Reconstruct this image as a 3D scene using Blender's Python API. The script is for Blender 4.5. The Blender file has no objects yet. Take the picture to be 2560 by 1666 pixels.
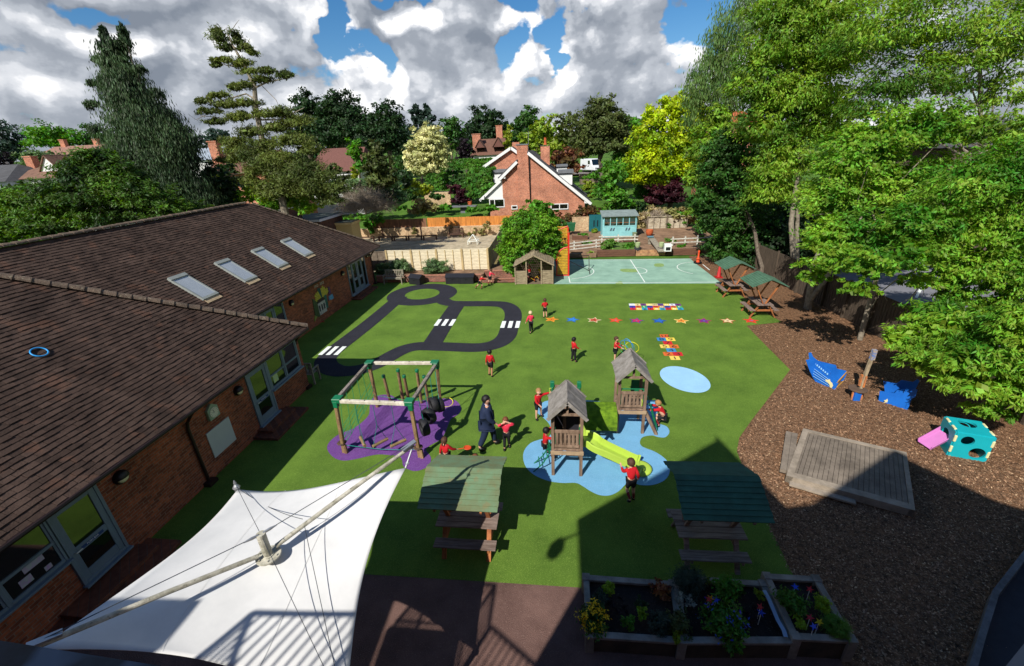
import bpy, bmesh, math, random
import numpy as np
from mathutils import Vector, Matrix, Euler
random.seed(7); rng = np.random.default_rng(7)
D = bpy.data; SC = bpy.context.scene; COL = SC.collection
PI = math.pi
# ------------------------------------------------------------ camera
H = 8.3
F, PIT, ROL, YAW = 1077.0, math.radians(23.1), math.radians(-2.77), math.radians(7.09)
_cy, _sy = math.cos(YAW), math.sin(YAW)
FWD = Vector((-_sy*math.cos(PIT), _cy*math.cos(PIT), -math.sin(PIT)))
_rt = Vector((_cy, _sy, 0)); _up = _rt.cross(FWD)
RT = math.cos(ROL)*_rt + math.sin(ROL)*_up; UP = -math.sin(ROL)*_rt + math.cos(ROL)*_up
cam = D.objects.new('camera', D.cameras.new('camera')); COL.objects.link(cam)
cam.matrix_world = Matrix(((RT.x, UP.x, -FWD.x, 0), (RT.y, UP.y, -FWD.y, 0), (RT.z, UP.z, -FWD.z, H), (0, 0, 0, 1)))
cam.data.sensor_width = 36; cam.data.lens = F/2560*36
cam.data.clip_start = .05; cam.data.clip_end = 2000
SC.camera = cam
def ray(px, py): return RT*((px-1280)/F) - UP*((py-833)/F) + FWD
CAMP = Vector((0, 0, H))
def G(px, py, z=0.0):            # where the sight line meets the level z
    d = ray(px, py); return CAMP + d*((z-H)/d.z)
def AY(px, py, y):
    d = ray(px, py); return CAMP + d*(y/d.y)
def AX(px, py, x):
    d = ray(px, py); return CAMP + d*(x/d.x)
def G2(px, py, z=0.0): v = G(px, py, z); return (v.x, v.y)
# ------------------------------------------------------------ render / exposure
SC.render.engine = 'CYCLES'
SC.view_settings.view_transform = 'Standard'; SC.view_settings.look = 'None'
SC.view_settings.gamma = 1; SC.view_settings.exposure = 0.32
SC.view_settings.use_curve_mapping = False
SC.cycles.max_bounces = 6; SC.cycles.transparent_max_bounces = 6
SC.cycles.diffuse_bounces = 3; SC.cycles.glossy_bounces = 2; SC.cycles.transmission_bounces = 3
# ------------------------------------------------------------ sun
SEL, SAZ = math.radians(43), math.radians(27)      # shadows run towards SAZ (clockwise from +Y)
sdir = Vector((math.sin(SAZ)*math.cos(SEL), math.cos(SAZ)*math.cos(SEL), -math.sin(SEL)))
sun = D.objects.new('sun', D.lights.new('sun', 'SUN')); COL.objects.link(sun)
sun.data.energy = 5.0; sun.data.angle = math.radians(.53); sun.data.color = (1, .955, .88)
sun.rotation_euler = sdir.to_track_quat('-Z', 'Y').to_euler()
sun.location = (-6, -8, 20)
# ------------------------------------------------------------ sky: clear Nishita air and a cumulus layer by direction
W = D.worlds.new('World'); SC.world = W; W.use_nodes = True
def world():
    nt = W.node_tree; nt.nodes.clear(); N = nt.nodes.new; L = nt.links.new
    out = N('ShaderNodeOutputWorld'); mix = N('ShaderNodeMixShader')
    sky = N('ShaderNodeTexSky'); sky.sky_type = 'NISHITA'; sky.sun_disc = False
    sky.sun_elevation = SEL; sky.sun_rotation = SAZ + PI
    sky.air_density = 1.0; sky.dust_density = .3; sky.ozone_density = 4.0; sky.altitude = 50
    bg = N('ShaderNodeBackground'); bg.inputs[1].default_value = .085; hsv = N('ShaderNodeHueSaturation'); hsv.inputs['Saturation'].default_value = 1.3; L(sky.outputs[0], hsv.inputs['Color']); L(hsv.outputs[0], bg.inputs[0])
    cb = N('ShaderNodeBackground'); cb.inputs[1].default_value = 1.0
    tc = N('ShaderNodeTexCoord'); sp = N('ShaderNodeSeparateXYZ'); L(tc.outputs['Generated'], sp.inputs[0])
    def M(op, a, b=None, c=None, cl=False):
        n = N('ShaderNodeMath'); n.operation = op; n.use_clamp = cl
        for i, v in enumerate((a, b, c)):
            if v is None: continue
            if isinstance(v, (int, float)): n.inputs[i].default_value = v
            else: L(v, n.inputs[i])
        return n.outputs[0]
    az = M('ARCTAN2', sp.outputs[0], sp.outputs[1])
    hl = M('SQRT', M('ADD', M('MULTIPLY', sp.outputs[0], sp.outputs[0]), M('MULTIPLY', sp.outputs[1], sp.outputs[1])))
    el = M('ARCTAN2', sp.outputs[2], hl)
    cmb = N('ShaderNodeCombineXYZ'); L(az, cmb.inputs[0]); L(el, cmb.inputs[1])
    # cloud banks: (photo x, y, half width, half height)
    blobs = [(200,0,110,30),(872,50,34,75),(935,150,40,48),(1035,5,40,30),(1265,105,50,60),(1290,5,60,34),(1385,60,60,60),(1790,25,150,75),(1385,165,40,16)]
    def dirang(px, py):
        d = ray(px, py); return math.atan2(d.x, d.y), math.atan2(d.z, math.hypot(d.x, d.y))
    g = D.node_groups.new('cloud_density', 'ShaderNodeTree')
    g.interface.new_socket('V', in_out='INPUT', socket_type='NodeSocketVector')
    g.interface.new_socket('D', in_out='OUTPUT', socket_type='NodeSocketFloat')
    GN = g.nodes.new; GL = g.links.new
    gi = GN('NodeGroupInput'); go = GN('NodeGroupOutput')
    def GM(op, a, b=None):
        n = GN('ShaderNodeMath'); n.operation = op
        for i, v in enumerate((a, b)):
            if v is None: continue
            if isinstance(v, (int, float)): n.inputs[i].default_value = v
            else: GL(v, n.inputs[i])
        return n.outputs[0]
    def noise(scale, det, rough, w=0, stretch=1.7):
        m = GN('ShaderNodeMapping'); m.inputs['Scale'].default_value = (1, stretch, 1); m.inputs['Location'].default_value = (w, w*.7, w)
        GL(gi.outputs[0], m.inputs[0])
        n = GN('ShaderNodeTexNoise'); n.inputs['Scale'].default_value = scale; n.inputs['Detail'].default_value = det
        n.inputs['Roughness'].default_value = rough; GL(m.outputs[0], n.inputs['Vector']); return n.outputs[0]
    # domain warp keeps the banks from being ellipses
    wn = GN('ShaderNodeTexNoise'); wn.inputs['Scale'].default_value = 7; wn.inputs['Detail'].default_value = 5; GL(gi.outputs[0], wn.inputs['Vector'])
    wv = GN('ShaderNodeVectorMath'); wv.operation = 'MULTIPLY_ADD'; GL(wn.outputs['Color'], wv.inputs[0])
    wv.inputs[1].default_value = (.30, .15, 0); GL(gi.outputs[0], wv.inputs[2])
    ws = GN('ShaderNodeVectorMath'); ws.operation = 'SUBTRACT'; GL(wv.outputs[0], ws.inputs[0]); ws.inputs[1].default_value = (.15, .075, 0)
    cur = None
    for (px, py, rx, ry) in blobs:
        a0, e0 = dirang(px, py); sc = 1/1077*math.cos(math.atan2(abs(px-1280), 1500))
        s = GN('ShaderNodeVectorMath'); s.operation = 'SUBTRACT'; GL(ws.outputs[0], s.inputs[0]); s.inputs[1].default_value = (a0, e0, 0)
        m = GN('ShaderNodeVectorMath'); m.operation = 'MULTIPLY'; GL(s.outputs[0], m.inputs[0]); m.inputs[1].default_value = (1/(rx*sc), 1/(ry*sc), 0)
        ln = GN('ShaderNodeVectorMath'); ln.operation = 'LENGTH'; GL(m.outputs[0], ln.inputs[0])
        v = GM('SUBTRACT', 1.28, ln.outputs['Value'])
        cur = v if cur is None else GM('MAXIMUM', cur, v)
    cur = GM('SUBTRACT', .62, GM('MULTIPLY', GM('MAXIMUM', cur, 0), .95))
    se = GN('ShaderNodeSeparateXYZ'); GL(gi.outputs[0], se.inputs[0])
    low = GM('ADD', cur, GM('MULTIPLY', GM('SUBTRACT', noise(4.6, 1.5, .5, 3.1, 1.7), .5), 1.5))
    vo = GN('ShaderNodeTexVoronoi'); vo.feature = 'SMOOTH_F1'; vo.inputs['Scale'].default_value = 13; vo.inputs['Smoothness'].default_value = .35
    mp = GN('ShaderNodeMapping'); mp.inputs['Scale'].default_value = (1, 1.7, 1); GL(ws.outputs[0], mp.inputs[0]); GL(mp.outputs[0], vo.inputs['Vector'])
    v2 = GN('ShaderNodeTexVoronoi'); v2.feature = 'SMOOTH_F1'; v2.inputs['Scale'].default_value = 30; v2.inputs['Smoothness'].default_value = .35; GL(mp.outputs[0], v2.inputs['Vector'])
    puff = GM('ADD', GM('MULTIPLY', GM('SUBTRACT', .4, vo.outputs['Distance']), .6), GM('MULTIPLY', GM('SUBTRACT', .4, v2.outputs['Distance']), .30))
    mid = GM('ADD', GM('ADD', low, GM('MULTIPLY', GM('SUBTRACT', .4, vo.outputs['Distance']), .45)), GM('MULTIPLY', GM('SUBTRACT', noise(10, 6, .52, 5.0, 1.15), .5), 1.35)); mid2 = GM('ADD', low, puff)
    tot = GM('ADD', mid2, GM('MULTIPLY', GM('SUBTRACT', noise(16, 8, .58, 9.0, 1.5), .5), 1.15))
    g.interface.new_socket('S', in_out='OUTPUT', socket_type='NodeSocketFloat')
    GL(tot, go.inputs[0]); GL(mid, go.inputs[1])
    def dens(dy, dx=0):
        a = N('ShaderNodeVectorMath'); a.operation = 'ADD'; L(cmb.outputs[0], a.inputs[0]); a.inputs[1].default_value = (dx, dy, 0)
        n = N('ShaderNodeGroup'); n.node_tree = g; L(a.outputs[0], n.inputs[0]); return n.outputs
    d0 = dens(0); d1 = dens(.034, -.012)
    mask = M('MULTIPLY_ADD', d0[0], 6.0, .1, True)
    lit = M('MULTIPLY', M('SUBTRACT', d0[1], d1[1]), 1.1)
    lit = M('ADD', lit, M('MULTIPLY', M('SUBTRACT', d0[0], d0[1]), .8))
    lit = M('SUBTRACT', M('ADD', lit, .70), M('MULTIPLY', M('MAXIMUM', M('SUBTRACT', d0[1], .15), 0), .42), None, True)
    rp = N('ShaderNodeValToRGB'); L(lit, rp.inputs[0]); e = rp.color_ramp.elements; rp.color_ramp.interpolation = 'EASE'
    e[0].position = 0.0; e[0].color = (.19, .22, .27, 1); e[1].position = .95; e[1].color = (.88, .88, .89, 1)
    for p, c in ((.3, (.29, .32, .37, 1)), (.55, (.42, .45, .50, 1)), (.74, (.62, .64, .68, 1))):
        k = e.new(p); k.color = c
    L(rp.outputs[0], cb.inputs[0])
    # clouds only above the horizon; thinned overhead, out of view, to cut fill light
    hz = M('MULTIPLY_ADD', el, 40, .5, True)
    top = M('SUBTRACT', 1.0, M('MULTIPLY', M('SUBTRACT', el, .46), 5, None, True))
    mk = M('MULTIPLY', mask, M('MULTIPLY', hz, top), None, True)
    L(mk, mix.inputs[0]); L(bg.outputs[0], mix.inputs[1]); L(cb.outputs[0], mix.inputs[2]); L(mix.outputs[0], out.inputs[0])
    W.cycles.sampling_method = 'MANUAL'; W.cycles.sample_map_resolution = 512
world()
# ------------------------------------------------------------ materials
MATS = {}
def lin(c):
    if isinstance(c, str):
        c = c.lstrip('#'); v = [int(c[i:i+2], 16)/255 for i in (0, 2, 4)]
        return tuple((x/12.92 if x <= .04045 else ((x+.055)/1.055)**2.4) for x in v)
    return tuple(c)
def sc(c, k): return tuple(min(1, x*k) for x in c)
def pm(name, base, rough=.75, var=.25, scale=3., bump=0., bscale=40., metal=0., spec=.35, two=None, stretch=(1,1,1), det=6, speck=None, island=0., emis=None, trans=0.):
    """base colour broken up by two octaves of noise, optional fine specks, optional bump"""
    if name in MATS: return MATS[name]
    m = D.materials.new(name); m.use_nodes = True; nt = m.node_tree; N = nt.nodes.new; L = nt.links.new
    b = nt.nodes['Principled BSDF']; base = lin(base); two = lin(two) if two else sc(base, 1-var)
    tc = N('ShaderNodeTexCoord'); mp = N('ShaderNodeMapping'); mp.inputs['Scale'].default_value = stretch; L(tc.outputs['Object'], mp.inputs[0])
    n1 = N('ShaderNodeTexNoise'); n1.inputs['Scale'].default_value = scale; n1.inputs['Detail'].default_value = det; n1.inputs['Roughness'].default_value = .65; L(mp.outputs[0], n1.inputs['Vector'])
    cr = N('ShaderNodeValToRGB'); L(n1.outputs[0], cr.inputs[0])
    cr.color_ramp.elements[0].position = .32; cr.color_ramp.elements[0].color = (*two, 1)
    cr.color_ramp.elements[1].position = .66; cr.color_ramp.elements[1].color = (*(sc(base, 1+var*.5)), 1)
    col = cr.outputs[0]
    if speck:            # (scale, amount, colour, threshold)
        s = N('ShaderNodeTexNoise'); s.inputs['Scale'].default_value = speck[0]; s.inputs['Detail'].default_value = 2; L(tc.outputs['Object'], s.inputs['Vector'])
        r = N('ShaderNodeValToRGB'); L(s.outputs[0], r.inputs[0]); r.color_ramp.elements[0].position = speck[3]; r.color_ramp.elements[0].color = (0,0,0,1)
        r.color_ramp.elements[1].position = speck[3]+.08; r.color_ramp.elements[1].color = (speck[1],)*3+(1,)
        mx = N('ShaderNodeMixRGB'); L(r.outputs[0], mx.inputs[0]); L(col, mx.inputs[1]); mx.inputs[2].default_value = (*lin(speck[2]), 1); col = mx.outputs[0]
    if island:
        g = N('ShaderNodeNewGeometry'); hs = N('ShaderNodeHueSaturation'); 
        a = N('ShaderNodeMath'); a.operation = 'MULTIPLY_ADD'; L(g.outputs['Random Per Island'], a.inputs[0]); a.inputs[1].default_value = 2*island; a.inputs[2].default_value = 1-island
        L(a.outputs[0], hs.inputs['Value']); L(col, hs.inputs['Color']); col = hs.outputs[0]
    L(col, b.inputs['Base Color'])
    b.inputs['Roughness'].default_value = rough; b.inputs['Metallic'].default_value = metal; b.inputs['Specular IOR Level'].default_value = spec
    if bump:
        n2 = N('ShaderNodeTexNoise'); n2.inputs['Scale'].default_value = bscale; n2.inputs['Detail'].default_value = 4; L(mp.outputs[0], n2.inputs['Vector'])
        bp = N('ShaderNodeBump'); bp.inputs['Strength'].default_value = min(1, bump); bp.inputs['Distance'].default_value = .02; L(n2.outputs[0], bp.inputs['Height']); L(bp.outputs[0], b.inputs['Normal'])
    if emis: b.inputs['Emission Color'].default_value = (*lin(emis), 1); b.inputs['Emission Strength'].default_value = 1
    MATS[name] = m; return m
def brickmat(name, c1, c2, mortar, scale=1.0, bumpd=.006, patch=None):
    if name in MATS: return MATS[name]
    m = D.materials.new(name); m.use_nodes = True; nt = m.node_tree; N = nt.nodes.new; L = nt.links.new
    b = nt.nodes['Principled BSDF']; b.inputs['Roughness'].default_value = .85; b.inputs['Specular IOR Level'].default_value = .25
    g = N('ShaderNodeNewGeometry'); s = N('ShaderNodeSeparateXYZ'); L(g.outputs['Position'], s.inputs[0])
    a = N('ShaderNodeMath'); L(s.outputs[0], a.inputs[0]); L(s.outputs[1], a.inputs[1])
    c = N('ShaderNodeCombineXYZ'); L(a.outputs[0], c.inputs[0]); L(s.outputs[2], c.inputs[1])
    t = N('ShaderNodeTexBrick'); L(c.outputs[0], t.inputs[0])
    t.inputs['Color1'].default_value = (*lin(c1), 1); t.inputs['Color2'].default_value = (*lin(c2), 1); t.inputs['Mortar'].default_value = (*lin(mortar), 1)
    t.inputs['Scale'].default_value = scale; t.inputs['Mortar Size'].default_value = .008; t.inputs['Mortar Smooth'].default_value = .3; t.inputs['Bias'].default_value = -.1
    t.inputs['Brick Width'].default_value = .225; t.inputs['Row Height'].default_value = .075
    n = N('ShaderNodeTexNoise'); n.inputs['Scale'].default_value = .9; n.inputs['Detail'].default_value = 6; L(g.outputs['Position'], n.inputs['Vector'])
    n3 = N('ShaderNodeTexNoise'); n3.inputs['Scale'].default_value = 9; n3.inputs['Detail'].default_value = 4; L(g.outputs['Position'], n3.inputs['Vector'])
    ad = N('ShaderNodeMath'); L(n.outputs[0], ad.inputs[0]); L(n3.outputs[0], ad.inputs[1])
    rr = N('ShaderNodeMapRange'); L(ad.outputs[0], rr.inputs[0]); rr.inputs[1].default_value = .65; rr.inputs[2].default_value = 1.35; rr.inputs[3].default_value = .55; rr.inputs[4].default_value = 1.35
    h = N('ShaderNodeHueSaturation'); L(rr.outputs[0], h.inputs['Value']); L(t.outputs[0], h.inputs['Color'])
    col = h.outputs[0]
    L(col, b.inputs['Base Color'])
    bp = N('ShaderNodeBump'); bp.inputs['Distance'].default_value = bumpd; bp.inputs['Strength'].default_value = .8; bp.invert = True; L(t.outputs['Fac'], bp.inputs['Height']); L(bp.outputs[0], b.inputs['Normal'])
    MATS[name] = m; return m
def leafmat(name, c, c2=None, hue=.025, val=.45, tr=.35, rough=.55):
    if name in MATS: return MATS[name]
    m = D.materials.new(name); m.use_nodes = True; nt = m.node_tree; N = nt.nodes.new; L = nt.links.new
    b = nt.nodes['Principled BSDF']; out = nt.nodes['Material Output']; c = lin(c); c2 = lin(c2) if c2 else sc(c, .6)
    g = N('ShaderNodeNewGeometry'); tc = N('ShaderNodeTexCoord')
    n = N('ShaderNodeTexNoise'); n.inputs['Scale'].default_value = .55; n.inputs['Detail'].default_value = 3; L(tc.outputs['Object'], n.inputs['Vector'])
    r = N('ShaderNodeValToRGB'); r.color_ramp.elements[0].position = .38; r.color_ramp.elements[1].position = .62
    r.color_ramp.elements[0].color = (*c2, 1); r.color_ramp.elements[1].color = (*c, 1); L(n.outputs[0], r.inputs[0])
    h = N('ShaderNodeHueSaturation'); L(r.outputs[0], h.inputs['Color'])
    def MR(lo, hi):
        k = N('ShaderNodeMapRange'); L(g.outputs['Random Per Island'], k.inputs[0]); k.inputs[3].default_value = lo; k.inputs[4].default_value = hi; return k.outputs[0]
    L(MR(.5-hue, .5+hue), h.inputs['Hue']); L(MR(1-val, 1+val), h.inputs['Value'])
    L(h.outputs[0], b.inputs['Base Color']); b.inputs['Roughness'].default_value = rough; b.inputs['Specular IOR Level'].default_value = .3
    t = N('ShaderNodeBsdfTranslucent'); hs = N('ShaderNodeHueSaturation'); L(h.outputs[0], hs.inputs['Color']); hs.inputs['Value'].default_value = 1.3; hs.inputs['Saturation'].default_value = 1.1; hs.inputs['Hue'].default_value = .485
    L(hs.outputs[0], t.inputs[0]); mx = N('ShaderNodeMixShader'); mx.inputs[0].default_value = tr; L(b.outputs[0], mx.inputs[1]); L(t.outputs[0], mx.inputs[2]); L(mx.outputs[0], out.inputs[0])
    MATS[name] = m; return m
def glassmat(name, c='#0c1210', rough=.03, metal=0., spec=1.0):
    if name in MATS: return MATS[name]
    m = pm(name, c, rough=rough, var=.1, spec=spec, metal=metal); m.node_tree.nodes['Principled BSDF'].inputs['IOR'].default_value = 1.7; return m
# ------------------------------------------------------------ mesh building
def wloc(o):
    v = Vector((0, 0, 0))
    while o is not None: v += o.location; o = o.parent
    return v
class MB:
    def __init__(s): s.v = []; s.f = []; s.m = []
    def add(s, vs, fs, mi=0):
        k = len(s.v); s.v += [tuple(v) for v in vs]; s.f += [tuple(i+k for i in f) for f in fs]; s.m += [mi]*len(fs); return s
    def box(s, c, d, rot=None, mi=0, taper=1.0):
        c = Vector(c); hx, hy, hz = d[0]/2, d[1]/2, d[2]/2; vs = []
        for z in (-1, 1):
            t = taper if z > 0 else 1
            for x, y in ((-1,-1),(1,-1),(1,1),(-1,1)):
                p = Vector((x*hx*t, y*hy*t, z*hz))
                if rot is not None: p = rot @ p
                vs.append(c+p)
        return s.add(vs, [(3,2,1,0),(4,5,6,7),(0,1,5,4),(1,2,6,5),(2,3,7,6),(3,0,4,7)], mi)
    def bx(s, x0, x1, y0, y1, z0, z1, mi=0): return s.box(((x0+x1)/2, (y0+y1)/2, (z0+z1)/2), (abs(x1-x0), abs(y1-y0), abs(z1-z0)), None, mi)
    def beam(s, a, b, w, h=None, up=(0,0,1), mi=0):
        a = Vector(a); b = Vector(b); h = h or w; d = b-a; L = d.length
        if L < 1e-6: return s
        d.normalize(); u = Vector(up)
        if abs(d.dot(u)) > .98: u = Vector((0, 1, 0))
        r = d.cross(u).normalized(); u = r.cross(d)
        vs = []
        for p in (a, b):
            for i, j in ((-1,-1),(1,-1),(1,1),(-1,1)): vs.append(p + r*(i*w/2) + u*(j*h/2))
        return s.add(vs, [(3,2,1,0),(4,5,6,7),(0,1,5,4),(1,2,6,5),(2,3,7,6),(3,0,4,7)], mi)
    def tube(s, pts, rad, n=8, mi=0, cap=True):
        pts = [Vector(p) for p in pts]; m = len(pts)
        if not hasattr(rad, '__len__'): rad = [rad]*m
        vs = []; prev = None
        for i, p in enumerate(pts):
            d = (pts[min(i+1, m-1)]-pts[max(i-1, 0)])
            d = d.normalized() if d.length > 1e-9 else Vector((0,0,1))
            if prev is None:
                u = Vector((0,0,1)) if abs(d.z) < .9 else Vector((1,0,0))
                r = d.cross(u).normalized()
            else: r = (prev - d*prev.dot(d)).normalized()
            prev = r; u = d.cross(r)
            for k in range(n):
                a = 2*PI*k/n; vs.append(p + (r*math.cos(a)+u*math.sin(a))*rad[i])
        fs = [(i*n+k, i*n+(k+1)%n, (i+1)*n+(k+1)%n, (i+1)*n+k) for i in range(m-1) for k in range(n)]
        if cap: fs += [tuple(range(n-1, -1, -1)), tuple((m-1)*n+k for k in range(n))]
        return s.add(vs, fs, mi)
    def ring(s, c, R, r, axis=(0,0,1), n=28, k=6, mi=0, sx=1.0):
        c = Vector(c); ax = Vector(axis).normalized(); u = ax.orthogonal().normalized(); w = ax.cross(u); vs = []
        for i in range(n):
            a = 2*PI*i/n; e = u*math.cos(a)*sx + w*math.sin(a); 
            for j in range(k):
                b = 2*PI*j/k; vs.append(c + e*(R+r*math.cos(b)) + ax*(r*math.sin(b)))
        fs = [(i*k+j, ((i+1)%n)*k+j, ((i+1)%n)*k+(j+1)%k, i*k+(j+1)%k) for i in range(n) for j in range(k)]
        return s.add(vs, fs, mi)
    def prism(s, pts, z0, z1, mi=0, mat=None):       # outline in xy, optional matrix
        n = len(pts); vs = [Vector((p[0], p[1], z0)) for p in pts] + [Vector((p[0], p[1], z1)) for p in pts]
        if mat is not None: vs = [mat @ v for v in vs]
        fs = [tuple(range(n-1, -1, -1)), tuple(range(n, 2*n))] + [(i, (i+1) % n, n+(i+1) % n, n+i) for i in range(n)]
        return s.add(vs, fs, mi)
    def yprism(s, pts, y0, y1, mi=0):                # outline in xz, extruded along y
        n = len(pts); vs = [(p[0], y0, p[1]) for p in pts] + [(p[0], y1, p[1]) for p in pts]
        fs = [tuple(range(n)), tuple(range(2*n-1, n-1, -1))] + [((i+1) % n, i, n+i, n+(i+1) % n) for i in range(n)]
        return s.add(vs, fs, mi)
    def slab(s, q, t, mi=0):                         # quad thickened along its normal
        q = [Vector(p) for p in q]; n = (q[1]-q[0]).cross(q[3]-q[0]).normalized()*t
        vs = q + [p-n for p in q]
        return s.add(vs, [(0,1,2,3),(7,6,5,4),(0,4,5,1),(1,5,6,2),(2,6,7,3),(3,7,4,0)], mi)
    def lathe(s, c, prof, n=16, mi=0, rot=None):
        c = Vector(c); vs = []
        for (r, z) in prof:
            for k in range(n):
                a = 2*PI*k/n; p = Vector((r*math.cos(a), r*math.sin(a), z))
                if rot is not None: p = rot @ p
                vs.append(c+p)
        m = len(prof)
        fs = [(i*n+k, i*n+(k+1) % n, (i+1)*n+(k+1) % n, (i+1)*n+k) for i in range(m-1) for k in range(n)]
        fs += [tuple(range(n-1, -1, -1)), tuple((m-1)*n+k for k in range(n))]
        return s.add(vs, fs, mi)
    def ball(s, c, r, n=12, mi=0):
        r = r if hasattr(r, '__len__') else (r, r, r); prof = []; c = Vector(c); m = n//2; vs = [c+Vector((0,0,-r[2]))]
        for i in range(1, m):
            b = -PI/2+PI*i/m
            for k in range(n): a = 2*PI*k/n; vs.append(c+Vector((r[0]*math.cos(b)*math.cos(a), r[1]*math.cos(b)*math.sin(a), r[2]*math.sin(b))))
        vs.append(c+Vector((0,0,r[2]))); fs = []
        for i in range(m-2):
            for k in range(n): fs.append((1+i*n+k, 1+i*n+(k+1) % n, 1+(i+1)*n+(k+1) % n, 1+(i+1)*n+k))
        fs += [(0, 1+(k+1) % n, 1+k) for k in range(n)]; t = len(vs)-1; b0 = 1+(m-2)*n
        fs += [(t, b0+k, b0+(k+1) % n) for k in range(n)]
        return s.add(vs, fs, mi)
    def build(s, name, mats, parent=None, smooth=False, bevel=0, tri=False, label=None):
        me = D.meshes.new(name); off = wloc(parent) if parent else Vector((0,0,0))
        me.from_pydata([(v[0]-off.x, v[1]-off.y, v[2]-off.z) for v in s.v], [], s.f)
        if not isinstance(mats, (list, tuple)): mats = [mats]
        for m in mats: me.materials.append(m)
        if any(s.m): me.polygons.foreach_set('material_index', s.m)
        if smooth: me.polygons.foreach_set('use_smooth', [True]*len(me.polygons))
        me.update()
        o = D.objects.new(name, me); COL.objects.link(o)
        if parent: o.parent = parent
        if bevel:
            b = o.modifiers.new('bevel', 'BEVEL'); b.width = bevel; b.segments = 1; b.limit_method = 'ANGLE'
        if label: o['label'] = label
        return o
def tag(o, label=None, cat=None, group=None, kind=None):
    if label: o['label'] = label
    if cat: o['category'] = cat
    if group: o['group'] = group
    if kind: o['kind'] = kind
    return o
def empty(name, loc, label, cat, group=None):
    o = D.objects.new(name, None); o.location = loc; COL.objects.link(o); o.empty_display_size = .2
    return tag(o, label, cat, group)
def copytree(o, parent=None):
    c = o.copy(); COL.objects.link(c)
    if parent: c.parent = parent
    for ch in list(o.children): copytree(ch, c)
    return c
def struct(name, mb, m, z=0): return tag(mb.build(name, m), kind='structure')
def RZ(a): return Matrix.Rotation(a, 3, 'Z')
def smooth_poly(pts, k=6, closed=True):
    n = len(pts); out = []
    rngi = range(n) if closed else range(n-1)
    for i in rngi:
        if closed: p0, p1, p2, p3 = pts[(i-1) % n], pts[i], pts[(i+1) % n], pts[(i+2) % n]
        else: p0, p1, p2, p3 = pts[max(i-1, 0)], pts[i], pts[i+1], pts[min(i+2, n-1)]
        for j in range(k):
            t = j/k
            out.append(tuple(.5*((2*p1[a])+(-p0[a]+p2[a])*t+(2*p0[a]-5*p1[a]+4*p2[a]-p3[a])*t*t+(-p0[a]+3*p1[a]-3*p2[a]+p3[a])*t**3) for a in (0, 1)))
    if not closed: out.append(tuple(pts[-1]))
    return out
def sheet(pts, z):
    m = MB(); m.add([(p[0], p[1], z) for p in pts], [tuple(range(len(pts)))]); return m
def area(pts): return sum(pts[i][0]*pts[(i+1) % len(pts)][1]-pts[(i+1) % len(pts)][0]*pts[i][1] for i in range(len(pts)))/2
def ccw(pts): return pts if area(pts) > 0 else pts[::-1]
def terr(x, y):
    t = 0 if y < 46 else (y-46)*.085 if y < 90 else 3.74+(y-90)*.02
    return t
def textmesh(body, size, mat, m3, loc, name, parent=None, ext=.002, align='CENTER'):
    cu = D.curves.new(name, 'FONT'); cu.body = body; cu.size = size; cu.extrude = ext; cu.align_x = align; cu.align_y = 'CENTER'
    o = D.objects.new(name, cu); COL.objects.link(o)
    dg = bpy.context.evaluated_depsgraph_get(); me = D.meshes.new_from_object(o.evaluated_get(dg)); D.objects.remove(o); D.curves.remove(cu)
    me.transform(Matrix.Translation(Vector(loc)-(wloc(parent) if parent else Vector((0,0,0)))) @ m3.to_4x4())
    me.materials.clear(); me.materials.append(mat); o = D.objects.new(name, me); COL.objects.link(o)
    if parent: o.parent = parent
    return o
# ============================================================ GROUND
def quadgrid():
    xs = np.concatenate([np.linspace(-400, -60, 12), np.linspace(-50, 60, 23), np.linspace(80, 400, 10)]); ys = np.concatenate([np.linspace(-60, 40, 6), np.linspace(46, 130, 29), np.linspace(150, 900, 14)])
    m = MB(); nx = len(xs)
    vs = [(x, y, terr(x, y)-.04) for y in ys for x in xs]
    m.add(vs, [(j*nx+i, j*nx+i+1, (j+1)*nx+i+1, (j+1)*nx+i) for j in range(len(ys)-1) for i in range(nx-1)]); return m
M_lawn = pm('lawn', '#50702a', .9, .35, .35, bump=.6, bscale=60, two='#35501c', spec=.1)
struct('ground', quadgrid(), M_lawn)
def sp(px, k=6, z=0): return smooth_poly([G2(x, y, z) for x, y in px], k)
M_bark = pm('bark_mulch', '#775840', .95, .5, 9, bump=1, bscale=28, two='#34251b', spec=.1, det=10, speck=(34, .75, '#b59a80', .60))
bark = [(-9, 27.3), (8, 27.3), (9.2, 27.0), (9.9, 34.6), (30, 34.6), (30, -2), (3, -2), (3, 5), (-9, 20)]
struct('bark_ground', sheet(ccw(bark), 0), M_bark)
def turfmat():
    m = pm('artificial_turf', '#5e7b2e', .85, .2, .8, bump=1.0, bscale=90, two='#4c6826', spec=.1, speck=(70, .55, '#88a04a', .57))
    return m
M_turf = turfmat()
turf = [(-14, 28.2), (-10.3, 28.35), (-3.02, 27.75), (-.5, 27.43), (10.0, 27.15), (10.45, 22), G2(1955, 806), G2(1866, 815), G2(1920, 870), G2(1975, 925), G2(1930, 985), G2(1880, 1050), G2(1848, 1095), G2(1842, 1130), G2(1870, 1200), G2(1930, 1330), G2(1975, 1425), (4.75, 6.5),
        G2(1450, 1470), G2(1180, 1453), G2(905, 1436), (-14, 6.75)]
struct('artificial_turf', sheet(ccw(turf), .008), M_turf)
M_tar = pm('red_tarmac', '#6d544c', .9, .25, 1.2, bump=.8, bscale=70, two='#59433d', spec=.2, speck=(60, .5, '#9a8378', .62))
struct('tarmac', sheet(ccw([(-14, 6.9), (-4, 6.75), G2(1450, 1465), (4.75, 6.47), (4.75, -4), (-14, -4)]), .004), M_tar)
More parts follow.
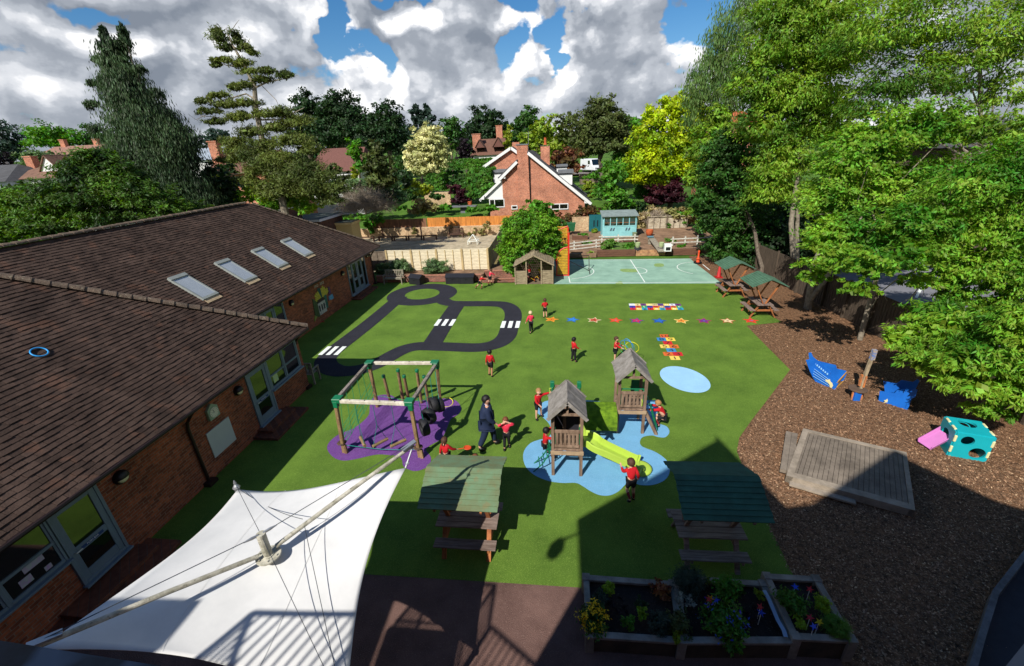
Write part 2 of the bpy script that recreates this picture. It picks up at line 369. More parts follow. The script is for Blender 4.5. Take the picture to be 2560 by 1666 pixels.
M_court = pm('court_surface', '#8aab98', .85, .16, 1.1, bump=.3, bscale=60, two='#789888', spec=.2, speck=(7, .5, '#566c58', .70))
court = [(-.48, 27.44), (9.97, 27.16), G2(1740, 660), G2(1725, 647), G2(1400, 650), (-.6, 33.6)]
struct('court', sheet(ccw(court), .006), M_court)
M_moss = pm('moss_patch', '#7f9a5a', .9, .3, 5)
for k, q in enumerate([[(1540, 707), (1553, 704), (1556, 710.5), (1541, 710.5)], [(1553, 673), (1590, 674), (1592, 681), (1556, 680)], [(1637, 660), (1657, 660), (1658, 667), (1638, 667)]]):
    struct('moss_patch', sheet(ccw(smooth_poly([G2(*p) for p in q], 3)), .0085+.0005*k), M_moss)
M_white = pm('line_paint', '#dfe4de', .8, .15, 6)
def polyline(pts, w, z, name, mat, closed=False):
    m = MB(); pts = [Vector((p[0], p[1], 0)) for p in pts]; n = len(pts); vs = []
    for i, p in enumerate(pts):
        a = pts[(i-1) % n] if (closed or i > 0) else p; b = pts[(i+1) % n] if (closed or i < n-1) else p
        d = (b-a); d = d.normalized() if d.length > 1e-9 else Vector((1,0,0)); r = Vector((-d.y, d.x, 0))*(w/2)
        vs += [(p.x+r.x, p.y+r.y, z), (p.x-r.x, p.y-r.y, z)]
    fs = [(2*i+1, 2*((i+1) % n)+1, 2*((i+1) % n), 2*i) for i in range(n if closed else n-1)]
    m.add(vs, fs); return struct(name, m, mat)
z = .012
def gl(a, b): return [G2(*a), G2(*b)]
polyline([G2(1425, 707.5), (5, 27.52), G2(1800, 706)], .06, z, 'court_line', M_white)
polyline([G2(1422, 693), G2(1425, 707.5)], .06, z+.003, 'court_line', M_white)
polyline([G2(1440, 650.5), G2(1575, 650.5), G2(1730, 648)], .05, z, 'court_line', M_white)
polyline([G2(1576, 650.5), G2(1612, 706.5)], .06, z+.003, 'court_line', M_white)
polyline([G2(1757, 662), G2(1774, 676)], .06, z, 'court_line', M_white)
def arcpx(c, rx, ry, a0, a1): 
    p = G(*c); return [(p.x+rx*math.cos(math.radians(a0+(a1-a0)*i/24)), p.y+ry*math.sin(math.radians(a0+(a1-a0)*i/24))) for i in range(25)]
polyline(arcpx((1424, 679), 1.72, 1.9, -85, 85), .05, z, 'court_line', M_white)
polyline(arcpx((1592, 677), .68, .85, -100, 100), .05, z, 'court_line', M_white)
polyline(arcpx((1750, 671), 1.5, 1.7, 95, 235), .05, z, 'court_line', M_white)
# --- wet-pour road track
M_road = pm('black_rubber', '#27272f', .85, .25, 2, bump=.7, bscale=80, spec=.25, speck=(90, .5, '#4a4a54', .6))
def c6(x, y): return G2(750+x/3.603, 650+y/3.603)
TW = .93
def road(pts, z, closed=False, w=TW): return polyline(smooth_poly([c6(*p) for p in pts], 8, closed), w, z, 'road_track', M_road)
rc = (-8.86, 25.63)
polyline([(rc[0]+1.66*math.cos(2*PI*i/64), rc[1]+1.66*math.sin(2*PI*i/64)) for i in range(64)], 1.13, .014, 'road_track', M_road, True)
road([(905, 335), (640, 560), (330, 800), (262, 862), (228, 915), (255, 965), (330, 1000), (430, 1005), (560, 985), (690, 940), (790, 885), (870, 840), (960, 802), (1080, 780), (1300, 784), (1560, 793), (1700, 780), (1800, 745), (1860, 690), (1885, 620), (1920, 520), (1905, 450), (1840, 408), (1740, 398), (1600, 397), (1400, 396), (1322, 386), (1285, 366)], .018)
road([(1408, 420), (1340, 520), (1190, 762)], .022)
for (cx, cy, dx, vx, vy) in ((1308, 568, 65, 1, 0), (1896, 586, 65, 1, 0), (294, 822, 68, 1, 0)):
    m = MB(); p = Vector((*c6(cx, cy), 0)); a = Vector((*c6(cx-dx, cy), 0)); st = (p-a)
    for k in (-1, 0, 1):
        q = p + st*k; w = .105
        m.add([(q.x-w, q.y-.46, .028), (q.x+w, q.y-.46, .028), (q.x+w, q.y+.46, .028), (q.x-w, q.y+.46, .028)], [(0, 1, 2, 3)])
    struct('zebra_marking', m, M_white)
# --- coloured rubber areas
M_pur = pm('purple_rubber', '#653a80', .8, .12, 2, bump=.9, bscale=80, spec=.35, speck=(60, .6, '#9a72b0', .56))
c2p = lambda x, y: G2(780+x/4.84, 880+y/4.84)
purple = [(185, 1180), (215, 1090), (330, 1000), (480, 940), (600, 860), (690, 760), (700, 650), (740, 560), (840, 524), (960, 530), (1060, 590), (1250, 600), (1480, 575), (1650, 570), (1750, 600), (1805, 680), (1780, 750), (1690, 810), (1650, 880), (1620, 960), (1560, 1060), (1440, 1130), (1380, 1190), (1440, 1280), (1420, 1370), (1330, 1430), (1220, 1445), (1110, 1390), (1090, 1310), (1050, 1265), (950, 1255), (820, 1245), (700, 1262), (540, 1300), (380, 1320), (260, 1280)]
struct('purple_surface', sheet(ccw(smooth_poly([c2p(*p) for p in purple], 4)), .0125), M_pur)
M_blu = pm('blue_rubber', '#6da6cb', .8, .1, 2, bump=.8, bscale=80, spec=.3, speck=(60, .5, '#97c4e0', .56))
cb_ = lambda x, y: G2(1280+x/3.52, 820+y/3.52)
blue = [(98, 1150), (110, 1080), (160, 1020), (230, 990), (320, 965), (345, 900), (320, 840), (270, 790), (215, 740), (240, 690), (330, 640), (650, 640), (900, 660), (1260, 640), (1300, 700), (1270, 770), (1290, 840), (1360, 870), (1385, 920), (1350, 965), (1290, 965), (1230, 950), (1150, 965), (1125, 1010), (1150, 1050), (1250, 1090), (1330, 1140), (1380, 1200), (1385, 1280), (1340, 1345), (1240, 1385), (1120, 1385), (1050, 1350), (1000, 1380), (940, 1440), (860, 1478), (770, 1475), (690, 1440), (620, 1395), (560, 1368), (440, 1368), (320, 1350), (200, 1300), (125, 1230)]
struct('blue_surface', sheet(ccw(smooth_poly([cb_(*p) for p in blue], 4)), .0125), M_blu)
ec = G(1711, 948); ex_ = (G(1771, 956)-G(1652, 940)).length/2
pts = []
for i in range(48):
    a = 2*PI*i/48; pts.append((ec.x+ex_*math.cos(a)*1.0, ec.y+1.0*math.sin(a)-.18*math.cos(a)))
struct('blue_oval_surface', sheet(ccw(pts), .013), pm('pale_blue_rubber', '#94c2e2', .8, .08, 2, bump=.6, bscale=80, speck=(60, .4, '#b8d8ee', .58)))
# --- garden ground behind the court, raised beds, gravel yard
M_soil = pm('garden_soil', '#8a6e58', .95, .35, 1.5, bump=.8, bscale=30, two='#64503f', spec=.1, speck=(20, .4, '#a89478', .62))
m = MB(); m.bx(-.9, 13.5, 35.2, 45.4, -.1, .38); struct('garden_path', m, M_soil)
M_gravel = pm('gravel', '#b6a88e', .95, .2, 1.5, bump=.6, bscale=60, two='#8a7f66', speck=(30, .4, '#6a6450', .62))
struct('gravel_yard', sheet(ccw([(-25, 31.0), (-5.7, 31.0), (-5.7, 45.3), (-25, 45.3)]), .05), M_gravel)
m = MB(); m.bx(-13.0, -5.4, 28.62, 31.6, 0, .38); m.bx(-5.4, -3.2, 29.6, 31.6, 0, .38); struct('raised_bed_soil', m, M_soil)
struct('side_path', sheet(ccw([(-5.6, 31.6), (-2.6, 31.6), (-2.6, 44), (-5.6, 44)]), .03), pm('dry_grass', '#77693f', .95, .3, 2, bump=.5))
m = MB(); a = G(1588, 636, .4); m.bx(4.25, 6.3, 35.25, 38.2, .3, .43); struct('small_lawn', m, pm('lawn_strip', '#55722c', .9, .3, 3, bump=.8, bscale=60))
struct('neighbour_lawn', sheet(ccw([(-14, 47), (-7, 47), (-7, 60), (-14, 60)]), 1.2), M_lawn) if False else None
# ============================================================ SCHOOL BUILDING (left)
M_brick = brickmat('school_brick', '#a0583a', '#68382a', '#85705f')
M_tile = pm('roof_tile', '#4a3b33', .85, .3, 1.4, bump=.5, bscale=30, two='#342822', spec=.2, island=.24, speck=(2.2, .22, '#7a5440', .60))
M_ridge = pm('ridge_tile', '#6a5a4c', .9, .4, 4, bump=.7, bscale=30, two='#4d4238', speck=(14, .5, '#97907a', .6))
M_frame = pm('grey_blue_frame', '#6d7f8c', .5, .12, 3, spec=.4)
M_glass = glassmat('window_glass', '#10150f')
M_black = pm('black_plastic', '#15151a', .45, .2, 4, spec=.4)
M_dkbrown = pm('dark_brown_paint', '#2a1c19', .5, .2, 4, spec=.4)
M_paper = pm('paper', '#d8dadd', .8, .05); M_steel = pm('steel', '#b5b8ba', .35, .15, metal=.7)
M_cream = pm('lamp_cream', '#d8d2ac', .4, .05)
EX1, EX2, EZ = -9.4, -12.52, 2.55; SL = .7; RX = -17.65
SB = empty('school_building', (-13, 12, 0), 'low brick school building with a brown tiled roof, grey blue doors and four skylights', 'building')
m = MB()
m.bx(-24, -9.9, -3, 13.9, 0, 2.62); m.bx(-24, -13.1, 13.9, 28.2, 0, 2.62)
m.build('wall', M_brick, SB)
ns = Vector((SL, 0, 1)).normalized(); us = Vector((-1, 0, SL)).normalized()
def tiles(ex, y0f, y1f, zmax, name, seed, ext=.13, tw=.2):
    """courses of single tiles on a slope rising towards -x"""
    r = random.Random(seed); m = MB(); nc = int((zmax-EZ)/us.z/ext)
    # dark underlay closes the gaps
    for c in range(nc):
        s0 = c*ext; p0 = Vector((ex, 0, EZ)) + us*(s0-.03); off = (c % 2)*tw/2 + r.uniform(-.02, .02)
        xa = ex - (s0+ext)*abs(us.x); ya, yb = y0f(s0*abs(us.x)), y1f(s0*abs(us.x))
        k0 = int((ya-off)/tw)-1; k1 = int((yb-off)/tw)+1
        for k in range(k0, k1):
            a = off+k*tw+.003+r.uniform(-.003, .003); b = a+tw-.007
            if b < ya or a > yb: continue
            a = max(a, ya); b = min(b, yb); j = r.uniform(-.010, .010); h = .030+r.uniform(-.005, .009)
            q0 = p0 + us*(j) ; q1 = p0 + us*(ext+.05)
            t1 = .004
            A = [q0+ns*h, q1+ns*(t1+.004), q0-ns*.004]
            vs = [(A[0].x, a, A[0].z), (A[0].x, b, A[0].z), (A[1].x, b, A[1].z), (A[1].x, a, A[1].z), (A[2].x, a, A[2].z), (A[2].x, b, A[2].z)]
            m.add(vs, [(0, 1, 2, 3), (4, 5, 1, 0), (4, 0, 3), (5, 2, 1)])
    return m.build(name, M_tile, SB)
m = MB()      # solid roofs under the tiles
x1 = RX; zr = EZ+SL*(EX2-RX); yr = 28.75-(EX2-RX)
def P3(x, y, z): return (x, y, z-.012)
m.add([P3(EX2, 9, EZ), P3(EX2, 28.75, EZ), P3(RX, yr, zr), P3(RX, -4, zr), P3(EX2, -4, EZ), P3(-22.8, 28.75, EZ), P3(-22.8, -4, EZ)], [(4, 1, 2, 3), (1, 5, 2), (5, 6, 3, 2), (4, 6, 5, 1)])
m.add([P3(EX1, 13.95, EZ), P3(EX1, -4, EZ), P3(-16, -4, EZ+SL*6.6), P3(-16, 7.35, EZ+SL*6.6), P3(-16, 13.95, EZ)], [(0, 3, 2, 1), (0, 4, 3), (0, 1, 2, 4)])
m.build('roof_underlay', M_dkbrown, SB)
tiles(EX2, lambda d: 8.5 if d < 3 else 1.0, lambda d: 28.75-d, zr, 'roof', 3)
tiles(EX1, lambda d: -3.0, lambda d: 13.95-d, EZ+SL*6.4, 'roof', 4)
# end hip of the far roof, facing away: simple tiled slope
def ridgerow(a, b, name, r=.12, L=.36):
    a = Vector(a); b = Vector(b); d = (b-a); n = int(d.length/L); d.normalize(); m = MB(); rr = random.Random(len(name)+n)
    side = d.cross(Vector((0, 0, 1))).normalized(); up = side.cross(d)
    for i in range(n):
        p = a+d*(i*L); q = p+d*(L+.05); k = 7; vs = []
        for e, (c, R) in enumerate(((p, r*1.13), (q, r*.9))):
            o = rr.uniform(-.008, .008)
            for j in range(k):
                t = PI*j/(k-1); vs.append(c+side*(R*math.cos(t))+up*(R*.75*math.sin(t)+o-.01))
        fs = [(j, j+1, k+j+1, k+j) for j in range(k-1)]+[tuple(range(k-1, -1, -1)), tuple(range(k, 2*k))]
        m.add(vs, fs)
    return m.build(name, M_ridge, SB)
ridgerow((RX, -4, zr+.04), (RX, yr, zr+.04), 'ridge_tiles')
ridgerow((EX2, 28.72, EZ+.05), (RX, yr, zr+.05), 'hip_tiles', .10, .3)
ridgerow((EX1, 13.92, EZ+.05), (-16, 7.35, EZ+SL*6.6+.05), 'hip_tiles', .13, .33)
def gutter(ex, y0, y1):
    m = MB(); m.bx(ex-.10, ex-.08, y0, y1, EZ-.18, EZ-.02); n = 24
    m.tube([(ex+.035, y0, EZ-.05), (ex+.035, y1, EZ-.05)], .055, 8); m.bx(ex-.5, ex-.101, y0, y1, EZ-.19, EZ-.16)
    return m.build('gutter', M_dkbrown, SB)
gutter(EX1, -4, 13.9); gutter(EX2, 14.0, 28.6)
m = MB(); m.bx(-13.05, EX1-.05, 13.9, 14.0, EZ-.18, EZ-.03); m.build('fascia', M_dkbrown, SB)
for (x, y) in ((-9.84, 8.53), (-13.02, 28.1), (-9.95, 13.8)):
    m = MB(); m.tube([(x+.38, y, EZ-.1), (x+.3, y, EZ-.2), (x+.05, y, EZ-.5), (x, y, EZ-.7), (x, y, .12)], .042, 8); m.box((x+.02, y, .06), (.26, .30, .12), mi=0); m.build('downpipe', M_dkbrown, SB)
# windows and doors: unit on plane x, spanning y
def unit(x, y0, y1, z0, z1, cols, name, rows=None, doors=(), fw=.07, sill=True):
    """frame with glazing columns; cols = y-splits, doors = indices built as door leaves"""
    o = MB(); X0, X1 = x-.03, x+.05
    ys = [y0]+list(cols)+[y1]
    for y in ys: o.bx(X0, X1, y-fw/2, y+fw/2, z0, z1)
    for a, b in zip(ys[:-1], ys[1:]):
        o.bx(X0, X1-.002, a+fw/2, b-fw/2, z1-fw, z1); o.bx(X0, X1-.002, a+fw/2, b-fw/2, z0, z0+fw)
    if sill: o.bx(X0, x+.13, y0-.06, y1+.06, z0-.05, z0-.001)
    fr = o.build(name, M_frame, SB, bevel=.006)
    for i, (a, b) in enumerate(zip(ys[:-1], ys[1:])):
        a += fw/2; b -= fw/2
        if i in doors:
            dl = MB(); zb, zt = z0+fw, z1-fw; s = .12; X2 = x+.035; zm = zb+(zt-zb)*.42
            for yy0, yy1, q0, q1 in ((a, a+s, zb, zt), (b-s, b, zb, zt), (a+s, b-s, zb, zb+.2), (a+s, b-s, zt-.14, zt), (a+s, b-s, zm-.1, zm+.06)): dl.bx(x-.02, X2, yy0, yy1, q0, q1)
            lf = dl.build('door', M_frame, SB, bevel=.005)
            gm = MB(); gm.bx(x-.01, x+.012, a+s, b-s, zb+.2, zm-.1); gm.bx(x-.01, x+.012, a+s, b-s, zm+.06, zt-.14); gm.build('pane', M_glass, lf)
            hm = MB(); hm.tube([(X2, a+.06, zm-.02), (X2+.06, a+.06, zm-.02), (X2+.06, a+.18, zm-.02)], .012, 6); hm.build('handle', M_steel, lf)
            if name != 'far_frame':
                sg = MB(); sg.bx(X2+.001, X2+.004, a+.2, b-.2, zm-.07, zm-.005); sg.build('notice', pm('sign_blue', '#22407a', .6, .05), lf)
                textmesh('PUSH BAR', .055, M_paper, Matrix(((0, 0, 1), (1, 0, 0), (0, 1, 0))), (X2+.006, (a+b)/2, zm-.037), 'notice_text', lf)
        else:
            gm = MB(); zr_ = [z0+fw]+([rows] if rows else [])+[z1-fw]
            gm.bx(x-.01, x+.012, a, b, z0+fw, z1-fw); gm.build('pane', M_glass, fr)
            bar = MB()
            if rows:
                bar.bx(x, x+.04, a, b, rows-.03, rows+.03)
            bar.bx(x, x+.03, a, a+.04, z0+fw, z1-fw); bar.bx(x, x+.03, b-.04, b, z0+fw, z1-fw); bar.build('casement', M_frame, fr)
    return fr
WX = -9.9
w1 = unit(WX, 5.22, 6.15, .32, 2.25, [], 'door_frame', doors=(0,))
w2 = unit(WX, 2.2, 5.18, 1.1, 2.25, [3.2, 4.2], 'window', rows=1.62)
w3 = unit(WX, 10.95, 11.86, .24, 2.18, [], 'door_frame', doors=(0,))
w4 = unit(WX, 11.92, 13.66, 1.05, 2.18, [12.8], 'window', rows=1.52)
FX = -13.1
w5 = unit(FX, 15.9, 17.95, .2, 2.25, [16.55, 17.25], 'far_frame', doors=(0, 1))
w6 = unit(FX, 24.65, 27.15, .25, 2.28, [25.2, 25.95, 26.65], 'far_frame', doors=(1, 2))
# papers and toys seen behind the near window
m = MB(); pr = random.Random(5)
for (y, zz, w, h) in ((4.75, 1.52, .34, .13), (4.55, 1.32, .2, .16), (4.9, 1.25, .12, .1), (3.7, 1.3, .3, .2), (3.9, 1.85, .25, .18)):
    m = MB(); m.bx(WX+.013, WX+.016, y-w/2, y+w/2, zz-h/2, zz+h/2); m.build('poster', pm('window_paper', '#9fb0a8', .8, .3, 12, two='#b48fc0'), w2)
m = MB(); m.bx(WX+.013, WX+.016, 12.1, 12.35, 1.2, 1.5); m.build('poster', pm('window_paper_two', '#8fb8a0', .8, .3, 12, two='#c8d070'), w4)
def lamp(x, y, z, r=.15):
    o = MB(); R = Matrix.Rotation(PI/2, 3, 'Y')
    o.lathe((x, y, z), [(r, 0), (r*1.02, .05), (r*.9, .09)], 18, rot=R); 
    vs = MB(); n = 16
    for i in range(n):      # hood over the upper half
        pass
    b = o.build('wall_lamp', M_black, SB, smooth=False)
    d = MB(); d.lathe((x+.09, y, z), [(r*.84, 0), (r*.7, .03), (r*.4, .05), (.01, .055)], 18, rot=R); d.build('diffuser', M_cream, b, smooth=True)
    h = MB(); pts = []
    for j in range(7):
        e = j/6*PI/2
        for i in range(11):
            a = PI*i/10; rr = r*1.03*math.cos(e); pts.append((x+.06+.12*math.sin(e), y+rr*math.cos(a), z+rr*math.sin(a)))
    h.add(pts, [(j*11+i, j*11+i+1, (j+1)*11+i+1, (j+1)*11+i) for j in range(6) for i in range(10)]); h.build('hood', M_black, b, smooth=True)
lamp(-9.9, 6.66, 1.9, .16); lamp(-9.9, 10.5, 1.86, .15); lamp(-13.1, 18.6, 1.9, .15); lamp(-13.1, 23.95, 1.9, .15); lamp(-13.1, 27.6, 2.12, .12); lamp(-13.1, 27.95, 2.05, .1)
# skylights on the far slope
def skylight(y):
    P0 = lambda x, yy, h: Vector((x, yy, EZ+SL*(EX2-x)))+ns*h
    xa, xb = -14.98, -13.76; y0, y1 = y-.41, y+.41
    m = MB()
    def strip(xs, ys, h0, h1):
        q = [P0(xs[0], ys[0], h1), P0(xs[0], ys[1], h1), P0(xs[1], ys[1], h1), P0(xs[1], ys[0], h1)]
        b = [P0(xs[0], ys[0], h0), P0(xs[0], ys[1], h0), P0(xs[1], ys[1], h0), P0(xs[1], ys[0], h0)]
        m.add(q+b, [(0,3,2,1),(0,1,5,4),(1,2,6,5),(2,3,7,6),(3,0,4,7)])
    strip((xa, xa+.13), (y0, y1), 0, .13); strip((xb-.09, xb), (y0, y1), 0, .10); strip((xa+.13, xb-.09), (y0, y0+.07), 0, .1); strip((xa+.13, xb-.09), (y1-.07, y1), 0, .1)
    f = m.build('skylight', pm('skylight_frame', '#8c918c', .5, .15, 5, spec=.4), SB)
    g = MB(); g.slab([P0(xb-.09, y0+.07, .085), P0(xb-.09, y1-.07, .085), P0(xa+.13, y1-.07, .085), P0(xa+.13, y0+.07, .085)], .02); g.build('pane', glassmat('skylight_glass', '#a4aaae', .04), f)
    a = MB(); a.slab([P0(xb+.16, y0+.02, .05), P0(xb+.16, y1-.02, .05), P0(xb, y1-.02, .06), P0(xb, y0+.02, .06)], .012); a.build('flashing', pm('lead_flashing', '#b59f7e', .7, .3, 8), f)
for y in (14.85, 17.27, 19.7, 22.1): skylight(y)
# small flat-roofed sheds behind the hip
def flat_shed(x, y, w, d, z0, h, label, wallc, fas, name='outbuilding', cat='outbuilding', base=0):
    e = empty(name, (x, y, base), label, cat)
    m = MB(); m.bx(x-w/2, x+w/2, y-d/2, y+d/2, base, h-.22); m.build('wall', wallc, e)
    m = MB(); m.bx(x-w/2-.1, x+w/2+.1, y-d/2-.1, y+d/2+.1, h-.218, h-.03); m.build('fascia', fas, e)
    m = MB(); m.bx(x-w/2-.05, x+w/2+.05, y-d/2-.05, y+d/2+.05, h-.028, h); m.build('roof', pm('grey_felt', '#5f665a', .95, .3, 2, bump=.5), e)
    return e
p = AY(665, 540, 32); flat_shed(p.x-.9, 33.5, 4.0, 3.0, 0, p.z+.55, 'dark brick outbuilding with a thin white roof edge behind the roof hip', brickmat('dark_brick', '#5a3a32', '#3f2a26', '#6a5a50'), M_white)
p = AY(770, 560, 34); flat_shed(p.x-1.3, 36, 4.6, 4.0, 0, p.z+.35, 'flat grey roofed outbuilding with a broad pale blue white fascia', MATS['dark_brick'], pm('pale_fascia', '#c3cbd8', .6, .1))
p = AY(855, 585, 36); e = flat_shed(p.x, 37.3, 1.5, 1.6, 0, p.z+.9, 'pale yellow timber shed at the end of the gravel yard', pm('pale_yellow_timber', '#c4b07a', .8, .15, 5, stretch=(1, 1, 8)), pm('pale_yellow_timber2', '#d0bd88', .8, .15), name='timber_shed', cat='shed')
# things on the wall
def star(n, R, r, a0=PI/2): return [((R if i % 2 == 0 else r)*math.cos(a0+PI*i/n), (R if i % 2 == 0 else r)*math.sin(a0+PI*i/n)) for i in range(2*n)]
e = empty('wall_clock', (-9.88, 9.4, 1.85), 'pale green house shaped clock on the brick wall above the white board', 'clock')
XP = Matrix(((0, 0, 1, 0), (1, 0, 0, 0), (0, 1, 0, 0), (0, 0, 0, 1)))     # xy outline -> wall facing +x (y, z), depth x
def XM(x, y, z): return Matrix.Translation((x, y, z)) @ XP
m = MB(); m.prism([(-.19, -.2), (.19, -.2), (.19, .12), (0, .27), (-.19, .12)], 0, .09, mat=XM(-9.895, 9.4, 1.82)); m.build('case', pm('clock_green', '#8fa58c', .6, .1), e, bevel=.01)
m = MB(); m.lathe((-9.80, 9.4, 1.81), [(.145, 0), (.15, .012)], 24, rot=Matrix.Rotation(PI/2, 3, 'Y')); f = m.build('dial', pm('dial', '#d4d6c2', .5, .05), e)
m = MB()
for i in range(12):
    a = PI*i/6; m.box((-9.786, 9.4+.12*math.sin(a), 1.81+.12*math.cos(a)), (.004, .012, .012))
m.beam((-9.783, 9.4, 1.81), (-9.783, 9.4-.075, 1.83), .012, .004); m.beam((-9.783, 9.4, 1.81), (-9.783, 9.4-.03, 1.91), .01, .004); m.build('hands', M_black, f)
e = empty('white_board', (-9.88, 9.42, .5), 'blank white board fixed to the brick wall below the clock', 'board')
m = MB(); m.bx(-9.895, -9.87, 8.99, 9.87, .52, 1.34); m.build('panel', pm('board_white', '#b9c0c0', .5, .04, 2), e)
# mosaic
e = empty('wall_mosaic', (-13.08, 21.3, .9), 'colourful mosaic of a yellow tree and white house on the far brick wall', 'mosaic')
def mosaic(name, pts, col, dx):
    m = MB(); m.prism(pts, 0, .02+dx, mat=XM(-13.095, 0, 0)); m.build(name, pm('mos_'+name+col, col, .5, .5, 14), e)
cy0, cz0 = 21.35, 1.1
for i in range(13):
    a = math.radians(22+i*11.5); a2 = a+math.radians(9); R = .72+.06*math.sin(i*2.1)
    mosaic('leaf', [(cy0+.22*math.cos(a), cz0+.15*math.sin(a)), (cy0+1.12*R*math.cos(a), cz0+R*math.sin(a)), (cy0+1.12*R*math.cos(a2), cz0+R*math.sin(a2)), (cy0+.22*math.cos(a2), cz0+.15*math.sin(a2))][::-1], '#c9c04a' if i not in (6, 7) else '#1f5a5c', .002*(i % 3))
mosaic('tree_trunk', [(21.5, .55), (21.75, .55), (21.75, 1.3), (21.5, 1.3)], '#2a6a60', .012)
mosaic('white_house', [(20.75, .42), (21.5, .42), (21.5, 1.1), (20.75, 1.1)], '#b8b9b4', .018)
mosaic('house_roof', [(20.68, 1.09), (21.56, 1.09), (21.4, 1.27), (20.85, 1.27)], '#3a3030', .024)
for y in (20.85, 21.1, 21.33): mosaic('house_window', [(y-.06, .62), (y+.06, .62), (y+.06, .95), (y-.06, .95)], '#2c3038', .026)
mosaic('foliage', [(20.3, .55), (20.7, .35), (20.74, 1.2), (20.4, 1.5)], '#44583a', .015)
mosaic('foliage', [(20.12, .3), (20.45, .45), (20.35, .65), (20.2, .5)], '#8f9a4a', .014)
mosaic('pond', [(21.95, .8), (22.45, .85), (22.4, 1.12), (22.0, 1.1)], '#5c9cc4', .016)
mosaic('animal', [(21.7, .6), (22.2, .75), (22.1, .9), (21.8, .85)], '#a8623a', .018)
mosaic('flower', [(22.05, 1.15), (22.3, 1.2), (22.25, 1.6), (22.1, 1.6)], '#5a3a6a', .013)
RW = Matrix(((0, 0, 1), (1, 0, 0), (0, 1, 0)))
t = textmesh('1912 - 2012', .21, pm('mosaic_white', '#c9c6ba', .6, .1), RW, (-13.085, 21.32, 1.99), 'date_lettering', None, .006)
t['label'] = 'white date lettering 1912 - 2012 above the mosaic on the brick wall'; t['category'] = 'lettering'
# brick steps at the doors
M_step = brickmat('step_brick', '#7a4630', '#53342a', '#5a4c42', patch=1)
def steps(x0, x1, y0, y1, label):
    e = empty('door_step', ((x0+x1)/2, (y0+y1)/2, 0), label, 'step')
    m = MB(); m.bx(x0, x1, y0, y1, 0, .10); m.build('lower_step', M_step, e, bevel=.008)
    m = MB(); m.bx(x0, x1-.32, y0+.25, y1-.25, .10, .2); m.build('upper_step', M_step, e, bevel=.008)
steps(-9.9, -9.0, 4.4, 6.6, 'long red brick step below the nearest door')
steps(-9.9, -9.05, 10.5, 12.35, 'red brick step below the door right of the white board')
steps(-13.1, -12.45, 24.5, 27.2, 'shallow brick step below the double doors at the far end')
# hoop on the roof
p = Vector((-12.07, 7.81, EZ+SL*(EX1+12.07)))+ns*.05
m = MB(); m.ring(p, .145, .016, axis=ns, n=32); tag(m.build('toy_hoop', pm('hoop_blue', '#2f9be0', .4, .05), smooth=True), 'small bright blue ring lying on the brown roof tiles', 'hoop')
# brick litter / toy on turf near wall
p = G(793, 805); m = MB(); m.tube([(p.x-.25, p.y+.12, .05), (p.x+.05, p.y, .06), (p.x+.5, p.y-.12, .04)], [.05, .045, .015], 8); tag(m.build('toy_bat', pm('toy_red', '#b3202a', .5, .05), smooth=True), 'red plastic bat lying on shaded turf near the mosaic', 'toy bat')
# ============================================================ THE BUILDING BEHIND THE CAMERA (casts the gabled shadow)
sx_, sy_ = sdir.x/-sdir.z, sdir.y/-sdir.z
TB = empty('tall_school_building', (-1, -4, 0), 'tall gabled brick building whose ledge shows dark at the bottom left corner', 'building')
YF = -1.5
def Fp(x, y, yf=YF): zz = (y-yf)/sy_; return (x-sx_*zz, zz)
prof = [(-3.85, 0), Fp(.50, 6.4), Fp(.38, 7.9), Fp(4.60, 11.15), Fp(4.68, 11.45), Fp(4.76, 11.15), Fp(5.45, 8.6), Fp(6.1, 8.75), Fp(9.22, 10.89), Fp(10.4, 9.1), Fp(11.5, 8.4), (14.5, 9.0), (14.5, 0)]
m = MB(); m.yprism(prof, -10, YF); m.build('gable_wall', M_brick, TB)
m = MB(); m.bx(-14, -6.8, -9, -.55, 0, 7.1); m.build('side_wing', M_brick, TB)
m = MB(); m.bx(-6.795, -3.86, -9, YF-.05, 0, 5.6); m.build('link_wall', M_brick, TB)
m = MB(); m.bx(-6.1, -4.7, -1.45, -.5, 5.74, 5.86); m.build('landing', M_dkbrown, TB)
M_rail = pm('railing_metal', '#33363a', .5, .1, spec=.4)
def railing(a, b, n, name='railing'):
    a = Vector(a); b = Vector(b); m = MB(); m.beam(a, b, .05, .05); lo = Vector((0, 0, -.92)); m.beam(a+lo, b+lo, .04, .04)
    for i in range(n+1):
        p = a.lerp(b, i/n); m.beam(p, p+lo*1.05, .022 if 0 < i < n else .05)
    m.build(name, M_rail, TB)
railing((-6.05, -.5, 6.87), (-4.7, -.5, 6.87), 11)
railing((-4.7, -.5, 6.87), (-4.7, -1.45, 6.87), 8)
railing((-6.05, -.5, 6.87), (-6.05, -1.45, 6.87), 8)
railing((-4.66, -1.35, 6.87), (-3.2, -1.35, 6.1), 10)
m = MB(); p = Fp(.02, 6.9); m.tube([(p[0]+.25, YF+.02, p[1]+.45), (p[0]+.1, YF+.05, p[1]+.55), (p[0]-.12, YF+.1, p[1]+.3)], .03, 6); m.lathe((p[0]-.14, YF+.12, p[1]+.05), [(.13, -.22), (.17, 0), (.1, .2), (.03, .25)], 12); m.build('bracket_lamp', M_black, TB)
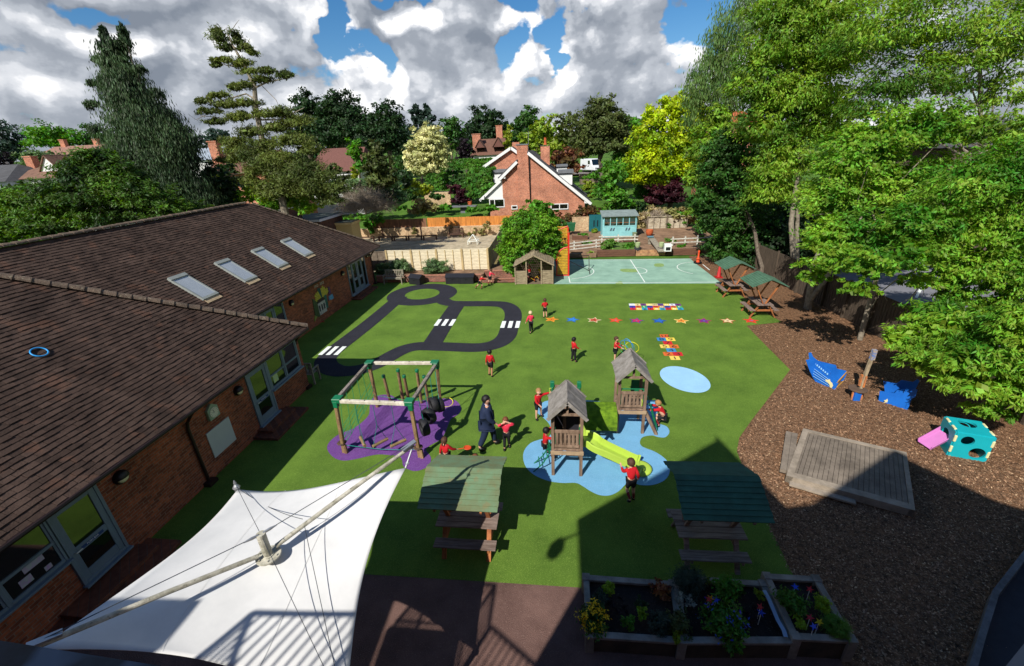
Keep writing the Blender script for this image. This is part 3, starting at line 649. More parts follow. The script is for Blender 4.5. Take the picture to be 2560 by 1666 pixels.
# weathered lead ledge and white corner just under the lens
a = G(-60, 1592, 7.9); b = G(420, 1668, 7.9)
d = Vector((b.x-a.x, b.y-a.y, 0)).normalized(); nrm = Vector((d.y, -d.x, 0)); a2 = a-d*.3; b2 = b+d*.2
m = MB(); m.slab([a2, a2+nrm*.45, b2+nrm*.45, b2], .07); m.build('lead_ledge', pm('lead_ledge', '#26313b', .6, .7, 16, two='#0a0c0e', speck=(14, .7, '#5f7386', .56)), TB)
a = G(2495, 1690, 7.9); b = G(2600, 1560, 7.9); m = MB(); d = (b-a).normalized(); nr = Vector((d.y, -d.x, 0))*.25; m.slab([a-d*.1, a+nr-d*.1, b+nr+d*.1, b+d*.1], .05); m.build('white_sill', pm('white_sill', '#777b7c', .6, .1), TB)
# ============================================================ SHADE SAIL
CN = empty('shade_canopy', (-4.45, 4.12, 0), 'big white tensioned fabric canopy with steel spars on a central mast', 'canopy')
A_ = G(1014, 1170, 3.35); C_ = G(95, 1625, 3.35); B_ = G(594, 1224, 2.5); D_ = Vector((-2.58, 2.72, 2.15))
cen = (A_+B_+C_+D_)/4; n = 28; vs = []; m = MB()
for i in range(n+1):
    for j in range(n+1):
        u = -1+2*i/n; v = -1+2*j/n
        # corners: (-1,-1)=C (1,-1)=D (1,1)=A (-1,1)=B
        p = C_*((1-u)*(1-v)/4)+D_*((1+u)*(1-v)/4)+A_*((1+u)*(1+v)/4)+B_*((1-u)*(1+v)/4)
        k = 1-.14*((1-v*v)*u**4+(1-u*u)*v**4)
        q = cen+(p-cen)*k; q.z = p.z + .10*max(0, 1-math.hypot(u, v))
        vs.append(q)
m.add(vs, [(i*(n+1)+j, (i+1)*(n+1)+j, (i+1)*(n+1)+j+1, i*(n+1)+j+1) for i in range(n) for j in range(n)])
M_sail = pm('sail_fabric', '#d4d3d0', .65, .06, 1.0, bump=.12, bscale=5, spec=.3, two='#c4c4c2')
o = m.build('sail', M_sail, CN, smooth=True); md = o.modifiers.new('thick', 'SOLIDIFY'); md.thickness = .008
for uu in (-.34, .34):
    m = MB()
    a_ = [vs[int((uu+1)/2*n+.5)*(n+1)+j] for j in range(n+1)]
    for j in range(n):
        p, q = a_[j], a_[j+1]; w2 = Vector((.003, -.003, 0)); m.add([p-w2+Vector((0,0,.012)), p+w2+Vector((0,0,.012)), q+w2+Vector((0,0,.012)), q-w2+Vector((0,0,.012))], [(0, 1, 2, 3)])
    m.build('seam', pm('sail_seam', '#c2c1bc', .7, .1), o)
def sailpt(u, v):
    p = C_*((1-u)*(1-v)/4)+D_*((1+u)*(1-v)/4)+A_*((1+u)*(1+v)/4)+B_*((1-u)*(1+v)/4); return p
M_mast = pm('weathered_white_steel', '#b5b1a2', .6, .3, 7, two='#7d7a68', bump=.3, bscale=40, spec=.4, speck=(22, .6, '#55523f', .6))
c0 = G(671, 1388, 3.04)
m = MB(); m.tube([(c0.x, c0.y, 0), (c0.x, c0.y, 3.46)], .062, 14); m.build('mast', M_mast, CN, smooth=False)
ring = MB(); ring.lathe((c0.x, c0.y, 3.02), [(.17, 0), (.17, .025), (.08, .025), (.08, .04)], 20); 
for k in range(6):
    a = PI/3*k; ring.box((c0.x+.13*math.cos(a), c0.y+.13*math.sin(a), 3.05), (.02, .02, .03))
ring.build('mast_ring', M_mast, CN)
tipA = G(1033, 1113, 3.62); tipC = G(88, 1618, 3.62)
def spar(t, s, name):
    m = MB(); a = Vector((c0.x, c0.y, 3.12)); d = (t-a); d0 = Vector((d.x, d.y, 0)).normalized()
    pts = [a+d0*.12, a.lerp(t, .5), t]
    m.tube(pts, [.034, .034, .034], 10); m.build(name, M_mast, CN, smooth=False)
    e = MB(); e.beam(t-d.normalized()*.22+Vector((0, 0, .05)), t+d.normalized()*.05+Vector((0, 0, .05)), .09, .03); e.beam(t, s, .02); e.ring(s+(t-s)*.2, .03, .01); e.build('end_plate', M_steel, CN)
spar(tipA, A_, 'spar'); spar(tipC, C_, 'spar')
M_cable = pm('steel_cable', '#50555a', .4, .1, metal=.5)
tm = Vector((c0.x, c0.y, 3.45))
def cable(a, b, sag=0, r=.006):
    a = Vector(a); b = Vector(b); m = MB(); pts = [a.lerp(b, i/14)-Vector((0, 0, sag*4*(i/14)*(1-i/14))) for i in range(15)]
    m.tube(pts, r, 5); m.build('cable', M_cable, CN)
cable(tm, tipA+Vector((0,0,.05))); cable(tm, tipC+Vector((0,0,.05))); cable(tm, B_+Vector((0,0,.08)), 0, .0045); cable(tm, D_+Vector((0,0,.08)), 0, .0045)
cable(B_+Vector((0,0,.06)), Vector((c0.x, c0.y, 3.12)).lerp(tipA, .22)+Vector((0,0,.1)), .12, .005)
a = Vector((c0.x, c0.y, 3.12)).lerp(tipA, .22); cable(a, D_+Vector((0,0,.08)), -.05, .005)
m = MB()
for s in (-1, 1):
    d = (tipA-tm).normalized() if s > 0 else (tipC-tm).normalized(); m.tube([tm+d*.03, tm+d*.12, tm+d*.22], [.018, .022, .008], 8)
m.build('cable_clamp', M_steel, CN)
m = MB(); m.tube([(B_.x-.04, B_.y+.03, 0), (B_.x-.04, B_.y+.03, 2.52)], .045, 10); m.lathe((B_.x-.04, B_.y+.03, 2.52), [(.07, 0), (.05, .04), (.02, .08), (.03, .1), (.008, .17)], 8); m.build('corner_post', M_steel, CN)
m = MB(); m.tube([(D_.x, D_.y-.03, 0), (D_.x, D_.y-.03, 2.17)], .045, 10); m.lathe((D_.x, D_.y-.03, 2.15), [(.07, 0), (.05, .04), (.02, .08), (.008, .17)], 8); m.build('corner_post', M_steel, CN)
# ============================================================ CLIMBING FRAME
M_wood = pm('frame_timber', '#957a56', .8, .35, 3, two='#6a5038', bump=.5, bscale=40, stretch=(4, 4, .6), speck=(30, .5, '#c2a47c', .6))
M_wgrey = pm('weathered_timber', '#8c837a', .85, .3, 4, two='#615950', bump=.5, bscale=40, stretch=(1.2, 1.2, 4))
M_beamw = pm('bleached_timber', '#cfc8b8', .8, .18, 5, two='#a59c8a', bump=.3, bscale=40)
M_grn = pm('green_plastic', '#0f6b46', .45, .15, 3, spec=.45); M_rope = pm('teal_rope', '#1c7f78', .8, .1, 9); M_rope2 = pm('green_rope', '#2a8a58', .8, .1, 9)
M_tyre = pm('tyre_rubber', '#1b1b1e', .6, .25, 12, bump=.8, bscale=50, spec=.4)
fl = G(861, 1131); fr = G(1050, 1143); bl = G(944, 1018); br = G(1101, 1007); TH = 1.95
tfl, tfr, tbl, tbr = G(838, 1003, TH), G(1026, 1010, TH), G(922, 908, TH), G(1092, 908, TH)
CF = empty('climbing_frame', ((fl.x+br.x)/2, (fl.y+br.y)/2, 0), 'timber climbing frame with green corner caps, rope net, log swings and hanging tyres', 'climbing frame')
for b, t in ((fl, tfl), (fr, tfr), (bl, tbl), (br, tbr)):
    m = MB(); m.beam(b, t, .10, .10); m.build('post', M_wood, CF, bevel=.012)
for a, b, mt in ((tfl, tfr, M_beamw), (tbl, tbr, M_beamw), (tfl, tbl, M_wgrey), (tfr, tbr, M_wgrey)):
    m = MB(); m.beam(a, b, .10, .10); d = (b-a)
    o = m.build('top_beam', mt, CF, bevel=.01)
    bo = MB(); 
    for k in (.2, .4, .6, .8): q = a.lerp(b, k); bo.lathe((q.x, q.y, q.z+.05), [(.016, 0), (.016, .008)], 8)
    bo.build('bolts', M_black, o)
for t, b, (ax, ay) in ((tfl, fl, (1, 1)), (tfr, fr, (-1, 1)), (tbl, bl, (1, -1)), (tbr, br, (-1, -1))):
    m = MB(); m.box((t.x+ax*.04, t.y, t.z+.012), (.24, .125, .125)); m.box((t.x, t.y+ay*.07, t.z+.006), (.125, .26, .13)); m.box((t.x, t.y, t.z-.10), (.13, .13, .2)); m.box((t.x+ax*.05, t.y+ay*.06, t.z+.083), (.26, .26, .02)); m.build('corner_cap', M_grn, CF, bevel=.012)
for b in (fl, fr):
    m = MB(); m.lathe((b.x-.01, b.y, .33), [(.11, 0), (.15, .03), (.11, .06)], 7); m.build('foot_hold', pm('dark_timber', '#4a3a2c', .8, .3, 4, bump=.4), CF); q = b.lerp(Vector(((tfl if b is fl else tfr))), .1)
    m = MB(); m.beam(b+Vector((.09, -.04, 0)), b+Vector((.07, -.03, .3)), .09); m.build('foot_block', M_wood, CF, bevel=.01)
# log poles inside
for (px, py, h) in ((976, 1005, 1.28), (1008, 1005, 1.62), (1022, 1001, 1.30), (1054, 1008, 1.62), (1071, 1003, 1.28)):
    g = G(px, py); tops = {976: (958.5, 940), 1008: (994.5, 925), 1022: (1009.8, 940), 1054: (1041.7, 926), 1071: (1059.6, 941)}[px]
    t = G(tops[0], tops[1], h); m = MB(); m.tube([g, t], .052, 10); o = m.build('log_pole', M_wood, CF)
    c = MB(); c.lathe((t.x, t.y, t.z), [(.062, -.06), (.064, .02), (.05, .035)], 12); c.build('pole_cap', M_grn, o)
# net on the left side
def rope(pts, r=.009, mat=M_rope): 
    m = MB(); m.tube(pts, r, 5, cap=False); return m.build('rope', mat, CF)
low = [tfl.lerp(tbl, t) for t in (.12, .28, .44, .6, .76, .9)]
nb = [fl.lerp(bl, t)+Vector((.02, 0, .22+.25*t)) for t in (.03, .22, .41, .6, .79, .97)]
for a, b in zip(low, nb): rope([a, a.lerp(b, .5), b], .008, M_rope2)
for q in (0, .13, .26, .39):
    rope([nb[0].lerp(low[0], q)] + [nb[i].lerp(low[i], q+.02*i) for i in range(1, 6)], .009, M_rope2)
for i in range(5):
    for q in (0, .13, .26): rope([nb[i].lerp(low[i], q), nb[i+1].lerp(low[i+1], q+.13)], .006, M_rope2)
# log swings on the front
logs = [((585, 1030), (640, 1140), (525, 690)), ((735, 1145), (915, 1050), (740, 670)), ((950, 1145), (1135, 1062), (960, 670))]
for (a, b, t) in logs:
    a = G(780+a[0]/4.84, 880+a[1]/4.84, .3); b = G(780+b[0]/4.84, 880+b[1]/4.84, .3)
    tt = Vector((780+t[0]/4.84, 0, 0)); k = (tt.x-840)/(1026-840); tp = tfl.lerp(tfr, max(.05, min(.95, k)))
    m = MB(); m.tube([a, b], .05, 10); m.build('swing_log', pm('log_bark', '#8a7350', .85, .3, 6, bump=.6), CF)
    mid = (a+b)/2; kn = tp.lerp(mid, .55); rope([tp, kn], .009); rope([kn, a.lerp(b, .08)+Vector((0,0,.05))], .008); rope([kn, a.lerp(b, .92)+Vector((0,0,.05))], .008)
q0 = fl+Vector((.05, 0, .28)); q1 = fr+Vector((-.05, 0, .28)); rope([q0, q0.lerp(q1, .25)-Vector((0,0,.05)), q0.lerp(q1, .5)-Vector((0,0,.08)), q0.lerp(q1, .75)-Vector((0,0,.06)), q1], .010)
q2 = tbl.lerp(bl, .72); rope([q2, G(1008, 1000, .55), G(1054, 1003, .6), br+Vector((0,0,.5))], .009, M_rope2)
# tyres on the right side
for k, (px, py, zc, t) in enumerate(((1061, 1068, .72, .22), (1072, 1040, .72, .46), (1084, 1012, .72, .70), (1099, 1013, .62, .9))):
    c = G(px, py, zc)
    m = MB(); R = .27 if k < 3 else .24; ax = Vector((.80, .55, 0)) if k != 1 else Vector((.5, .85, .1)); ax.normalize()
    prof = [(R*.6, -.05), (R*.62, -.095), (R*.86, -.115), (R*.99, -.085), (R, 0), (R*.99, .085), (R*.86, .115), (R*.62, .095), (R*.6, .05)]
    nn = 30; u = ax.orthogonal().normalized(); w = ax.cross(u); vs = []
    for i in range(nn):
        a = 2*PI*i/nn; e = u*math.cos(a)+w*math.sin(a)
        for (r_, h_) in prof: vs.append(c+e*r_+ax*h_)
    L_ = len(prof); m.add(vs, [(i*L_+j, ((i+1) % nn)*L_+j, ((i+1) % nn)*L_+j+1, i*L_+j+1) for i in range(nn) for j in range(L_-1)])
    m.build('tyre', M_tyre, CF, smooth=True)
    tp = tfr.lerp(tbr, t); rope([tp, c+Vector((0, 0, R*.95))], .010)
# ============================================================ PLAY TOWERS
PT = empty('play_tower', (1.1, 10.6, 0), 'twin roofed timber play towers joined by a green crawl tunnel with a lime slide', 'play tower')
M_pw = pm('play_timber', '#8a7361', .85, .35, 3, two='#5a4636', bump=.5, bscale=40, stretch=(3, 3, .5)); M_roofw = pm('grey_roof_boards', '#8f8a84', .9, .22, 5, two='#6f6a63', bump=.6, bscale=45, spec=.15)
M_lime = pm('lime_plastic', '#a8c448', .4, .06, 2, spec=.5); M_dark = pm('dark_panel', '#26252c', .8, .2, 3)
def tower(x0, x1, y0, y1, deck, post, label, dxr=.0):
    for x in (x0, x1):
        for y in (y0, y1):
            m = MB(); m.box((x, y, post/2), (.085, .085, post)); m.build('post', M_pw, PT, bevel=.008)
    m = MB(); m.bx(x0-.04, x1+.04, y0-.04, y1+.04, deck-.045, deck)
    m.build('deck', M_pw, PT, bevel=.006)
    m = MB(); m.bx(x0-.06, x1+.06, y0-.075, y0-.045, deck-.16, deck-.05); m.build('deck_joist', pm('pale_joist', '#a68e72', .85, .25, 4), PT)
    m = MB(); yy = y0-.02
    m.bx(x0+.05, x1-.05, yy-.03, yy+.03, deck+.52, deck+.6); m.bx(x0+.05, x1-.05, yy-.03, yy+.03, deck+.06, deck+.13)
    for k in range(6):
        xx = x0+.11+(x1-x0-.22)*k/5; m.bx(xx-.037, xx+.037, yy-.012, yy+.02, deck+.131, deck+.519)
    m.build('balustrade', M_pw, PT, bevel=.005)
    # gable roof, ridge along y
    xm = (x0+x1)/2; rz = post+.46; ez = post-.06; ov = .14; W2 = (x1-x0)/2+.13
    for s in (-1, 1):
        m = MB(); nb_ = 6; Lr = y1-y0+2*ov+.1
        for k in range(7):
            ya = y0-ov-.02+Lr*k/7; yb = ya+Lr/7-.006; j = .004*((k*5) % 3)
            q = [Vector((xm, ya, rz+j)), Vector((xm, yb, rz+j)), Vector((xm+s*W2, yb, ez+j)), Vector((xm+s*W2, ya, ez+j))]
            if s > 0: q = [q[0], q[3], q[2], q[1]]
            m.slab(q, .022)
        m.build('roof', M_roofw, PT)
    for yy in (y0-ov-.045, y1+ov+.06):
        m = MB()
        for s in (-1, 1): m.beam((xm, yy, rz-.02), (xm+s*W2, yy, ez-.02), .03, .09)
        m.build('barge_board', M_roofw, PT)
    m = MB(); m.beam((xm, y0, post-.05), (xm, y0, rz-.05), .06, .06); m.beam((x0, y0, post-.03), (x1, y0, post-.03), .05, .06); m.build('roof_strut', M_pw, PT)
LX0, LX1, LY0, LY1 = -.22, .53, 9.42, 10.15
RX0, RX1, RY0, RY1 = 1.73, 2.50, 11.42, 12.2
tower(LX0, LX1, LY0, LY1, .90, 2.0, 'L'); tower(RX0, RX1, RY0, RY1, .90, 2.0, 'R')
# third open platform behind the left tower
m = MB()
for x in (LX0-.02, LX1+.12):
    m.box((x, 11.6, .8), (.085, .085, 1.6))
m.build('post', M_pw, PT) if False else None
for x in (-.28, .56):
    m = MB(); m.box((x, 11.95, .72), (.09, .09, 1.44)); m.build('post', M_pw, PT, bevel=.006); m = MB(); m.box((x, 11.95, 1.40), (.13, .13, .2)); m.box((x, 11.86, 1.05), (.06, .05, .6)); m.build('green_bracket', M_grn, PT, bevel=.01)
    m = MB(); m.box((x, 11.2, .62), (.09, .09, 1.24)); m.build('post', M_pw, PT, bevel=.006)
m = MB(); m.bx(-.3, .58, 10.15, 12.0, .775, .815); m.build('bridge_deck', M_pw, PT)
m = MB(); m.bx(-.22, .5, 11.93, 11.97, 1.30, 1.37)
for k in range(7): m.bx(-.2+.11*k, -.13+.11*k, 11.94, 11.965, .85, 1.3)
m.build('balustrade', M_pw, PT)
# turf covered crawl bridge
m = MB(); nn = 12; vs = []; pr_ = [(11.15, .86), (11.2, .98), (11.35, 1.1), (11.6, 1.15), (11.85, 1.1), (12.0, .98), (12.05, .86)]
vs = [(x, a, b) for x in (.60, 1.68) for a, b in [(11.08, .30), (11.06, .45), (11.08, .62), (11.14, .78), (11.25, .88), (11.45, .93), (11.7, .93), (11.85, .85), (11.85, .3)]]
m.add(vs, [(i, i+1, 9+i+1, 9+i) for i in range(8)]+[tuple(range(8, -1, -1)), tuple(range(9, 18)), (8, 0, 9, 17)]); o = m.build('tunnel_cover', pm('turf_cover', '#6a8a22', .95, .3, 6, two='#42601a', bump=1, bscale=80, spec=.1), PT, smooth=False)
# green fittings
m = MB()
for (x0, x1, y0, dk) in ((LX0, LX1, LY0, .9), (RX0, RX1, RY0, .9)):
    for x in (x0+.055, x1-.055): m.box((x, y0+.03, dk+.35), (.03, .05, .62))
m.build('green_bracket', M_grn, PT)
m = MB(); m.bx(RX1-.30, RX1-.05, RY1-.02, RY1+.02, .95, 1.45); m.build('green_panel', M_grn, PT, bevel=.01)
m = MB(); m.tube([(RX0, RY0+.1, 1.52), (RX1, RY0+.1, 1.52)], .02, 8); m.tube([(RX1-.05, RY0, 1.5), (RX1-.02, RY1-.1, 1.0)], .02, 8); m.build('bar', M_grn, PT)
m = MB(); m.bx(LX0+.04, LX1-.04, LY1-.02, LY1+.01, .83, 1.66); m.build('dark_panel', M_dark, PT)
m = MB(); m.bx(LX0-.01, LX0+.02, LY0+.05, LY1-.05, .9, 1.6); m.build('dark_panel', M_dark, PT)
m = MB(); m.box((LX0+.31, LY1-.05, 1.2), (.09, .03, .8)); m.build('roof_strut', M_pw, PT)
# slide
s0 = Vector((LX1+.05, 9.78, .80)); s1 = G(1652, 1158, .12) if False else Vector(G(1602, 1165, .1)); s1 = G(1600, 1168, .12)
pathp = [Vector((LX1-.02, 9.85, .84)), Vector((LX1+.22, 9.82, .84)), Vector((LX1+.5, 9.72, .70)), None, None, None]
e = s1; a = pathp[2]; 
pathp[3] = a.lerp(e, .5)+Vector((0, 0, -.02)); pathp[4] = a.lerp(e, .82); pathp[4].z = .20; pathp[5] = e.copy(); pathp[5].z = .13
pts = []
P_ = [pathp[0]]+pathp+[pathp[5]]
for i in range(1, len(P_)-2):
    for j in range(6):
        t = j/6; p0, p1, p2, p3 = P_[i-1], P_[i], P_[i+1], P_[i+2]
        pts.append(.5*((2*p1)+(-p0+p2)*t+(2*p0-5*p1+4*p2-p3)*t*t+(-p0+3*p1-3*p2+p3)*t**3))
pts.append(pathp[5]); m = MB(); vs = []; sec = [(-.27, .0), (-.27, .17), (-.235, .19), (-.21, .17), (-.17, .03), (0, .015), (.17, .03), (.21, .17), (.235, .19), (.27, .17), (.27, .0)]
for i, p in enumerate(pts):
    d = (pts[min(i+1, len(pts)-1)]-pts[max(i-1, 0)]).normalized(); r_ = d.cross(Vector((0,0,1))).normalized(); u = r_.cross(d); kk = 1.0 + (.12 if i > len(pts)-4 else 0)
    for (a_, b_) in sec: vs.append(p+r_*a_*kk+u*b_*(1.9 if i < 4 and abs(a_) > .2 else 1))
ns_ = len(sec); m.add(vs, [(i*ns_+j, i*ns_+(j+1) % ns_, (i+1)*ns_+(j+1) % ns_, (i+1)*ns_+j) for i in range(len(pts)-1) for j in range(ns_)]+[tuple(range(ns_))[::-1], tuple((len(pts)-1)*ns_+k for k in range(ns_))])
m.build('slide', M_lime, PT, smooth=False)
e = pathp[5]; d = (pts[-1]-pts[-4]).normalized(); m = MB(); m.lathe((e.x+d.x*.02, e.y+d.y*.02, .03), [(.29, 0), (.30, .08), (.24, .10), (.01, .095)], 24); m.build('slide_lip', M_lime, PT, smooth=True)
# curved rope ladder left, ramp and ladder right
m = MB()
for s in (0, .35): m.tube([(LX0-.05, LY0+.15+s, .85), (LX0-.12, LY0+.15+s, .55), (LX0-.3, LY0+.12+s, .25), (LX0-.55, LY0+.08+s, 0)], .018, 6)
for k in range(5):
    t = k/5; x = LX0-.06-.45*t**2; zz = .75-.72*t; m.tube([(x-.02, LY0+.12, zz), (x-.08, LY0+.52, zz)], .014, 6)
m.build('curved_ladder', M_grn, PT)
m = MB(); m.beam((RX1+.03, RY0+.05, .82), (RX1+.42, RY0-.05, 0), .09, .09); m.build('ramp_leg', M_pw, PT)
m = MB()
for s in (.15, .6): m.tube([(RX1+.05, RY0+s, .95), (RX1+.2, RY0+s, .98), (RX1+.38, RY0+s, .4), (RX1+.5, RY0+s, 0)], .018, 6)
for k in range(4): m.tube([(RX1+.25+.06*k, RY0+.15, .75-.2*k), (RX1+.25+.06*k, RY0+.6, .75-.2*k)], .014, 6)
m.build('curved_ladder', M_grn, PT)
m = MB(); m.box((RX0-.1, RY0+.35, .42), (.1, .1, .84)); m.build('post', M_pw, PT); 
m = MB(); m.tube([(RX1-.1, RY0-.03, 1.02), (RX1-.1, RY0-.1, 1.06), (RX1-.1, RY0-.1, 1.2), (RX1-.1, RY0-.03, 1.24)], .013, 6); m.tube([(-.28, 11.9, 1.1), (-.37, 11.9, 1.1), (-.37, 11.9, 1.28), (-.28, 11.9, 1.28)], .013, 6); m.build('grab_handle', M_lime, PT)
# ============================================================ ROOFED PICNIC TABLES
M_tt = pm('table_timber', '#84736a', .8, .35, 3, two='#5c4b42', bump=.5, bscale=40, stretch=(.6, 4, 4), spec=.3)
M_or = pm('orange_timber', '#a5683c', .75, .3, 4, two='#7a4526', bump=.4, bscale=40)
def picnic(kind, label, roofm, legm, topm):
    """ridge along x, at the origin"""
    e = empty('picnic_shelter', (0, 0, 0), label, 'picnic shelter', 'roofed picnic tables')
    L = 1.37
    for k in range(5):
        m = MB(); y = -.30+.15*k; m.bx(-L/2, L/2, y-.07, y+.07, .70, .735); m.build('table_board', topm, e, bevel=.004)
    for s in (-1, 1):
        for k in (0, 1): 
            m = MB(); y = s*(.49+.13*k); m.bx(-L/2, L/2, y-.062, y+.062, .42, .45); m.build('seat_board', topm, e, bevel=.004)
    for sx in (-1, 1):
        x = sx*.50
        m = MB()
        for s in (-1, 1): m.beam((x, s*.2, .70), (x, s*.6, 0), .05, .10, up=(1, 0, 0))
        m.beam((x+.03, -.68, .385), (x+.03, .68, .385), .045, .09); m.beam((x+.03, -.3, .66), (x+.03, .3, .66), .045, .08); m.build('leg_frame', legm, e, bevel=.004)
        for s in (-1, 1):
            m = MB(); m.beam((x-.035*sx, s*.04, .70), (x-.035*sx, s*.55, 1.72), .05, .09, up=(1, 0, 0)); m.build('roof_prop', legm, e, bevel=.004)
    RL = 1.66; rw = .90; nb_ = 8
    for s in (-1, 1):
        rm = MB(); ang = math.radians(24)
        for k in range(nb_):
            a = k/nb_; b = (k+1.12)/nb_
            def pt(t, h): return Vector((0, s*t*rw*math.cos(ang), 2.03-t*rw*math.sin(ang)+h))
            j = .006*((k*7) % 3)
            p0 = pt(a, .004); p1 = pt(min(b, 1.03), .022); x0 = -RL/2+.01*((k*3) % 2); x1 = RL/2-.01*((k*5) % 2)
            q = [Vector((x0, p0.y, p0.z)), Vector((x1, p0.y, p0.z)), Vector((x1, p1.y, p1.z)), Vector((x0, p1.y, p1.z))]
            if s > 0: q = q[::-1]
            rm.slab(q, -.018 if False else .018)
        rm.build('roof_slope', roofm, e)
    for sx in (-1, 1):
        m = MB()
        for s in (-1, 1): m.beam((sx*.48, 0, 1.99), (sx*.48, s*rw*math.cos(ang), 1.99-rw*math.sin(ang)), .045, .07)
        m.build('rafter', legm, e)
    return e
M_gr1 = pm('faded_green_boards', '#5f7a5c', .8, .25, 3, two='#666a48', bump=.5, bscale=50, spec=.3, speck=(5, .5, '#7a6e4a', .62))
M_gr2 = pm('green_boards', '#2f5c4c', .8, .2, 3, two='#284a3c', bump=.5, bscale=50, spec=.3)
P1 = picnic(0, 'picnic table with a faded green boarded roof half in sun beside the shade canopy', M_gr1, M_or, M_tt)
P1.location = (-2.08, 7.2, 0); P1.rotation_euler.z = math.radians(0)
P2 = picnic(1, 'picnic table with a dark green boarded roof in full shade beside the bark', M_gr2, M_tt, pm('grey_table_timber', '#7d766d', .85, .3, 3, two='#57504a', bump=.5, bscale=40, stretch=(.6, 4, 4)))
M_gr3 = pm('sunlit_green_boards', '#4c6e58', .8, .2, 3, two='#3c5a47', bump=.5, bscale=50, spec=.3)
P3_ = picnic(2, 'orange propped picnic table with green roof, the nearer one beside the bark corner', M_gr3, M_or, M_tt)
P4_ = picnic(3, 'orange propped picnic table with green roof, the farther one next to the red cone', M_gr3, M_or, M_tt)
P2.location = (3.12, 7.25, 0); P2.rotation_euler.z = math.radians(1)
g3 = G(1940, 790); P3_.rotation_euler.z = math.radians(90); P3_.location = (9.95, 21.75, 0)
P4_.location = (9.72, 25.0, 0); P4_.rotation_euler.z = math.radians(92)
# ============================================================ PEOPLE
def skinmesh(verts, edges, rad, name, mat, parent, sub=1, flat=None):
    off = wloc(parent); me = D.meshes.new(name); me.from_pydata([tuple(Vector(v)-off) for v in verts], edges, []); o = D.objects.new(name, me); COL.objects.link(o)
    o.modifiers.new('s', 'SKIN'); sv = me.skin_vertices[0].data
    for i, r in enumerate(rad): sv[i].radius = (r, r) if not hasattr(r, '__len__') else r; sv[i].use_root = (i == 0)
    sm = o.modifiers.new('u', 'SUBSURF'); sm.levels = sub; sm.render_levels = sub
    dg = bpy.context.evaluated_depsgraph_get(); nm = D.meshes.new_from_object(o.evaluated_get(dg)); D.objects.remove(o); D.meshes.remove(me)
    nm.materials.clear(); nm.materials.append(mat); nm.polygons.foreach_set('use_smooth', [True]*len(nm.polygons)); nm.name = name
    o = D.objects.new(name, nm); COL.objects.link(o); o.parent = parent; return o
SKIN = {'pale': pm('skin_pale', '#c99a80', .5, .05, 3), 'tan': pm('skin_tan', '#a8745a', .5, .05, 3)}
HAIR = {'brown': pm('hair_brown', '#4a3020', .7, .3, 30), 'black': pm('hair_black', '#14100f', .6, .3, 30), 'fair': pm('hair_fair', '#9a7448', .7, .3, 30), 'blond': pm('hair_blond', '#cdb890', .7, .2, 30), 'auburn': pm('hair_auburn', '#6e4026', .7, .3, 30)}
CL = {'red': pm('red_jumper', '#b5121c', .85, .12, 8, bump=.4, bscale=60), 'polo': pm('red_polo', '#cf2f48', .85, .1, 8), 'black': pm('black_cloth', '#17171c', .9, .15, 8), 'navy': pm('navy_suit', '#16233f', .8, .15, 6), 'shoe': pm('shoe_black', '#0c0c0e', .4, .1), 'sock': pm('sock_red', '#8a1a22', .9, .3, 20, two='#1a1416', stretch=(1, 1, 4)), 'shirt': pm('shirt_blue', '#a9bfdf', .8, .05), 'eye': pm('eye_dark', '#120c0a', .3, 0)}
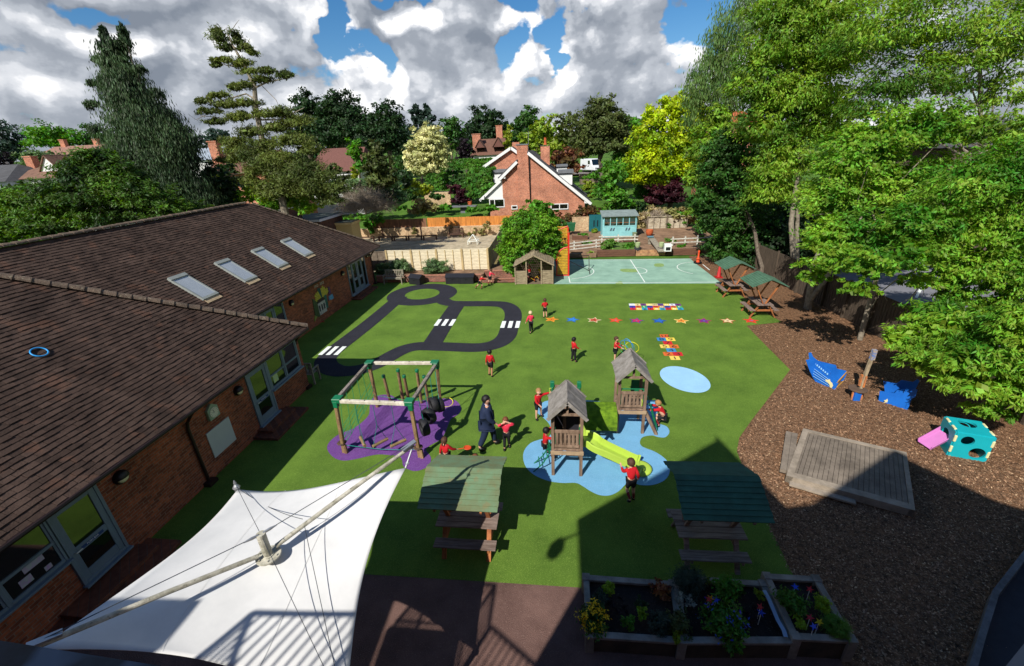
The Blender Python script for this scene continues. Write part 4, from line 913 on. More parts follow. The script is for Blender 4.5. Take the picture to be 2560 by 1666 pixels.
def person(loc, face, h, label, top='red', bottom='trousers', hair='brown', skin='pale', lean=0, side=0, ra=((5, 10), (15, 5)), la=((5, 10), (15, 5)), rl=((0, 3), (0, 3)), ll=((0, 3), (0, 3)), lift=0, headyaw=0, headpitch=0, adult=False, pony=False, group='children in red school uniform', socks=False):
    e = empty('person', loc, label, 'person', group)
    a = math.radians(face); Rw = Matrix(((math.cos(a), math.sin(a), 0), (-math.sin(a), math.cos(a), 0), (0, 0, 1)))   # local y -> (sin a, cos a)
    def dr(f, o, s):
        f, o = math.radians(f), math.radians(o); return Vector((s*math.sin(o), math.sin(f)*math.cos(o), -math.cos(f)*math.cos(o)))
    hs = .132 if adult else .165            # head height
    L = dict(th=.245, sh=.235, tor=.30, ua=.165, fa=.14) if adult else dict(th=.225, sh=.215, tor=.285, ua=.15, fa=.13)
    t = Matrix.Rotation(math.radians(-lean), 3, 'X') @ Matrix.Rotation(math.radians(side), 3, 'Y')
    Pv = Vector((0, 0, 0)); wai = Pv+t @ Vector((0, 0, .10)); ch = Pv+t @ Vector((0, 0, L['tor']-.07)); nk = Pv+t @ Vector((0, 0, L['tor'])); nk2 = nk+t @ Vector((0, .004, .035))
    hr = Matrix.Rotation(math.radians(-headyaw), 3, 'Z') @ Matrix.Rotation(math.radians(-headpitch), 3, 'X')
    hb = nk2+t @ hr @ Vector((0, .012, hs*.22)); hm = nk2+t @ hr @ Vector((0, .006, hs*.5)); ht = nk2+t @ hr @ Vector((0, -.004, hs*.86))
    V = []; E_ = []; R_ = []
    def add(p, r, link=None):
        V.append(p); R_.append(r)
        if link is not None: E_.append((link, len(V)-1))
        return len(V)-1
    sw = .108 if adult else .092; b = 1.42 if adult else 1.12
    J = {}
    def limb_pts():
        for s, arm, leg, k in ((1, ra, rl, 'r'), (-1, la, ll, 'l')):
            sh = ch+t @ Vector((s*sw, 0, .045)); el = sh+dr(*arm[0], s)*L['ua']; wr = el+dr(*arm[1], s)*L['fa']; hd = wr+dr(*arm[1], s)*.045
            hp = Pv+Vector((s*.048, 0, -.01)); kn = hp+dr(*leg[0], s)*L['th']; an = kn+dr(*leg[1], s)*L['sh']
            sf = math.radians(leg[1][0]); toe = an+Vector((s*.012, .085*math.cos(sf*.6), -.028+.085*math.sin(sf*.6))); heel = an+Vector((0, -.018, -.022))
            J[k] = (sh, el, wr, hd, hp, kn, an, toe, heel)
    limb_pts()
    low = min(min(J[k][6].z, J[k][7].z) for k in 'rl')-.022
    base = Vector((0, 0, -low*h+lift))
    def Wd(p): return Vector(loc)+Rw @ (p*h+base)
    # body
    i0 = add(Wd(Pv), .065*h*b); i1 = add(Wd(wai), .062*h*b, i0); i2 = add(Wd(ch), .068*h*b, i1); i3 = add(Wd(nk), .034*h, i2); i4 = add(Wd(nk2), .030*h, i3)
    i5 = add(Wd(hb), hs*h*.33, i4); i6 = add(Wd(hm), hs*h*.44, i5); i7 = add(Wd(ht), hs*h*.34, i6)
    add(Wd(nk2+t @ hr @ Vector((0, hs*.52, hs*.42))), .012*h, i6)      # nose
    for s in (-1, 1): add(Wd(nk2+t @ hr @ Vector((s*hs*.47, 0, hs*.45))), .014*h, i6)   # ears
    for k, s in (('r', 1), ('l', -1)):
        sh, el, wr, hd, hp, kn, an, toe, heel = J[k]
        a1 = add(Wd(sh), .034*h*b, i2); a2 = add(Wd(el), .025*h*b, a1); a3 = add(Wd(wr), .017*h, a2); a4 = add(Wd(hd), .019*h, a3)
        d = (hd-wr).normalized(); sd = d.cross(Vector((0, 1, .3))).normalized(); cu = sd.cross(d)*(1)
        for q, (off, ln) in enumerate(((-.014, .030), (-.005, .036), (.005, .034), (.014, .028))):
            f1 = add(Wd(hd+sd*off+d*.018), .0062*h, a4); add(Wd(hd+sd*off*1.15+d*(.018+ln*.9)+cu*.010), .005*h, f1)
        f1 = add(Wd(wr+d*.02+sd*(-.022)), .0065*h, a3); add(Wd(wr+d*.045+sd*(-.030)+cu*.006), .0055*h, f1)
        l1 = add(Wd(hp), .050*h*b, i0); l2 = add(Wd(kn), .034*h*b, l1); l3 = add(Wd(an), .021*h*b, l2); add(Wd(toe), .016*h, l3)
    skinmesh(V, E_, R_, 'body', SKIN[skin], e)
    fe = MB()
    for s in (-1, 1): q = Wd(nk2+t @ hr @ Vector((s*hs*.17, hs*.43, hs*.5))); fe.ball(q, .010*h, 8)
    q = Wd(nk2+t @ hr @ Vector((0, hs*.42, hs*.2))); fe.box(q, (.03*h, .01*h, .007*h), Rw); fe.build('face_features', CL['eye'], e)
    def cloth(nodes, edges, name, mat):
        skinmesh([Wd(p) for p, r in nodes], edges, [r*h for p, r in nodes], name, mat, e)
    g = .010
    ar = lambda k: [(J[k][0], (.044*b)), (J[k][1], .034*b), (J[k][1].lerp(J[k][2], .92), .026*b)]
    if adult:
        hem = Pv+t @ Vector((0, -.01, -.09))
        cloth([(Pv, .088*b), (wai, .080*b), (ch, .082*b), (ch+t @ Vector((0, 0, .055)), .06*b), (hem, .094*b)]+ar('r')+ar('l'), [(0, 1), (1, 2), (2, 3), (0, 4), (2, 5), (5, 6), (6, 7), (2, 8), (8, 9), (9, 10)], 'jacket', CL['navy'])
        cloth([(nk+Vector((0, 0, -.005)), .040), (nk2, .036)], [(0, 1)], 'shirt_collar', CL['shirt'])
        trm = CL['navy']
    else:
        cloth([(Pv+t @ Vector((0, 0, .02)), .082), (wai, .080), (ch, .088), (ch+t @ Vector((0, 0, .05)), .05)]+ar('r')+(ar('l')), [(0, 1), (1, 2), (2, 3), (2, 4), (4, 5), (5, 6), (2, 7), (7, 8), (8, 9)], 'jumper', CL[top])
        if top == 'red': cloth([(nk+Vector((0, 0, -.002)), .041), (nk2+Vector((0, 0, -.012)), .038)], [(0, 1)], 'collar', CL['polo'])
        trm = CL['black']
    fr = {'trousers': .97, 'shorts': -.9}[bottom]
    nodes = [(Pv+Vector((0, 0, -.005)), .073*b)]; ed = []
    for k in 'rl':
        hp, kn, an = J[k][4:7]; j = len(nodes)
        if bottom == 'trousers': nodes += [(hp, .056*b), (kn, .042*b), (kn.lerp(an, .92), .034*b)]; ed += [(0, j), (j, j+1), (j+1, j+2)]
        else: nodes += [(hp, .058), (hp.lerp(kn, .85), .052)]; ed += [(0, j), (j, j+1)]
    cloth(nodes, ed, bottom, trm)
    for k in 'rl':
        an, toe, heel = J[k][6:9]
        if socks: cloth([(J[k][5].lerp(an, .12), .033), (J[k][5].lerp(an, .5), .034), (an, .026)], [(0, 1), (1, 2)], 'sock', CL['sock'])
        cloth([(heel, .036*b), (an.lerp(toe, .55)+Vector((0, 0, -.005)), .034*b), (toe+(toe-an)*.12, .029*b)], [(0, 1), (1, 2)], 'shoe', CL['shoe'])
    # hair cap: upper back half shell with fringe
    hm_ = MB(); c = hm.lerp(ht, .25); vs = []; nn, mm = 14, 8; rx, ry, rz = hs*.46, hs*.51, hs*.53
    rr = random.Random(int(abs(loc[0]*1000)))
    for i in range(mm+1):
        v = i/mm*math.radians(118)
        for j in range(nn):
            u = 2*PI*j/nn; lim = 1.0 if math.sin(u) < .35 else .62
            vv = v*lim; k = 1+rr.uniform(-.03, .05)
            vs.append(Wd(c+t @ hr @ Vector((rx*k*math.sin(vv)*math.cos(u), -.006+ry*k*math.sin(vv)*math.sin(u), rz*k*math.cos(vv)))))
    hm_.add(vs, [(i*nn+j, (i+1)*nn+j, (i+1)*nn+(j+1) % nn, i*nn+(j+1) % nn) for i in range(mm) for j in range(nn)])
    ho = hm_.build('hair', HAIR[hair], e, smooth=True); md = ho.modifiers.new('t', 'SOLIDIFY'); md.thickness = .012*h; md.offset = 0
    if pony:
        q = c+t @ hr @ Vector((0, -hs*.5, .01)); cloth([(q, .022), (q+Vector((0, -.03, -.05)), .028), (q+Vector((0, -.03, -.12)), .012)], [(0, 1), (1, 2)], 'ponytail', HAIR[hair])
    return e, Wd, J
g = G(1222, 1119)
person((g.x, g.y, 0), 78, 1.80, 'grey haired man in a navy suit striding between climbing frame and play tower', adult=True, hair='black', rl=((-14, 2), (-24, 2)), ll=((22, 2), (4, 2)), ra=((10, 14), (45, -8)), la=((-12, 12), (10, 4)), headyaw=12, headpitch=-6, group=None, lean=3)
g = G(1268, 1122)
person((g.x, g.y, 0), 168, 1.12, 'child in red polo shirt beside the suited man, both hands on head', top='polo', hair='auburn', ra=((120, 50), (170, -58)), la=((120, 50), (170, -58)), rl=((8, 3), (2, 3)), ll=((-8, 2), (-14, 2)))
g = G(1110, 1094, 1.12)
_, Wd, J = person((g.x, g.y, 0), 20, 1.12, 'girl with a ponytail seen from behind between climbing frame and faded picnic roof', pony=True, hair='brown', ra=((30, 25), (60, 20)), la=((-10, 15), (-5, 10)))
q = Wd(J['r'][3]); m = MB(); m.tube([q, q+Vector((.14, .04, .0))], .012, 6); m.ring(q+Vector((.26, .08, .0)), .10, .012, axis=(.1, .1, 1)); m.lathe(q+Vector((.26, .08, -.004)), [(.095, 0), (.095, .006)], 16)
tag(m.build('toy_racket', pm('toy_orange', '#c8481c', .5, .05)), 'orange plastic racket held by the girl with the ponytail', 'racket')
g = G(1187, 1137, 1.1)
person((g.x, g.y, 0), 200, 1.1, 'auburn haired child mostly hidden behind the faded green picnic roof', hair='auburn')
g = G(1574, 1249)
person((g.x, g.y, 0), -18, 1.22, 'boy in red jumper and black shorts running past the lower end of the lime slide', bottom='shorts', socks=True, hair='brown', rl=((-4, 2), (-8, 2)), ll=((4, 6), (-62, 4)), ra=((-30, 15), (20, 10)), la=((40, 12), (100, -10)), lean=8)
g = G(1657, 1066)
person((g.x, g.y, 0), -68, 1.15, 'boy crouching with both arms out at the right side of the right tower', bottom='shorts', socks=True, hair='fair', lean=28, rl=((78, 6), (-34, 4)), ll=((72, 8), (-38, 6)), ra=((80, 8), (88, 2)), la=((76, 10), (86, 4)), headpitch=-10)
g = G(1346, 1046)
person((g.x, g.y, 0), 140, 1.14, 'fair haired boy in shorts reaching up to the lime handle beside left tower', bottom='shorts', hair='fair', side=-4, rl=((6, 8), (0, 4)), ll=((-2, 14), (-6, 8)), ra=((20, 14), (50, -20)), la=((110, 60), (118, 62)))
g = G(1362, 1143, .12)
person((g.x+.02, g.y-.02, 0), 70, 1.14, 'dark haired boy in long trousers climbing the curved green ladder of the left tower', hair='black', skin='tan', lean=4, lift=.14, rl=((68, 6), (-22, 4)), ll=((60, 8), (-30, 6)), ra=((78, 12), (86, 4)), la=((118, 18), (112, 8)))
g = G(1541, 842, 1.13)
_, Wd, J = person((g.x, g.y, 0), 110, 1.13, 'boy holding coloured hoops just behind the peak of the right tower roof', bottom='shorts', hair='brown', ra=((50, 10), (80, 5)), la=((45, 10), (75, 0)))
for i, (c, dx, dz, R, ax) in enumerate((('#2377b8', .30, .12, .30, (.5, .8, .3)), ('#d8d02a', .50, .05, .27, (.3, .9, .25)), ('#2c9a5a', .22, -.05, .26, (.6, .7, .3)), ('#2f8bd0', .36, .16, .24, (.8, .5, .2)))):
    q = Wd(J['r'][3]); m = MB(); m.ring((q.x+dx-.14, q.y+.02+.03*i, q.z+dz-.02), R, .012, axis=ax, n=36); tag(m.build('toy_hoop', pm('hoop_'+c, c, .4, .03), smooth=True), ['dark blue hoop, widest of those the boy behind the right tower holds', 'yellow hoop held by the boy behind the right tower', 'green hoop held by the boy behind the right tower', 'light blue hoop, smallest of those the boy behind the right tower holds'][i], 'hoop', 'plastic hoops')
g = G(1169, 1022); 
g = G(780+1625/4.84, 880+612/4.84, .05); m = MB(); m.ring((g.x, g.y, .06), .24, .014, axis=(.15, -.2, 1), n=36); tag(m.build('toy_hoop', MATS['hoop_#d8d02a'], smooth=True), 'yellow hoop lying on purple rubber beside the tyres', 'hoop', 'plastic hoops')
g = G(1434, 905)
person((g.x, g.y, 0), 62, 1.12, 'dark haired boy in black trousers standing alone between tower roofs and yellow star', hair='black', skin='tan', ra=((20, 12), (60, 0)), la=((5, 10), (10, 4)), rl=((6, 3), (2, 3)), ll=((-4, 3), (-8, 3)))
g = G(1363, 795)
person((g.x, g.y, 0), -8, 1.08, 'brown haired boy in shorts standing next to the first orange star, back to us', bottom='shorts', hair='brown', ra=((30, 20), (60, -20)), la=((20, 20), (50, -20)), ll=((10, 3), (-14, 3)))
g = G(1328, 832)
person((g.x, g.y, 0), -20, 1.12, 'blond child in a faded red polo walking away at the right edge of the track', top='polo', hair='blond', ra=((25, 25), (60, 0)), la=((-15, 28), (20, 20)), rl=((16, 3), (-8, 3)), ll=((-10, 3), (-28, 3)), lean=4)
g = G(1228, 940)
person((g.x, g.y, 0), 12, 1.16, 'black haired child in shorts walking away just below the track, back to us', bottom='shorts', hair='black', skin='tan', ra=((10, 10), (25, 4)), la=((-6, 14), (0, 8)), rl=((-8, 2), (-20, 2)), ll=((12, 3), (-14, 3)))
g = G(1201, 723)
person((g.x, g.y, 0), 65, 1.08, 'child in red jumper bent forward and running, left one of two by the storage box', bottom='shorts', socks=True, hair='brown', lean=28, rl=((35, 3), (-30, 3)), ll=((-30, 3), (-55, 3)), ra=((60, 10), (80, 0)), la=((30, 10), (60, 0)))
g = G(1226, 713)
person((g.x, g.y, 0), 50, 1.10, 'child in faded polo leaning forward, right one of two by the storage box', top='polo', bottom='shorts', socks=True, hair='brown', lean=16, rl=((15, 3), (-10, 3)), ll=((-10, 3), (-20, 3)), ra=((50, 20), (60, 10)), la=((60, 10), (80, 0)))
# tricycle and rider inside the timber hut
M_yel = pm('yellow_paint', '#c89a1c', .5, .15, 4, spec=.4); M_redp = pm('red_paint', '#b8321c', .5, .1, 4)
def trike(x, y, face, label):
    e = empty('tricycle', (0, 0, 0), label, 'tricycle', 'tricycles in the timber hut')
    m = MB(); m.tube([(0, .38, .2), (0, .34, .42), (0, .32, .55)], .018, 8); m.tube([(0, .34, .42), (0, .1, .28), (0, -.25, .26)], .02, 8); m.tube([(-.2, -.3, .13), (0, -.25, .26), (.2, -.3, .13)], .016, 8); m.build('frame', M_yel, e)
    m = MB(); m.tube([(-.18, .26, .6), (0, .32, .55), (.18, .26, .6)], .015, 8); m.build('handlebar', M_yel, e)
    m = MB(); m.ball((0, -.05, .34), (.1, .14, .04), 10); m.build('saddle', M_black, e)
    for (wx, wy, R) in ((0, .4, .18), (-.22, -.3, .13), (.22, -.3, .13)):
        m = MB(); m.ring((wx, wy, R), R-.02, .022, axis=(1, 0, 0), n=24); o = m.build('wheel', MATS['tyre_rubber'], e, smooth=True)
        m = MB(); m.lathe((wx-.008, wy, R), [(R-.03, 0), (R-.03, .016)], 16, rot=Matrix.Rotation(PI/2, 3, 'Y')); m.build('rim', M_redp, o)
    e.location = (x, y, .02); e.rotation_euler.z = -math.radians(face); return e
g = G(1326, 704); trike(g.x, g.y, -20, 'yellow tricycle with red wheels ridden by the child in the timber hut')
g2_ = G(1345, 700); trike(g2_.x+.02, g2_.y+.05, 20, 'empty yellow tricycle parked right of the ridden one in the timber hut')
person((g.x-.04, g.y-.05, 0), -60, 1.08, 'child in red jumper and black shorts riding a tricycle inside the timber hut', bottom='shorts', socks=True, hair='auburn', lift=.06, rl=((50, 8), (-20, 4)), ll=((20, 8), (-6, 4)), ra=((60, 10), (90, 0)), la=((65, 10), (110, 0)))
# ============================================================ GROUND MARKINGS THAT ARE THINGS
STC = [('#e0962e', '#c8741c', 'plain orange star, first of the row beside the boy'), ('#2058a0', '#2f7cc4', 'light blue on dark blue star, second of the row'), ('#d8c9a0', '#b0452a', 'cream edged rust star, third of the row'), ('#c03a22', '#d8502c', 'red orange star, fourth of the row'), ('#45318a', '#b82450', 'crimson star with purple edge, fifth of the row'), ('#123c88', '#1f60b0', 'deep blue star above the hopscotch left side, sixth of the row'), ('#e8cf7a', '#d8802a', 'orange star with pale yellow edge, seventh of the row'), ('#a02c48', '#6a2a7a', 'purple star with crimson edge, eighth of the row'), ('#a8522a', '#d8c090', 'cream star with thin rust edge, ninth of the row'), ('#d8402a', '#c83a20', 'vermilion star touching the picnic table shadow, last of the row')]
sxp = [1379, 1431, 1485, 1538.5, 1591, 1647.5, 1703, 1759.5, 1819, 1877]; syp = [799.5, 800, 801, 801.5, 802.5, 803, 803, 803, 803, 802.5]
for i, (c1, c2, lb) in enumerate(STC):
    g = G(sxp[i], syp[i]); e = empty('number_star', (g.x, g.y, 0), lb+' on the turf', 'ground marking', 'numbered stars painted in a row')
    s5 = star(5, .40, .19, math.radians(2)); s4 = star(5, .31, .145, math.radians(2))
    m = MB(); m.add([(g.x+a, g.y+b, .014) for a, b in s5], [tuple(range(10))]); m.build('star_edge', pm('mark'+c1, c1, .85, .12, 9), e)
    m = MB(); m.add([(g.x+a, g.y+b, .018) for a, b in s4], [tuple(range(10))]); m.build('star_centre', pm('mark'+c2, c2, .85, .12, 9), e)
    textmesh(str(i+1), .20, pm('mark_text', '#2a2622', .8) if i in (0, 2, 6, 8) else pm('mark_text2', '#3c78b8' if i == 1 else '#8a1f4a', .8), Matrix(((1, 0, 0), (0, 1, 0), (0, 0, 1))), (g.x, g.y-.02, .0215), 'numeral', e, .0005)
# hopscotch
hop = [(1, [(.5, '1', '#e0c25a')]), (2, [(0, '2', '#d0642a'), (1, '3', '#c01c28')]), (3, [(.5, '4', '#2f86b8')]), (4, [(0, '5', '#e0c25a'), (1, '6', '#cf6a26')]), (5, [(.5, '7', '#c01c28')]), (6, [(0, '8', '#2f7cb4'), (1, '9', '#e6c84c')]), (7, [(.5, '10', '#cf5a26')])]
p1 = G(1687, 896); p7 = G(1661, 841); e = empty('hopscotch', (p1.x, p1.y, 0), 'painted hopscotch numbered 1 to 10 in bright squares on the turf', 'ground marking')
o0 = p1; dv = (p7-p1)/6; cw = (G(1701, 895)-G(1676, 894)).length
for r_, cells in hop:
    for (cx, t_, col) in cells:
        c = o0+dv*(r_-1)+Vector(((cx-.5)*cw, 0, 0)); hh = dv.length*.485; m = MB(); sk = dv.x/dv.length*hh
        m.add([(c.x-cw*.49-sk, c.y-hh, .014), (c.x+cw*.49-sk, c.y-hh, .014), (c.x+cw*.49+sk, c.y+hh, .014), (c.x-cw*.49+sk, c.y+hh, .014)], [(0, 1, 2, 3)]); m.build('square', pm('mark'+col, col, .85, .12, 9), e)
        textmesh(t_, .36 if t_ != '10' else .32, pm('mark_text', '#2a2622', .8), Matrix(((1.35, 0, 0), (0, 1, 0), (0, 0, 1))), (c.x, c.y-.02, .018), 'numeral', e, .0005)
# alphabet mat
a0, a1, b0, b1 = G(1571.8, 760), G(1701, 760.5), G(1576, 776), G(1710, 775.5)
e = empty('alphabet_grid', ((b0.x+b1.x)/2, b0.y, 0), 'painted alphabet grid of bright lettered squares on the turf', 'ground marking')
cols = [['#d8d8dc', '#e0cf96', '#6a2f78', '#e6d070', '#d8c890', '#5a3488', '#e6cf5a', '#d0d4e0', '#6a2a78'], ['#2c2f96', '#c8502c', '#3a9a50', '#2a3a9a', '#c8382c', '#b8862a', '#20409a', '#d0582a', '#4a9a4a'], ['#c01c38', '#e0b83a', '#2a98b8', '#c01c28', '#e6c03a', '#38a0b8', '#c01c28', '#e6d040', '#2a98b8']]
letters = ['', 'Z', 'Y', 'X', 'W', 'V', 'U', 'T', 'S']; rows_ = [' ZYXWVUTS', 'JKLMNOPQR', 'IHGFEDCBA']
for r_ in range(3):
    for c_ in range(9):
        def gp(u, v): return (a0.lerp(a1, u)).lerp(b0.lerp(b1, u), v)
        q = [gp(c_/9, (r_+1)/3), gp((c_+1)/9, (r_+1)/3), gp((c_+1)/9, r_/3), gp(c_/9, r_/3)]; m = MB(); m.add([(p.x, p.y, .014) for p in q], [(0, 1, 2, 3)]); col = cols[r_][c_]
        m.build('square', pm('mark'+col, col, .85, .12, 9), e)
        ch_ = rows_[r_][c_]
        if ch_ != ' ':
            c = (q[0]+q[2])/2; textmesh(ch_.lower(), .36, pm('mark_text', '#2a2622', .8) if (r_+c_) % 3 else M_white, Matrix(((1, 0, 0), (0, 1, 0), (0, 0, 1))), (c.x, c.y, .018), 'letter', e, .0005)
# ============================================================ WALLS, FENCES AND SMALL BUILDINGS ROUND THE PLAYGROUND
M_oldbrick = brickmat('old_yellow_brick', '#c4a67e', '#a8805c', '#c8b89c'); M_redwall = brickmat('red_wall_brick', '#8c5140', '#6e4438', '#8f8074')
def wall(name, x0, x1, y0, y1, z0, z1, mat, label, cat='wall', cope=None):
    e = empty(name, ((x0+x1)/2, (y0+y1)/2, z0), label, cat); m = MB(); m.bx(x0, x1, y0, y1, z0, z1); m.build('brickwork', mat, e)
    if cope: m = MB(); m.bx(x0-.03, x1+.03, y0-.03, y1+.03, z1+.001, z1+.06); m.build('coping', cope, e)
    return e
M_cope = pm('brick_coping', '#9c6c58', .85, .3, 6, bump=.4)
wall('low_wall', -13.0, -5.4, 28.38, 28.6, 0, .42, M_redwall, 'low red brick wall behind bench and black storage boxes', cope=M_cope)
wall('low_wall', -5.38, -3.1, 28.0, 28.22, 0, .22, M_redwall, 'short lower brick wall stepping beside the timber hut', cope=M_cope)
wall('low_wall', -5.38, -3.1, 29.3, 29.5, 0, .44, M_redwall, 'short upper brick wall behind the two running children', cope=M_cope)
def bw(px): return AY(px, 560, 45.5).x
wall('garden_wall', -24, bw(1268), 45.4, 45.65, 0, 1.05, M_oldbrick, 'long old yellow brick boundary wall behind the gravel yard and benches')
wall('garden_wall', bw(1430), bw(1500)+.1, 44.6, 44.85, 0, 1.75, M_oldbrick, 'taller yellow brick wall between green bin and teal cupboard')
wall('garden_wall', bw(1330), bw(1428), 45.2, 45.4, 0, 1.0, brickmat('pale_brick', '#b09a80', '#94765e', '#a89c88'), 'short pale brick wall behind the green bin')
# cream panel fence on the raised bed
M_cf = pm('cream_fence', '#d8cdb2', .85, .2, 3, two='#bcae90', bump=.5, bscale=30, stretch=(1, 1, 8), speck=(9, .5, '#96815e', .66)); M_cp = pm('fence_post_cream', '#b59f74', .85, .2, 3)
def panelfence(name, a, b, z, h, n, mat, pmat, label, battens=3, slat=.12, group=None, thick=.03, skipfirst=False):
    a = Vector((a[0], a[1], z)); b = Vector((b[0], b[1], z)); e = empty(name, a, label, 'fence', group); d = (b-a)/n; dn = d.normalized(); nr = Vector((dn.y, -dn.x, 0)); nr = -nr if nr.y > .01 else nr
    for i in range(n+1):
        p = a+d*i; m = MB(); m.beam(p+nr*.03, p+nr*.03+Vector((0, 0, h+.05)), .11, .11); m.build('post', pmat, e)
    for i in range(n):
        p = a+d*i+dn*.06; q = a+d*(i+1)-dn*.06; m = MB(); k = int(h/slat)
        for j in range(k):
            z0 = .04+j*slat; off = nr*(.012 if j % 2 else 0)
            m.beam(p+Vector((0, 0, z0+slat*.5))+off, q+Vector((0, 0, z0+slat*.5))+off, thick*.5, slat*1.04)
        m.beam(p+Vector((0, 0, h)), q+Vector((0, 0, h)), .06, .05); pn = m.build('panel', mat, e)
        for j in range(battens+1 if battens else 0):
            t = j/battens; c = p.lerp(q, t)+nr*.035; m = MB(); m.beam(c+Vector((0, 0, .03)), c+Vector((0, 0, h-.03)), .05, .035, up=tuple(nr)); m.build('batten', pmat, pn)
    return e
c0_ = G(1222, 673, .42); c1_ = G(1160, 667, .42)
y_f = c0_.y; px_posts = [1216, 1152, 1091, 1030, 968]
xl = AY(968, 630, y_f).x; xr = c0_.x
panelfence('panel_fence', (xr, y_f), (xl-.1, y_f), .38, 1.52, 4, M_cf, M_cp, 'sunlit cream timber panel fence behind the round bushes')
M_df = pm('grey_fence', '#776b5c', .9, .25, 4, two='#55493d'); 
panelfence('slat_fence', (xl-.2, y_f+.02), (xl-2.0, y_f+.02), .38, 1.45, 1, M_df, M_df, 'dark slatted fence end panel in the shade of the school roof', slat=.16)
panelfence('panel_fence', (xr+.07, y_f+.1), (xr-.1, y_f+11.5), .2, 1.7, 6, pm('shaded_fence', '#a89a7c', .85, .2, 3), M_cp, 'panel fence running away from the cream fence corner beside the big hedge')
# reed / board fences on the boundary wall
M_of = pm('orange_fence', '#c8843c', .8, .2, 3, two='#a8642a', bump=.4, bscale=30, stretch=(6, 6, .5), island=.15); M_bf = pm('brown_reed_fence', '#8a6248', .9, .3, 4, two='#634434', island=.22, stretch=(5, 5, .6))
def boards(name, x0, x1, y, z0, z1, w, mat, label, tilt=0):
    e = empty(name, ((x0+x1)/2, y, z0), label, 'fence'); m = MB(); n = int((x1-x0)/w); rr = random.Random(n)
    for i in range(n):
        x = x0+i*w; m.box((x+w/2, y+rr.uniform(-.01, .01), (z0+z1)/2+rr.uniform(-.02, .02)), (w*.93, .02, z1-z0))
    m.build('boards', mat, e); m = MB(); m.bx(x0, x1, y+.02, y+.06, z0+.15, z0+.22); m.bx(x0, x1, y+.02, y+.06, z1-.25, z1-.18); m.build('rail', M_df, e); return e
boards('board_fence', bw(1068), bw(1302), 45.6, .9, 1.98, .095, M_of, 'bright orange boarded fence on the old wall below the red brick house')
boards('reed_fence', bw(930), bw(1066), 45.6, .9, 1.95, .07, M_bf, 'brown reed fence left of the bright orange one')
panelfence('panel_fence', (AY(1617, 570, 44.8).x, 44.8), (AY(1716, 570, 44.8).x, 44.9), .35, 1.2, 2, pm('pale_grey_fence', '#b5ab98', .85, .2, 3, two='#94876f'), M_df, 'pale low panel fence right of the turquoise shed', slat=.2)
for i, px in enumerate((959, 1055, 1151)):
    p = AY(px, 600, 45.3); m = MB(); m.beam((p.x, 45.35, 0), (p.x-.05, 45.33, 1.25), .09); tag(m.build('wall_post', pm('dark_post', '#4a342a', .8, .2)), ['dark timber post against the yellow wall behind the leftmost benches', 'dark timber post against the yellow wall behind the middle benches', 'dark timber post against the yellow wall right behind the brown bench'][i], 'post')
# ------------------------------------------------------------ benches
M_bench = pm('bench_grey', '#8f8878', .85, .25, 6, two='#6c6557', bump=.3); M_bench2 = pm('bench_brown', '#5c4234', .8, .25, 6, two='#3f2c22')
def bench(x, y, z, w, mat, label, rot=0, back=True):
    e = empty('garden_bench', (0, 0, 0), label, 'bench')
    for s in (-1, 1):
        for yy in (-.22, .2):
            m = MB(); m.bx(s*w/2-.03, s*w/2+.03, yy-.03, yy+.03, 0, .62 if yy < 0 else .95); m.build('leg', mat, e)
        m = MB(); m.bx(s*w/2-.035, s*w/2+.035, -.27, .2, .621, .655); m.build('armrest', mat, e)
    m = MB()
    for k in range(5): m.bx(-w/2+.032, w/2-.032, -.22+.088*k, -.15+.088*k, .42, .445)
    m.bx(-w/2+.032, w/2-.032, -.2, -.17, .35, .419); m.build('seat', mat, e)
    m = MB(); m.bx(-w/2+.032, w/2-.032, .19, .22, .88, .95); m.bx(-w/2+.032, w/2-.032, .19, .22, .50, .55); n = int(w/.13)
    for k in range(n): x_ = -w/2+.09+(w-.18)*k/(n-1); m.bx(x_-.03, x_+.03, .195, .215, .551, .879)
    m.build('backrest', mat, e); e.location = (x, y, z); e.rotation_euler.z = rot; return e
g = G(985, 712); bench(g.x-.05, g.y+.25, 0, 1.3, M_bench, 'weathered grey slatted bench against the low brick wall', rot=-.05)
g = G(1140, 596, .05); bench(g.x, 44.3, .05, 1.5, M_bench2, 'dark brown bench with a back in the gravel yard')
bench(-10.33, 14.3, 0, 1.1, M_bench, 'grey bench end just visible past the corner of the near school roof', rot=PI)
for i, (xa, xb) in enumerate(((902, 936), (946, 982), (984, 1018), (1020, 1056), (1058, 1093))):
    a = G(xa, 600, .05); b = G(xb, 600, .05); y = 43.6; xa_, xb_ = AY(xa, 598, y).x, AY(xb, 598, y).x
    e = empty('log_bench', ((xa_+xb_)/2, y, .05), ['backless dark bench half behind the school roof, leftmost of five', 'backless dark bench second from the left in the gravel yard row', 'backless dark bench in the middle of the gravel yard row', 'backless dark bench fourth from the left in the gravel yard row', 'backless dark bench at the right end of the row, nearest the backed bench'][i], 'bench', 'backless benches in the gravel yard')
    m = MB(); m.bx(xa_, xb_, y-.16, y+.16, .45, .52); m.build('seat', M_bench2, e)
    for x in (xa_+.08, xb_-.08): m = MB(); m.bx(x-.04, x+.04, y-.14, y+.14, .05, .449); m.build('leg', M_bench2, e)
